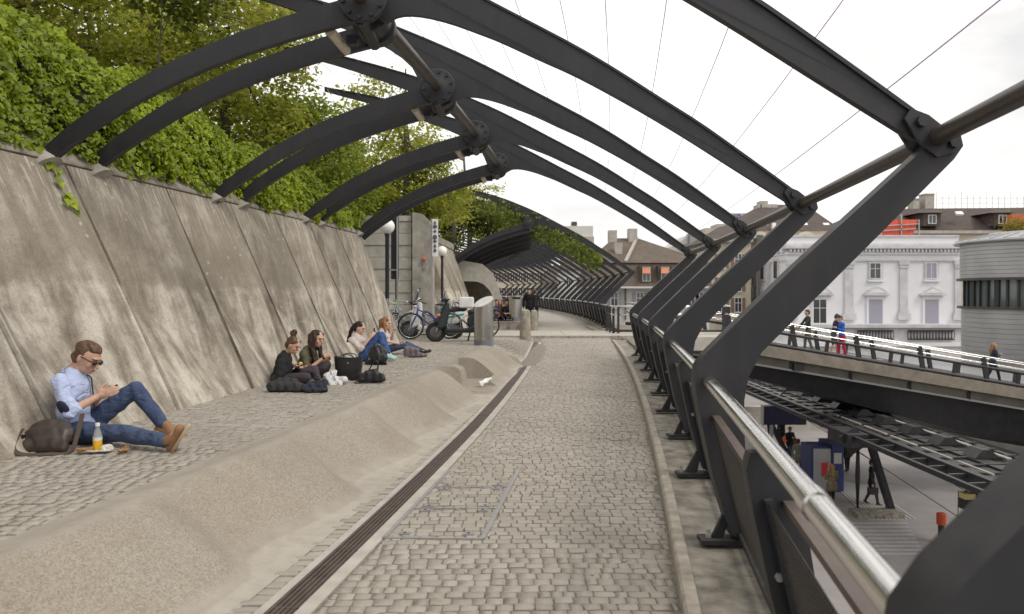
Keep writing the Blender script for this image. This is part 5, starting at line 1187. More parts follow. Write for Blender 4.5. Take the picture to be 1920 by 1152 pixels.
# ------------------------------------------------------------------ bicycles
M['tyre'] = M['rubber']; M['chrome'] = simple('bike_chrome', (.65, .65, .66), .25, .9); M['greyframe'] = simple('silver_bike_paint', (.42, .43, .45), .4, .3)
def bicycle(label, base, rz, mat, basket=False, saddle=None, lean=.08):
    e = thing('bicycle', label, 'bicycle', base, 'bicycles parked by the end wall', rz); e.rotation_euler = (lean, 0, rz)
    R = .335; wb_ = 1.06
    for x in (0, wb_):
        b = MB(); n = 30
        b.tube([(x+R*math.cos(a), 0, R+.02+R*math.sin(a)) for a in [2*PI*k/n for k in range(n+1)]], .019, 6, False); w = b.build('wheel', M['tyre'], e, 180)
        b = MB(); b.tube([(x+(R-.03)*math.cos(a), 0, R+.02+(R-.03)*math.sin(a)) for a in [2*PI*k/n for k in range(n+1)]], .011, 5, False); b.build('rim', M['chrome'], w, 180)
        b = MB()
        for k in range(18): a = 2*PI*k/18; b.tube([(x, .025*(-1)**k, R+.02), (x+(R-.03)*math.cos(a), 0, R+.02+(R-.03)*math.sin(a))], .0022, 3)
        b.tube([(x, -.05, R+.02), (x, .05, R+.02)], .025, 8); tag(b.build('spokes', M['chrome'], w), kind='stuff')
        b = MB(); b.strip([((R+.035)*math.cos(a), (R+.035)*math.sin(a)) for a in lin(.2 if x else .35, 2.5 if x else 2.8, 14)], [((R+.028)*math.cos(a), (R+.028)*math.sin(a)) for a in lin(.2 if x else .35, 2.5 if x else 2.8, 14)], lambda u, v, ww: Vector((x+(-u if not x else -u), ww, R+.02+v)), -.03, .03); b.build('mudguard', M['chrome'] if basket else M['black'], e, 60)
    bb = Vector((.62, 0, .30)); st = Vector((.80, 0, .80)); hd = Vector((.19, 0, .86)); hl = Vector((.155, 0, .68)); fw = Vector((0, 0, R+.02)); rw = Vector((wb_, 0, R+.02))
    b = MB()
    for a, c, r in ((hl, bb, .022), (hd-Vector((0, 0, .06)), Vector((.72, 0, .52)), .018), (bb, st, .017), (bb, rw, .012), (st-Vector((.03, 0, .12)), rw, .010), (hd, hl, .022)): b.tube([a, c], r, 8)
    b.build('frame', mat, e, 180)
    b = MB()
    for s in (-.05, .05): b.tube([hl+Vector((0, s*.5, 0)), Vector((.10, s, .55)), fw+Vector((0, s, 0))], .012, 6)
    b.build('fork', mat, e, 180)
    MB().tube([hd, hd+Vector((-.02, 0, .14)), hd+Vector((-.06, 0, .16))], .014, 6).tube(bent([hd+Vector((.12, -.30, .13)), hd+Vector((-.02, -.22, .17)), hd+Vector((-.06, 0, .16)), hd+Vector((-.02, .22, .17)), hd+Vector((.12, .30, .13))], 14), .012, 6).build('handlebar', M['chrome'], e, 180)
    for s in (-1, 1): MB().tube([hd+Vector((.04, s*.265, .155)), hd+Vector((.15, s*.31, .12))], .018, 7).build('grip', M['black'], e, 180)
    MB().tube([st, st+Vector((.03, 0, .10))], .013, 6).build('seat_post', M['chrome'], e, 180)
    b = MB().ell(st+Vector((.09, 0, .13)), (.11, .085, .04)).cap(st+Vector((.05, 0, .135)), st+Vector((-.13, 0, .13)), .045, .022); remesh(b, .014, 'saddle', saddle or M['black'], e, 3, world=False)
    MB().tube([bb+Vector((0, -.07, 0)), bb+Vector((0, .07, 0))], .02, 8).tube([bb+Vector((0, .07, 0)), bb+Vector((.10, .075, -.13))], .010, 6).tube([bb+Vector((0, -.07, 0)), bb+Vector((-.10, -.075, .13))], .010, 6).lathe([(.085, -.004), (.085, .004)], 18, bb+Vector((0, -.045, 0)), Matrix.Rotation(PI/2, 3, 'X')).build('crank', M['chrome'], e, 60)
    MB().bar(rw+Vector((.14, -.04, .36)), rw+Vector((-.2, -.04, .38)), .012, .012).bar(rw+Vector((.14, .04, .36)), rw+Vector((-.2, .04, .38)), .012, .012).bar(rw+Vector((.12, .05, .36)), rw+Vector((0, .05, 0)), .008, .008).bar(rw+Vector((.12, -.05, .36)), rw+Vector((0, -.05, 0)), .008, .008).build('rack', M['black'], e)
    MB().lathe([(.035, 0), (.04, .02), (.02, .06)], 10, hd+Vector((-.10, 0, .02)), Matrix.Rotation(PI/2, 3, 'Y')).build('headlight', M['chrome'], e, 50)
    MB().box((-.06, -.024, R-.05), (.03, .006, .06)).build('reflector', M['orange'], e)
    MB().tube([bb+Vector((.1, .05, .02)), bb+Vector((.18, .16, -.28))], .01, 6).build('kickstand', M['chrome'], e, 180)
    if basket:
        b = MB(); c = hd+Vector((-.20, 0, .0))
        for z in lin(-.02, .2, 5):
            k = 1+.25*(z/.2); q = [c+Vector((sx*.13*k, sy*.17*k, z)) for sx, sy in ((-1, -1), (1, -1), (1, 1), (-1, 1), (-1, -1))]
            for a, c2 in zip(q[:-1], q[1:]): b.tube([a, c2], .004, 4)
        for k in range(9):
            t = -1+2*k/8
            for q0, q1 in (((t*.13, -.17), (t*.1625, -.2125)), ((t*.13, .17), (t*.1625, .2125)), ((-.13, t*.17), (-.1625, t*.2125)), ((.13, t*.17), (.1625, t*.2125))): b.tube([c+Vector((*q0, -.02)), c+Vector((*q1, .2))], .003, 3)
        tag(b.build('basket', M['chrome'], e), kind='stuff')
    return e
M['bikeblue'] = simple('bike_blue', (.05, .06, .33), .35); M['limegreen'] = simple('lime_saddle', (.22, .42, .06), .6)
def gp(px, py): p = on_ground(px, py); return (p.x, p.y, G(p.y, p.x-Xk(p.y)))
q = gp(770, 637); bicycle('blue step-frame bicycle with orange reflector nearest the wall corner', (q[0], q[1], q[2]), rad(18), M['bikeblue'])
bicycle('silver bicycle half hidden behind the leaning wall end', (q[0]-.55, q[1]+.55, q[2]), rad(60), M['greyframe'], True)
bicycle('grey bicycle with a lime green saddle behind the wall corner', (q[0]+.12, q[1]+1.9, q[2]), rad(200), M['greyframe'], False, M['limegreen'])
bicycle('dark bicycle with silver mudguards standing behind the scooter', (q[0]+.95, q[1]+.75, q[2]), rad(-4), simple('black_bike_paint', (.03, .03, .035), .35), True)
# ------------------------------------------------------------------ scooters
M['scgreen'] = simple('dark_green_scooter', (.012, .020, .020), .3, 0, var=.1); M['scwhite'] = simple('white_scooter', (.72, .73, .72), .3); M['mint'] = simple('mint_green', (.05, .34, .22), .4); M['lampor'] = simple('orange_lens', (.75, .22, .02), .25)
M['darkrim'] = simple('dark_grey_rim', (.12, .12, .125), .4, .5)
def scooter(label, base, rz, body, extra=None, case=False):
    """front wheel at x = 0, riding towards -x"""
    e = thing('motor_scooter', label, 'scooter', base, 'parked scooters', rz); e.rotation_euler = (rad(-5), 0, rz); R = .20; W_ = 1.22
    for x in (0, W_):
        n = 26; b = MB().tube([(x+R*math.cos(a), 0, R+.045+R*math.sin(a)) for a in [2*PI*k/n for k in range(n+1)]], .055, 8, False); w = b.build('wheel', M['rubber'], e, 180)
        MB().lathe([(.03, -.05), (.15, -.035), (.155, -.01), (.155, .01), (.15, .035), (.03, .05)], 20, (x, 0, R+.045), Matrix.Rotation(PI/2, 3, 'X')).build('rim', M['darkrim'], w, 40)
    b = MB(); b.prism([(.02, .36), (.10, .30), (.27, .36), (.36, .80), (.345, .98), (.26, 1.0), (.17, .88), (.06, .55)], fs0, -.17, .17); remesh(b, .022, 'front_shield', body, e, 5, world=False)
    b = MB(); b.prism([(.20, .26), (.30, .22), (.95, .22), (1.05, .36), (.95, .42), (.80, .34), (.36, .34), (.26, .42)], fs0, -.15, .15); remesh(b, .022, 'floorboard', body, e, 5, world=False)
    b = MB(); b.prism([(.80, .40), (.92, .34), (1.30, .42), (1.58, .62), (1.62, .72), (1.40, .74), (.88, .68), (.80, .58)], fs0, -.14, .14); remesh(b, .022, 'tail_body', body, e, 5, world=False)
    b = MB(); b.cap((.90, 0, .74), (1.30, 0, .78), .09, .10).cap((1.3, 0, .79), (1.52, 0, .81), .10, .06); remesh(b, .022, 'seat', M['black'], e, 4, world=False)
    b = MB(); b.strip([(.30*math.cos(a), .30*math.sin(a)) for a in lin(.55, 2.35, 12)], [(.285*math.cos(a), .285*math.sin(a)) for a in lin(.55, 2.35, 12)], lambda u, v, ww: Vector((u, ww, R+.045+v)), -.075, .075); b.build('front_mudguard', extra or body, e, 50)
    b = MB()
    for s in (-.085, .085): b.tube([(.14, s*.8, .60), (0, s, R+.045)], .022, 8)
    b.build('fork', M['chrome'], e, 180)
    b = MB(); b.cap((.26, -.17, 1.04), (.26, .17, 1.04), .055, .055).ell((.22, 0, 1.06), (.10, .13, .07)); remesh(b, .02, 'handlebar_cowl', body, e, 3, world=False)
    for s in (-1, 1):
        MB().tube([(.27, s*.18, 1.05), (.33, s*.34, 1.05)], .02, 8).build('grip', M['black'], e, 180)
        m = MB().tube([(.25, s*.2, 1.07), (.22, s*.25, 1.18), (.24, s*.30, 1.26)], .008, 6).build('mirror_stem', M['black'], e, 180); MB().ell((.245, s*.31, 1.28), (.022, .075, .05)).build('mirror', M['chrome'], m, 180)
        MB().ell((.075, s*.135, .66), (.05, .05, .04)).build('indicator', M['lampor'], e, 180)
    MB().ell((.125, 0, 1.05), (.03, .09, .05)).build('headlight', simple('lamp_glass', (.5, .5, .5), .1) if 'lamp_glass' not in bpy.data.materials else bpy.data.materials['lamp_glass'], e, 180)
    MB().tube([(1.0, .10, .28), (1.1, .12, .18), (1.5, .17, .22)], [.03, .045, .05], 10).build('exhaust', M['alu'], e, 180)
    MB().tube([(.88, -.12, .26), (.82, -.22, .02)], .014, 6).tube([(.88, .12, .26), (.82, .2, .02)], .014, 6).build('stand', M['black'], e, 180)
    MB().bar((1.05, -.145, .57), (1.48, -.145, .66), .012, .05).bar((1.05, .145, .57), (1.48, .145, .66), .012, .05).build('side_stripe', M['mint'], e)
    MB().box((1.62, 0, .66), (.04, .16, .06)).build('tail_light', simple('red_lens', (.5, .02, .02), .3) if 'red_lens' not in bpy.data.materials else bpy.data.materials['red_lens'], e)
    if case: b = MB().box((1.55, 0, .98), (.42, .42, .30)); remesh(b, .03, 'top_case', M['scwhite'], e, 5, world=False); b = MB().prism([(.12, .98), (.2, 1.0), (.32, 1.36), (.28, 1.38)], fs0, -.2, .2).build('windscreen', M['glassgreen'], e, 40)
    return e
q = gp(817, 641); scooter('dark green motor scooter with orange indicator parked in front of the bicycles', q, rad(7), M['scgreen'])
scooter('white and mint scooter with a white top case behind the dark green one', (q[0]-.86, q[1]+1.35, G(q[1]+1.3, -4.8)), rad(5), M['scwhite'], M['mint'], True)

# ------------------------------------------------------------------ bags and litter
M['brownleather'] = simple('dark_brown_leather', (.055, .042, .036), .42, var=.3, scale=9, bmp=.15); M['strapbrown'] = simple('brown_strap', (.07, .048, .036), .6)
M['blackbag'] = simple('black_bag_leather', (.018, .018, .019), .45, var=.3, scale=9, bmp=.15); M['charcloth'] = mat_cloth('charcoal_cloth', (.035, .035, .038), wr=.7); M['navycloth'] = mat_cloth('navy_cloth', (.025, .028, .045), wr=.9)
M['greybag'] = mat_cloth('grey_bag_cloth', (.16, .14, .15)); M['plastic'] = mat_cloth('white_plastic_bag', (.72, .71, .71), .05, 22, 1.0, .4); M['pink'] = mat_cloth('pink_print', (.62, .42, .42), .2, 30)
def lump(name, label, cat, parts, mat, vox=.02, it=4, jit=.006, base=None, pname='body'):
    b = MB()
    for q in parts:
        if q[0] == 'e': b.ell(q[1], q[2], q[3] if len(q) > 3 else None)
        elif q[0] == 'c': b.cap(*q[1:])
        elif q[0] == 'b': b.box(*q[1:])
    c = Vector(parts[0][1]); e = thing(name, label, cat, base if base is not None else (c.x, c.y, .37)); remesh(b, vox, pname, mat, e, it, jit); return e
T = .37
def TP(px, py, z=T): d = FPX*(CAMZ-z)/(py-HOR); return P(px, py, d)
c = TP(70, 852); R_ = Matrix.Rotation(rad(-14), 3, 'Z') @ Matrix.Rotation(rad(-38), 3, 'X')
bag = lump('messenger_bag', 'dark brown leather messenger bag slumped against the wall beside the seated man', 'bag', [('e', c+Vector((-.0, .16, .13)), (.23, .08, .125), R_), ('e', c+Vector((.04, .10, .12)), (.17, .05, .115), R_), ('c', c+Vector((-.21, .12, .04)), c+Vector((.17, .06, .035)), .05, .042), ('c', c+Vector((-.20, .2, .12)), c+Vector((-.04, .24, .19)), .04, .045), ('c', c+Vector((-.04, .24, .19)), c+Vector((.15, .2, .10)), .045, .04)], M['brownleather'], .018, 4, .007)
st = bent([c+Vector((-.22, .15, .17)), c+Vector((-.18, -.01, .06)), c+Vector((-.08, -.06, .012)), c+Vector((.12, -.05, .012)), c+Vector((.24, .02, .012)), c+Vector((.24, .12, .12)), c+Vector((.20, .26, .27))], 40)
b = MB()
for a, d_ in zip(st[:-1], st[1:]): b.bar(a, d_+(d_-a)*.1, .035, .006, up=(0, -.5, .9))
b.build('strap', M['strapbrown'], bag, None, True); MB().lathe([(.03, -.02), (.03, .02)], 14, c+Vector((-.20, .12, .10)), Matrix.Rotation(PI/2, 3, 'Y')).build('buckle', M['black'], bag, 40, True)
c = TP(651, 714); tote = thing('tote_bag', 'large open black leather tote bag standing on the setts', 'bag', c); 
b = MB(); n = 28; rg = []
for (w, t_, z, ox) in ((.15, .085, 0, 0), (.165, .095, .02, 0), (.19, .10, .17, 0), (.205, .10, .33, .0)):
    for k in range(n): a = 2*PI*k/n; b.v.append((c.x+ox+w*math.copysign(abs(math.cos(a))**.6, math.cos(a)), c.y+.1+t_*math.copysign(abs(math.sin(a))**.6, math.sin(a)), T+z+(.018*math.cos(2*a) if z > .3 else 0)))
for k in range(n): v = b.v[3*n+k]; b.v.append(((v[0]-c.x)*.94+c.x, (v[1]-c.y-.1)*.9+c.y+.1, v[2]-.004))
for k in range(n): v = b.v[2*n+k]; b.v.append(((v[0]-c.x)*.92+c.x, (v[1]-c.y-.1)*.85+c.y+.1, T+.1))
b.f = [(s*n+k, s*n+(k+1) % n, (s+1)*n+(k+1) % n, (s+1)*n+k) for s in range(5) for k in range(n)]+[tuple(range(5*n, 6*n)), tuple(range(n-1, -1, -1))]; b.m = [0]*len(b.f); b.build('body', M['blackbag'], tote, 50, True)
for s in (-1, 1): MB().tube(bent([c+Vector((-.10, .1+s*.09, .32)), c+Vector((-.06, .1+s*.11, .37)), c+Vector((.06, .1+s*.11, .36)), c+Vector((.10, .1+s*.09, .31))], 12), .007, 6).build('handle', M['blackbag'], tote, 180, True)
MB().lathe([(.012, -.004), (.012, .004)], 10, c+Vector((.01, .0, .25)), Matrix.Rotation(PI/2, 3, 'X')).build('stud', M['alu'], tote, None, True)
c = TP(692, 720); hb = lump('handbag', 'soft black leather handbag with two thin upright handles', 'bag', [('b', c+Vector((0, .1, .075)), (.36, .12, .13)), ('c', c+Vector((-.14, .1, .06)), c+Vector((.15, .1, .07)), .06, .065), ('c', c+Vector((-.05, .1, .14)), c+Vector((.08, .1, .15)), .045, .05)], M['blackbag'], .018, 4, .008)
for s in (0, .07): MB().tube(bent([c+Vector((-.03, .1+s, .17)), c+Vector((.03, .1+s, .27)), c+Vector((.08, .1+s, .30)), c+Vector((.10, .1+s, .26)), c+Vector((.09, .1+s, .17))], 14), .006, 6).build('handle', M['blackbag'], hb, 180, True)
MB().tube(bent([c+Vector((-.14, .06, .05)), c+Vector((-.2, 0, .015)), c+Vector((-.1, -.02, .012)), c+Vector((.02, .02, .04))], 12), .007, 6).build('strap', M['blackbag'], hb, 180, True)
c = TP(533, 737); lump('rucksack', 'grey-black rucksack lying flat before the woman with the hair bun', 'bag', [('c', c+Vector((-.18, .1, .07)), c+Vector((.16, .1, .065)), .075, .07), ('c', c+Vector((-.1, .14, .12)), c+Vector((.1, .14, .11)), .06, .05), ('b', c+Vector((0, .06, .05)), (.42, .08, .09))], M['charcloth'], .018, 4, .009)
c = TP(580, 737); lump('folded_jacket', 'dark navy jacket dropped in folds beside the flat rucksack', 'jacket', [('c', c+Vector((-.13, .08, .045)), c+Vector((.16, .09, .05)), .05, .055), ('c', c+Vector((-.05, .15, .08)), c+Vector((.14, .13, .09)), .045, .05), ('e', c+Vector((.05, .02, .03)), (.17, .07, .035)), ('e', c+Vector((.15, .12, .10)), (.05, .06, .06))], M['navycloth'], .016, 3, .011)
c = TP(622, 722); lump('plastic_bag', 'crumpled white plastic bag spread beside the black tote', 'plastic bag', [('e', c+Vector((-.06, .12, .08)), (.09, .07, .08)), ('e', c+Vector((.04, .06, .05)), (.10, .06, .05)), ('e', c+Vector((.13, .05, .05)), (.07, .05, .05)), ('e', c+Vector((-.0, .14, .12)), (.05, .05, .06)), ('e', c+Vector((.05, -.02, .02)), (.12, .05, .02))], M['plastic'], .012, 1, .016)
c = TP(707, 685); bp = lump('rucksack', 'glossy black rucksack standing before the woman in white', 'bag', [('e', c+Vector((0, .1, .17)), (.17, .11, .17)), ('e', c+Vector((.03, .05, .12)), (.15, .10, .12)), ('c', c+Vector((-.2, .1, .03)), c+Vector((.12, .08, .03)), .04, .04), ('c', c+Vector((-.1, .12, .26)), c+Vector((.09, .11, .27)), .05, .05)], M['blackbag'], .018, 4, .009)
MB().tube(bent([c+Vector((-.06, .08, .31)), c+Vector((0, .06, .36)), c+Vector((.06, .08, .31))], 8), .01, 6).build('loop', M['alu'], bp, 180, True)
c = TP(775, 671); lump('shoulder_bag', 'grey shoulder bag lying on the setts beside the blonde woman', 'bag', [('b', c+Vector((-.05, .08, .10)), (.30, .12, .17), Matrix.Rotation(rad(8), 3, 'Y')), ('c', c+Vector((.08, .06, .05)), c+Vector((.24, .06, .04)), .05, .03), ('e', c+Vector((-.1, .08, .16)), (.09, .06, .06))], M['greybag'], .018, 4, .009)
# lunch of the seated man
M['paper'] = mat_cloth('white_food_paper', (.68, .65, .58), .08, 30, 1.0, .7); M['pastry'] = mat_cloth('crumbly_pastry', (.42, .24, .10), .45, 40, 1.0, .85)
c = TP(183, 846); bo = thing('juice_bottle', 'clear bottle half full of orange juice beside the man in jeans', 'bottle', c); r_ = .034
M['juice'] = simple('orange_juice', (.80, .42, .02), .3, var=.05); gm, N_, L_, B_ = newmat('clear_plastic'); B_.inputs['Base Color'].default_value = (.85, .87, .86, 1); B_.inputs['Roughness'].default_value = .08; B_.inputs['Transmission Weight'].default_value = .75; B_.inputs['IOR'].default_value = 1.3
MB().lathe([(r_, .084), (r_, .115), (r_*.75, .15), (r_*.42, .18), (r_*.42, .2)], 18, c).build('bottle_wall', gm, bo, 40, True); MB().lathe([(r_*.9, 0), (r_, .008), (r_, .083)], 18, c).build('juice', M['juice'], bo, 40, True); MB().lathe([(r_*.5, .198), (r_*.5, .222)], 14, c).build('cap', M['white'], bo, 40, True); MB().lathe([(r_*1.012, .085), (r_*1.012, .112)], 18, c, caps=False).build('label_band', simple('pale_label', (.6, .62, .55), .5), bo, 40, True)
c = TP(172, 851); e = lump('food_wrapper', 'open food paper with a half eaten pastry beside the bottle', 'food', [('e', c+Vector((.02, .02, .014)), (.12, .05, .012)), ('e', c+Vector((.09, .05, .03)), (.05, .03, .03))], M['paper'], .009, 1, .008, pname='paper')
b = MB().ell(c+Vector((-.08, .0, .03)), (.05, .04, .022)).ell(c+Vector((-.04, .02, .03)), (.035, .03, .02)); remesh(b, .008, 'pastry', M['pastry'], e, 1, .006)
c = TP(227, 851); lump('paper_scrap', 'crumpled brown and white food paper by the man\'s outstretched leg', 'paper', [('e', c+Vector((0, .02, .02)), (.045, .03, .022)), ('e', c+Vector((.02, .03, .03)), (.03, .03, .03))], M['pastry'], .008, 1, .009)
c = P(909, 707, 12.55); lump('paper_bag', 'scrap of white paper lying in the hollow of the concrete seat', 'paper', [('c', Vector((c.x-.06, 12.45, .10)), Vector((c.x+.09, 12.6, .17)), .05, .03)], simple('white_paper', (.85, .85, .84), .7), .012, 2, .006)
# ================================================================== PEOPLE
M['skin'] = simple('skin', (.56, .33, .24), .5, var=.08, scale=20); M['skin2'] = simple('fair_skin', (.64, .40, .31), .5, var=.08, scale=20)
def hairmat(n, c): return simple(n, c, .45, var=.4, scale=34)
M['hbrown'] = hairmat('brown_hair', (.10, .052, .027)); M['hdark'] = hairmat('dark_brown_hair', (.035, .018, .012)); M['hblond'] = hairmat('red_blonde_hair', (.30, .15, .06)); M['hblack'] = hairmat('black_hair', (.012, .010, .009)); M['hred'] = hairmat('red_hair', (.20, .05, .02)); M['hginger'] = hairmat('short_light_brown_hair', (.105, .058, .03))
M['shirt'] = mat_cloth('pale_blue_shirt', (.47, .54, .77), .06, 10, .9); M['denim'] = mat_cloth('blue_denim', (.05, .075, .15), .35, 9, .9); M['denim2'] = mat_cloth('bright_denim', (.045, .095, .25), .3, 9, .8); M['blackknit'] = mat_cloth('black_knit', (.014, .014, .016), .3, 12, .7)
M['purplegrey'] = mat_cloth('dark_plum_trousers', (.055, .042, .05), .2, 10, .8); M['olive'] = mat_cloth('olive_jacket', (.085, .078, .045), .25, 10, .9); M['whitetop'] = mat_cloth('white_top', (.62, .55, .53), .06, 12, .7); M['tanshoe'] = simple('tan_suede', (.28, .15, .075), .85, var=.15); M['sole'] = simple('tan_sole', (.46, .35, .23), .85, var=.15, scale=14); M['sock'] = simple('slate_sock', (.07, .08, .11), .9)
M['navyp'] = simple('navy_patch', (.012, .014, .04), .8); M['mintshoe'] = simple('mint_shoe', (.38, .62, .58), .7); M['lips'] = simple('lips', (.42, .16, .13), .5); M['eye'] = simple('eye_dark', (.03, .02, .018), .2); M['lens'] = mat_glass('sunglass_lens', (.008, .008, .01))
M['khaki'] = mat_cloth('khaki_coat', (.16, .13, .075), .2); M['greycoat'] = mat_cloth('grey_beige_coat', (.26, .25, .21), .2); M['bluejacket'] = mat_cloth('bright_blue_jacket', (.03, .12, .50), .15); M['redtrousers'] = mat_cloth('red_trousers', (.42, .015, .05), .15); M['darkgreen'] = mat_cloth('dark_green_jersey', (.022, .035, .024), .2); M['oliveleg'] = mat_cloth('olive_trousers', (.10, .11, .07), .2); M['navyj'] = mat_cloth('navy_jersey', (.025, .03, .055), .2); M['greyshort'] = mat_cloth('grey_shorts', (.10, .10, .105), .2); M['orangebag'] = mat_cloth('orange_bag', (.55, .12, .04), .15); M['tanbag'] = mat_cloth('tan_bag', (.20, .13, .08), .2); M['fur'] = mat_cloth('tan_fur_collar', (.26, .20, .09), .4, 40, 1)
def frame(f, u):
    f = Vector(f).normalized(); u = Vector(u); r = f.cross(u).normalized(); u = r.cross(f).normalized(); return r, f, u
def hand(b, w, d, n, side, curl, k=1.0, spread=1.0):
    d = d.normalized(); n = (n-d*n.dot(d)).normalized(); a = d.cross(n).normalized()
    R = Matrix((d, a, n)).transposed()
    b.ell(w+d*.045*k, (.052*k, .040*k, .017*k), R, 10, 7); b.cap(w-d*.02*k, w+d*.03*k, .024*k, .026*k, 8)
    for i, L in enumerate((.066, .075, .070, .056)):
        p = w+d*.078*k+a*(-.030+.020*i)*k*spread; q = d.copy()
        for s, f_ in enumerate((.46, .31, .23)):
            ang = curl*(.7+.15*s); q = (q*math.cos(ang)+n*math.sin(ang)).normalized() if False else (Quaternion(a, -ang) @ q if (Quaternion(a, -.1) @ d).dot(n) > 0 else Quaternion(a, ang) @ q)
            e = p+q*L*f_*k*1.05; b.cap(p, e, (.0098-.001*s)*k, (.0090-.001*s)*k, 7); p = e
    t0 = w+d*.02*k+a*side*.026*k; t1 = t0+(d*.55+a*side*.7+n*.35).normalized()*.045*k; t2 = t1+(d*.85+a*side*.1+n*.45).normalized()*.034*k
    b.cap(t0, t1, .014*k, .011*k, 7); b.cap(t1, t2, .0105*k, .009*k, 7)
def person(label, J, st, group=None, base=None):
    k = st.get('k', 1.0); vx = st.get('vox', .011); V = {a: Vector(c) for a, c in J.items() if a not in ('fwd', 'up', 'hdL', 'hdR', 'pnL', 'pnR')}
    hd = V['head']; r, f, u = frame(J['fwd'], J.get('up', (hd-V['nk'])))
    lo = min(V[q].z for q in V); e = thing('person', label, 'person', base if base is not None else (hd.x, hd.y, lo), group)
    H = Matrix((r, f, u)).transposed(); A = lambda x, y, z: hd+(r*x+f*y+u*z)*k
    pel = (V['hipL']+V['hipR'])/2; sh = V['shL']-V['shR']; tr, tf, tu = frame(Vector(sh).cross(V['nk']-pel)*1.0, V['nk']-pel); Tm = Matrix((tr, tf, tu)).transposed(); TL = (V['nk']-pel).length
    S = lambda t, fo=0: pel+tu*TL*t+tf*fo*k
    skin = st.get('skin', M['skin']); hw = sh.length/2
    # --- the body
    b = MB(); fem = st.get('fem', False)
    b.ell(A(0, 0, .012), (.075*k, .094*k, .112*k), H, 16, 12); b.ell(A(0, .026, -.055), (.056*k, .066*k, .062*k), H, 12, 8); b.ell(A(0, .072, -.088), (.022*k, .022*k, .018*k), H, 8, 6)
    b.cap(A(0, .092, .012), A(0, .112, -.022), .010*k, .016*k, 8); b.ell(A(0, .082, .035), (.05*k, .018*k, .012*k), H, 8, 6)
    for s in (-1, 1): b.ell(A(s*.078, -.005, -.005), (.012*k, .020*k, .032*k), H, 8, 6); b.ell(A(s*.042, .068, -.028), (.022*k, .02*k, .02*k), H, 8, 6)
    b.ell(A(0, .090, -.062), (.024*k, .012*k, .014*k), H, 8, 6)
    b.cap(hd-u*.05*k-f*.015*k, V['nk'], .054*k*(.88 if fem else 1), .062*k*(.88 if fem else 1), 12)
    b.ell(S(.70), (hw*.80, .085*k, .17*k), Tm); b.ell(S(.3), (.115*k, .08*k, .16*k), Tm); b.ell(S(0.02), (.13*k, .09*k, .09*k), Tm); b.cap(V['shL'], V['shR'], .045*k, .045*k)
    am = .9 if fem else 1
    for s in 'LR':
        b.cap(V['sh'+s], V['el'+s], .045*k*am, .036*k*am); b.cap(V['el'+s], V['wr'+s], .038*k*am, .025*k*am)
        d = Vector(J.get('hd'+s, V['wr'+s]-V['el'+s])); n = Vector(J.get('pn'+s, (0, 0, -1))); 
        if abs(n.normalized().dot(d.normalized())) > .95: n = Vector((1, 0, .1))
        hand(b, V['wr'+s], d, n, st.get('th'+s, 1 if s == 'R' else -1), st.get('curl', .5), k*(.92 if fem else 1.0))
        b.cap(V['hip'+s], V['kn'+s], .07*k, .05*k); b.cap(V['kn'+s], V['an'+s], .048*k, .034*k); b.cap(V['an'+s], V['an'+s].lerp(V['to'+s], .75), .034*k, .024*k)
    remesh(b, st.get('bvox', vx*.62), 'body', skin, e, 3)
    # --- clothing
    b = MB(); sl = st.get('sleeve', 3); lp = st.get('loose', 1.0)
    b.ell(S(.72, .005), (hw*.93, .108*k*lp, .185*k), Tm, 14, 10); b.ell(S(.36, st.get('slump', .01)), (.148*k*lp, .112*k*lp, .19*k), Tm, 14, 10); b.ell(S(.06), (.165*k*lp, .118*k*lp, .115*k), Tm, 14, 10)
    b.cap(V['shL'], V['shR'], .060*k, .060*k); b.cap(S(.86), V['nk'], .075*k, .058*k)
    if fem: b.ell(S(.66, .075)+tr*.07*k, (.06*k, .055*k, .06*k), Tm); b.ell(S(.66, .075)-tr*.07*k, (.06*k, .055*k, .06*k), Tm)
    for s in 'LR':
        if sl >= 1:
            q = V['sh'+s].lerp(V['el'+s], .55 if sl == 1 else 1); b.cap(V['sh'+s], q, .061*k*lp, (.052 if sl < 3 else .05)*k*lp)
        if sl >= 2:
            t = {2: .16, 3: .96}[sl]; q = V['el'+s].lerp(V['wr'+s], t); b.cap(V['el'+s], q, .050*k*lp, (.052 if sl == 2 else .036)*k*lp)
    if st.get('hem'):
        for s in 'LR': b.cap(V['hip'+s].lerp(V['kn'+s], -.1), V['hip'+s].lerp(V['kn'+s], st['hem']), .12*k*lp, .125*k*lp)
    top = remesh(b, vx, st.get('topname', 'shirt'), st['top'], e, 3, .0035*k)
    b = MB(); lj = st.get('legw', 1.0); ll = st.get('leglen', .93)
    b.ell(S(0.0), (.165*k, .115*k, .105*k), Tm, 14, 10); b.cap(V['hipL'], V['hipR'], .09*k, .09*k)
    for s in 'LR':
        kn = V['kn'+s]; b.cap(V['hip'+s], kn if ll > .3 else V['hip'+s].lerp(kn, .9), .092*k*lj, .066*k*lj, 12)
        if ll > .3: b.cap(kn, kn.lerp(V['an'+s], .35), .066*k*lj, .062*k*lj, 12); b.cap(kn.lerp(V['an'+s], .3), kn.lerp(V['an'+s], ll), .062*k*lj, .05*k*lj, 12)
    remesh(b, vx, st.get('legname', 'trousers'), st['legs'], e, 3, .0035*k)
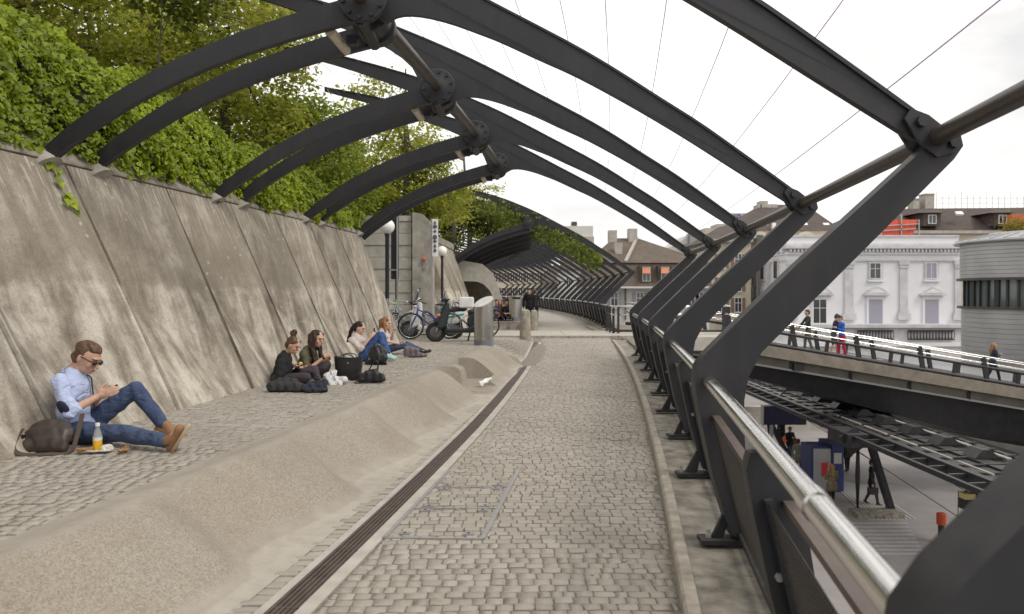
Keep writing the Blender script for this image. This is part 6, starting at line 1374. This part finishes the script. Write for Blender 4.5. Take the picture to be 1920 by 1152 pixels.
    if st.get('shoes'):
        for s in 'LR':
            d = (V['to'+s]-V['an'+s]); dn = d.normalized(); sd = Vector(J.get('sole'+s, (0, 0, -1))); sd = (sd-dn*sd.dot(dn)).normalized() if abs(sd.normalized().dot(dn)) < .95 else Vector((1, 0, 0))
            b = MB(); hl = V['an'+s]-dn*.03*k+sd*.03*k; b.cap(hl, V['to'+s]+sd*.012*k, .042*k, .036*k, 10); b.cap(V['an'+s]-sd*.015*k, V['an'+s].lerp(V['to'+s], .4)+sd*.01*k, .040*k, .040*k, 10)
            o = remesh(b, max(.010, vx*.9), 'shoe', st['shoes'], e, 3)
            if st.get('soles'):
                Rm = Matrix((dn, sd.cross(dn).normalized(), sd)).transposed(); c = hl.lerp(V['to'+s], .5)+sd*.036*k
                q = MB().lathe([(.01, -.012), (1, -.012), (1.04, 0), (1, .012), (.01, .012)], 20, c, Rm @ Matrix.Diagonal((.152*k, .052*k, 1.0))); q.build('sole', st['soles'], o, 50)
    # --- hair
    hs = st.get('hair', 'short'); b = MB(); ha = A
    b.ell(A(0, -.027, .044), (.083*k, .092*k, .092*k), H, 16, 12); b.ell(A(0, -.045, -.005), (.080*k, .070*k, .088*k), H, 12, 8)
    if hs == 'short': b.ell(A(.0, .034, .086), (.058*k, .045*k, .028*k), H); b.ell(A(0, .0, .104), (.066*k, .075*k, .03*k), H)
    if hs in ('bun', 'pony', 'long', 'back'):
        for s in (-1, 1): b.cap(A(s*.050, .045, .085), A(s*.078, -.025, .015), .021*k, .022*k)
    if hs == 'bun': b.ell(A(0, -.075, .155), (.052*k, .052*k, .055*k), H); b.ell(A(.02, -.07, .20), (.035*k, .035*k, .03*k), H); b.cap(A(0, -.05, .11), A(0, -.075, .15), .035*k, .035*k)
    if hs == 'pony': b.cap(A(0, -.10, .03), A(0, -.135, -.08), .04*k, .042*k); b.cap(A(0, -.135, -.08), A(0, -.13, -.30), .04*k, .022*k)
    if hs == 'long':
        for s in (-1, 1):
            b.cap(A(s*.075, .02, .03), A(s*.088, .01, -.12), .032*k, .04*k); b.cap(A(s*.088, .01, -.12), hd-Vector((0, 0, .33))*k+r*s*.085*k+f*.03*k, .042*k, .03*k)
        b.cap(A(0, -.09, 0), hd-Vector((0, 0, .28))*k-f*.09*k, .07*k, .055*k)
    if hs == 'back': b.cap(A(0, -.08, 0), hd-Vector((0, 0, .36))*k-f*.12*k, .085*k, .05*k); [b.cap(A(s*.074, .0, .0), hd-Vector((0, 0, .30))*k+r*s*.085*k+f*.03*k, .034*k, .022*k) for s in (-1, 1)]
    remesh(b, max(.008, vx*.75), 'hair', st['hairm'], e, 2, .0045*k)
    # --- face
    if not st.get('far'):
        for s in (-1, 1):
            MB().ell(A(s*.031, .086, .008), (.013*k, .008*k, .007*k), H, 8, 6).build('eye', M['eye'], e, 180, True)
            MB().cap(A(s*.016, .096, .030), A(s*.050, .080, .032), .005*k, .0035*k, 6).build('eyebrow', st['hairm'], e, 180, True)
        MB().ell(A(0, .099, -.058), (.022*k, .008*k, .0055*k), H, 10, 6).ell(A(0, .097, -.067), (.018*k, .008*k, .006*k), H, 10, 6).build('mouth', M['lips'], e, 180, True)
    return e, dict(r=r, f=f, u=u, A=A, S=S, tr=tr, tf=tf, tu=tu, V=V)
# --- the man in the pale blue shirt: he faces +x, his right side towards the camera
dn, df = 6.12, 6.55; dm = 6.34
J = dict(head=P(163, 671, dm), fwd=(.90, -.12, -.50), up=(.45, .0, .9), nk=P(136, 700, dm),
         shR=P(112, 716, dn), shL=P(140, 716, df), elR=P(131, 773, dn-.04), elL=P(160, 776, df-.02), wrR=P(184, 743, dn+.10), wrL=P(188, 741, df-.16),
         hipR=P(140, 812, dn+.12), hipL=P(152, 806, df-.08), knR=P(232, 813, dn-.04), anR=P(318, 829, dn-.24), toR=P(338, 812, dn-.26),
         knL=P(254, 730, df+.02), anL=P(309, 800, df), toL=P(345, 818, df-.03), hdR=(.85, .25, .32), hdL=(.85, -.22, .32), pnR=(.1, .9, .3), pnL=(.1, -.9, .3), soleR=(.95, .15, -.2), soleL=(.1, 0, -1))
J['toR'] = P(334, 803, dn-.28)
e, I = person('man in pale blue shirt and jeans sitting against the wall, looking down at a phone', J, dict(top=M['shirt'], legs=M['denim'], sleeve=2, hair='short', hairm=M['hginger'], shoes=M['tanshoe'], soles=M['sole'], vox=.010, loose=1.04, legw=1.0, curl=.42, leglen=.90, k=1.10, slump=-.015))
A, V = I['A'], I['V']
for s in (-1, 1): MB().ell(A(s*.034, .101, .006), (.030, .010, .021), Matrix((I['r'], I['f'], I['u'])).transposed(), 12, 8).build('sunglass_lens', M['lens'], e, 180, True); MB().tube([A(s*.066, .088, .013), A(s*.084, .0, .015)], .005, 6).build('sunglass_temple', M['black'], e, 180, True)
MB().tube([A(-.02, .110, .014), A(.02, .110, .014)], .005, 6).build('sunglass_bridge', M['black'], e, 180, True)
for s, d in (('R', Vector((-.1, -.85, -.3))), ('L', Vector((.1, .9, -.2)))):
    c = V['el'+s]+d.normalized()*.050+(V['sh'+s]-V['el'+s]).normalized()*.055; ax = (V['sh'+s]-V['el'+s]).normalized(); rr_, ff_, uu_ = frame(d, ax); MB().ell(c, (.046, .024, .075), Matrix((rr_, ff_, uu_)).transposed(), 14, 8).build('elbow_patch', M['navyp'], e, 180, True)
pl = [I['S'](1.0, .055)]+[I['S'](t, .118+.01*math.sin(t*3)) for t in (.9, .75, .55, .3)]
b = MB(); pl = bent(pl, 16)
for a, c in zip(pl[:-1], pl[1:]): b.bar(a, c+(c-a)*.1, .024, .006, up=I['tf'])
b.build('placket', M['navyp'], e, None, True)
b = MB(); c = V['nk']
for s in (-1, 1): b.bar(c+I['tr']*s*.058-I['tf']*.03+I['tu']*.02, c+I['tr']*s*.028+I['tf']*.075-I['tu']*.012, .012, .05, up=I['tu'])
b.bar(c-I['tf']*.055+I['tr']*.06+I['tu']*.03, c-I['tf']*.055-I['tr']*.06+I['tu']*.03, .012, .05, up=I['tu']); b.build('collar', M['shirt'], e, 60, True)
for s in 'LR': MB().cap(V['kn'+s].lerp(V['an'+s], .84), V['an'+s], .047, .044, 12).build('sock', M['sock'], e, 180, True)
ph = (V['wrR']+V['wrL'])/2+Vector((.105, 0, .055)); po = MB().box(ph, (.012, .13, .068), Matrix.Rotation(rad(30), 3, 'Y')).build('mobile_phone', M['black']); tag(po, 'small dark phone held in both hands by the man in the blue shirt', 'phone')
# --- woman with the bun, in black
def sit(px0, d, lab, pts, st, fwd, up, extra=None):
    J = {k_: P(x, y, d+dd) for k_, (x, y, dd) in pts.items()}; J['fwd'] = fwd; J['up'] = up
    if extra: J.update(extra)
    return person(lab, J, st)
d = 10.35
e, I = sit(0, d, 'woman in black with a hair bun sitting cross-legged by the wall', dict(head=(549, 648, 0), nk=(534, 668, .02), shR=(527, 681, -.16), shL=(534, 678, .18), elR=(524, 705, -.22), elL=(548, 704, .14), wrR=(549, 686, -.15), wrL=(560, 690, .02),
    hipR=(520, 712, -.10), hipL=(526, 711, .10), knR=(575, 708, -.26), anR=(566, 716, .0), toR=(582, 719, -.05), knL=(589, 694, .18), anL=(597, 714, .08), toL=(608, 716, .0)),
    dict(top=M['blackknit'], legs=M['purplegrey'], sleeve=3, hair='bun', hairm=M['hbrown'], skin=M['skin'], fem=True, vox=.012, k=.97, curl=.5, topname='sweater', loose=1.08, shoes=M['black']), (.86, -.22, -.46), (.42, 0, .9), dict(hdR=(.9, .1, -.1), hdL=(.9, -.1, 0), pnR=(0, .3, 1), pnL=(0, 0, 1)))
V = I['V']; o = MB().ell(V['wrR']+Vector((.1, .02, .03)), (.03, .025, .02), n=8, m=6).build('apple_slice', simple('pale_green_fruit', (.55, .6, .2), .5)); tag(o, 'pale green bite of fruit held by the woman with the hair bun', 'food')
d = 10.85
e, I = sit(0, d, 'woman with long brown hair and olive jacket eating with both hands', dict(head=(594, 636, 0), nk=(581, 654, .02), shR=(569, 664, -.12), shL=(588, 664, .18), elR=(577, 694, -.22), elL=(592, 691, .16), wrR=(607, 671, -.14), wrL=(610, 677, .0),
    hipR=(562, 705, -.08), hipL=(570, 704, .12), knR=(611, 688, -.08), anR=(596, 712, -.02), toR=(612, 714, -.06), knL=(613, 683, .2), anL=(607, 709, .2), toL=(622, 712, .18)),
    dict(top=M['olive'], legs=M['purplegrey'], sleeve=2, hair='long', hairm=M['hdark'], skin=M['skin'], fem=True, vox=.012, k=1.0, curl=.7, topname='jacket', loose=1.05, shoes=M['black']), (.86, -.42, -.22), (.2, 0, 1), dict(hdR=(.75, .3, .5), hdL=(.75, -.1, .5), pnR=(-.3, .8, .2), pnL=(-.3, -.8, .2)))
V = I['V']; o = MB().tube([V['wrR']+Vector((.07, .05, .03)), V['wrR']+Vector((.09, .05, .10))], .014, 7).build('food_wrap', M['plastic']); tag(o, 'small white-wrapped snack in the hands of the woman with long brown hair', 'food')
MB().tube([V['wrR']+Vector((-.012, 0, -.006)), V['wrR']+Vector((.012, 0, .006))], .03, 10).build('wristband', M['black'], e, 40, True)
d = 13.6
e, I = sit(0, d, 'woman in white top and jeans with dark ponytail leaning on the wall', dict(head=(674, 616, 0), nk=(667, 630, 0), shR=(659, 638, -.14), shL=(672, 638, .18), elR=(676, 655, -.22), elL=(684, 655, .16), wrR=(695, 633, -.16), wrL=(697, 632, .0),
    hipR=(681, 667, -.1), hipL=(686, 666, .1), knR=(711, 628, -.08), anR=(724, 667, -.06), toR=(737, 671, -.1), knL=(716, 628, .14), anL=(729, 666, .12), toL=(741, 670, .10)),
    dict(top=M['whitetop'], legs=M['denim2'], sleeve=2, hair='pony', hairm=M['hblack'], skin=M['skin2'], fem=True, vox=.013, k=1.0, curl=.6, topname='blouse', shoes=M['mintshoe']), (.9, -.2, -.34), (.3, 0, 1), dict(hdR=(.6, .2, .75), hdL=(.6, -.2, .75), pnR=(-.5, .8, 0), pnL=(-.5, -.8, 0)))
V = I['V']; o = MB().box((V['wrR']+V['wrL'])/2+Vector((.06, 0, .10)), (.012, .07, .13)).build('mobile_phone', M['black']); tag(o, 'phone held up by the woman in the white top', 'phone')
d = 15.2
e, I = sit(0, d, 'woman with long red-blonde hair and dark jeans sitting with legs stretched out', dict(head=(724, 606, 0), nk=(717, 620, 0), shR=(713, 627, -.14), shL=(722, 627, .18), elR=(724, 640, -.2), elL=(733, 640, .18), wrR=(749, 645, -.16), wrL=(737, 625, .06),
    hipR=(722, 656, -.1), hipL=(727, 655, .1), knR=(757, 648, -.12), anR=(786, 660, -.1), toR=(800, 658, -.12), knL=(762, 646, .12), anL=(791, 658, .12), toL=(806, 657, .1)),
    dict(top=M['whitetop'], legs=M['denim'], sleeve=0, hair='back', hairm=M['hblond'], skin=M['skin2'], fem=True, vox=.013, k=1.0, curl=.6, topname='strap_top', shoes=M['black']), (.9, -.25, -.3), (.25, 0, 1), dict(hdR=(.9, 0, .1), hdL=(.3, -.2, .9), pnR=(0, .3, 1), pnL=(.6, -.6, 0)))
# --- standing people
def standing(label, base, h, hdg, st, stride=.25, arms='down', lean=0.0, look=-.15, group=None):
    b0 = Vector(base); f = Vector((math.cos(hdg), math.sin(hdg), 0)); r = Vector((f.y, -f.x, 0)); Z = Vector((0, 0, 1)); k = h/1.75
    Q = lambda fx, rx, z: b0+f*fx*h+r*rx*h+Z*z*h
    ln = lean; J = dict(head=Q(ln*.95+.012, 0, .925), nk=Q(ln*.8, 0, .845), shR=Q(ln*.75, .112, .805), shL=Q(ln*.75, -.112, .805), hipR=Q(0, .05, .51), hipL=Q(0, -.05, .51))
    s = stride*.5
    J.update(knR=Q(s*.55+.02, .052, .275), anR=Q(s, .052, .045), toR=Q(s+.095, .06, .02), knL=Q(-s*.35+.02, -.052, .275), anL=Q(-s, -.052, .05+.05*stride), toL=Q(-s+.09, -.06, .02))
    for sd, sg in (('R', 1), ('L', -1)):
        if arms == 'down' or (arms == 'bag' and sd == 'L'): J['el'+sd] = Q(-.03*sg*stride*2-.01, sg*.145, .635); J['wr'+sd] = Q(.02-.05*sg*stride*2, sg*.15, .49); J['pn'+sd] = tuple(-r*sg)
        elif arms == 'bag': J['el'+sd] = Q(-.02, sg*.15, .635); J['wr'+sd] = Q(.0, sg*.155, .485); J['pn'+sd] = tuple(-r*sg)
        elif arms == 'phone': J['el'+sd] = Q(.03+ln*.5, sg*.135, .645); J['wr'+sd] = Q(.15+ln*.5, sg*.05, .705); J['pn'+sd] = tuple(-r*sg+f*-.3)
        elif arms == 'rail': J['el'+sd] = Q(.10+ln*.4, sg*.15, .66); J['wr'+sd] = Q(.22+ln*.5, sg*.10, .60); J['pn'+sd] = (0, 0, -1)
    J['fwd'] = tuple(f+Z*look); J['up'] = (0, 0, 1)
    s2 = dict(k=k, vox=.016, bvox=.012, far=True, shoes=M['black']); s2.update(st); return person(label, J, s2, group, base)
GB = 'people crossing the footbridge'
def bx(px, d): x = P(px, 0, d).x; return (x, d, bz(x)+.10)
standing('person in dark green jersey and olive trousers walking on the footbridge behind the big pylon', bx(1516, 31.7), 1.80, rad(175), dict(top=M['darkgreen'], legs=M['oliveleg'], hair='short', hairm=M['hdark'], sleeve=3), .15, 'rail', .02, -.1, GB)
standing('man in navy jersey and grey shorts leaning over a phone on the footbridge', bx(1563, 31.8), 1.80, rad(-10), dict(top=M['navyj'], legs=M['greyshort'], leglen=.2, hair='short', hairm=M['hdark'], sleeve=2), .12, 'phone', .07, -.5, GB)
standing('person in bright blue jacket and red trousers on the footbridge', bx(1579, 31.5), 1.78, rad(190), dict(top=M['bluejacket'], legs=M['redtrousers'], hair='short', hairm=M['hblack'], sleeve=3), .12, 'phone', .05, -.45, GB)
standing('woman with long fair hair and navy jacket walking down the footbridge', bx(1861, 31.2), 1.68, rad(-5), dict(top=M['navyj'], legs=M['blackknit'], hair='back', hairm=M['hblond'], sleeve=3, fem=True, hem=.12), .3, 'phone', .03, -.3, GB)
GP = 'people standing on the promenade by the second bin'
standing('person in black jacket standing on the path beyond the bollards', (P(992, 0, 36).x, 36, .02), 1.78, rad(-100), dict(top=M['blackknit'], legs=M['blackknit'], hair='short', hairm=M['hblack']), .12, 'bag', .02, -.2, GP)
standing('person in dark clothes walking just behind the one in the black jacket', (P(1003, 0, 38).x, 38, .02), 1.74, rad(80), dict(top=M['charcloth'], legs=M['navycloth'], hair='short', hairm=M['hbrown']), .25, 'down', .02, -.1, GP)
GS = 'people sitting on the raised terrace by the second bin'
for i, (px, top, lab) in enumerate(((930, M['bluejacket'], 'person in blue sitting on the raised terrace'), (939, M['orangebag'], 'person in orange sitting on the raised terrace'), (949, M['blackknit'], 'person in black sitting in front on the raised terrace'), (957, M['navyj'], 'person in navy sitting close to the second bin'))):
    dd = 33.2-.35*(i > 1); x = P(px, 0, dd).x; Q = lambda a, c, z: Vector((x+a, dd+c, .37+z)); s = -1 if i % 2 else 1
    person(lab, dict(head=Q(.02*s, -.10, .80), nk=Q(0, 0, .64), shL=Q(.19, 0, .58), shR=Q(-.19, 0, .58), elL=Q(.24, -.14, .34), elR=Q(-.24, -.14, .34), wrL=Q(.10, -.34, .34), wrR=Q(-.10, -.34, .34), hipL=Q(.09, .02, .10), hipR=Q(-.09, .02, .10), knL=Q(.24, -.38, .30), knR=Q(-.24, -.38, .28), anL=Q(.06, -.52, .07), anR=Q(-.08, -.50, .07), toL=Q(.02, -.66, .04), toR=Q(-.06, -.64, .04), fwd=(.3*s, -.9, -.3), up=(0, 0, 1)),
           dict(top=top, legs=M['blackknit'] if i != 1 else M['denim'], hair='short' if i % 2 == 0 else 'back', hairm=[M['hdark'], M['hred'], M['hblack'], M['hbrown']][i], far=True, vox=.018, bvox=.014, shoes=M['black']), GS, (x, dd, .37))
GQ = 'people on the station platform'
def sp(px, py): q = SP(px, py); return (q.x, q.y, SZ)
standing('woman in khaki coat standing before the ticket machine', sp(1560, 951), 1.70, rad(95), dict(top=M['khaki'], legs=M['blackknit'], hair='back', hairm=M['hblond'], fem=True, hem=.35, loose=1.12, topname='coat'), .1, 'phone', 0, -.2, GQ)
e, I = standing('man in dark suit with a black briefcase behind the slanting canopy leg', sp(1634, 946), 1.78, rad(-20), dict(top=M['blackknit'], legs=M['charcloth'], hair='short', hairm=M['hdark'], hem=.2, topname='coat'), .25, 'bag', 0, -.1, GQ)
q = I['V']['wrR']+Vector((.02, 0, -.26)); o = MB().box(q, (.40, .10, .28)).tube(bent([q+Vector((-.08, 0, .14)), q+Vector((0, 0, .2)), q+Vector((.08, 0, .14))], 8), .012, 5).build('briefcase', M['black']); tag(o, 'black briefcase carried by the man behind the canopy leg', 'briefcase')
standing('person in grey-beige coat standing near the foot of the far canopy leg', sp(1497, 893), 1.70, rad(60), dict(top=M['greycoat'], legs=M['denim'], hair='short', hairm=M['hdark'], hem=.2, loose=1.1, topname='coat', fem=True), .2, 'down', 0, -.2, GQ)
e, I = standing('person in black top and jeans with a tan shoulder bag under the departure board', sp(1481, 866), 1.74, rad(-70), dict(top=M['blackknit'], legs=M['denim'], hair='short', hairm=M['hred'], hem=.05), .1, 'phone', 0, -.3, GQ)
q = I['V']['hipL']+Vector((.22, -.05, .1)); o = MB().box(q, (.34, .14, .28)).bar(q+Vector((0, 0, .14)), I['V']['shL']+Vector((0, 0, .06)), .03, .03).build('shoulder_bag', M['tanbag']); tag(o, 'tan shoulder bag of the person under the departure board', 'bag')
e, I = standing('person all in black holding an orange bag beside the departure board post', sp(1465, 845), 1.78, rad(20), dict(top=M['blackknit'], legs=M['blackknit'], hair='short', hairm=M['hdark'], hem=.2), .1, 'bag', 0, -.1, GQ)
q = I['V']['wrR']+Vector((0.02, -.02, -.26)); o = MB().box(q, (.34, .16, .36), None, 0, .8).tube(bent([q+Vector((-.08, 0, .18)), q+Vector((0, 0, .26)), q+Vector((.08, 0, .18))], 8), .014, 5).build('carrier_bag', M['orangebag']); tag(o, 'orange bag held by the person all in black', 'bag')
e, I = standing('person in dark coat with a broad tan fur collar behind the ticket machine', sp(1589, 884), 1.74, rad(90), dict(top=M['charcloth'], legs=M['blackknit'], hair='short', hairm=M['hdark'], hem=.3, loose=1.15, topname='coat'), .15, 'down', 0, -.2, GQ)
b = MB().ell(I['V']['nk']+Vector((0, -.05, -.08)), (.26, .16, .13)); remesh(b, .03, 'fur_collar', M['fur'], e, 1, .02)
standing('red-haired person mostly hidden behind the ticket machine', sp(1559, 893), 1.78, rad(-150), dict(top=M['charcloth'], legs=M['blackknit'], hair='back', hairm=M['hred'], fem=True), .1, 'down', 0, -.1, GQ)
bpy.context.view_layer.update()
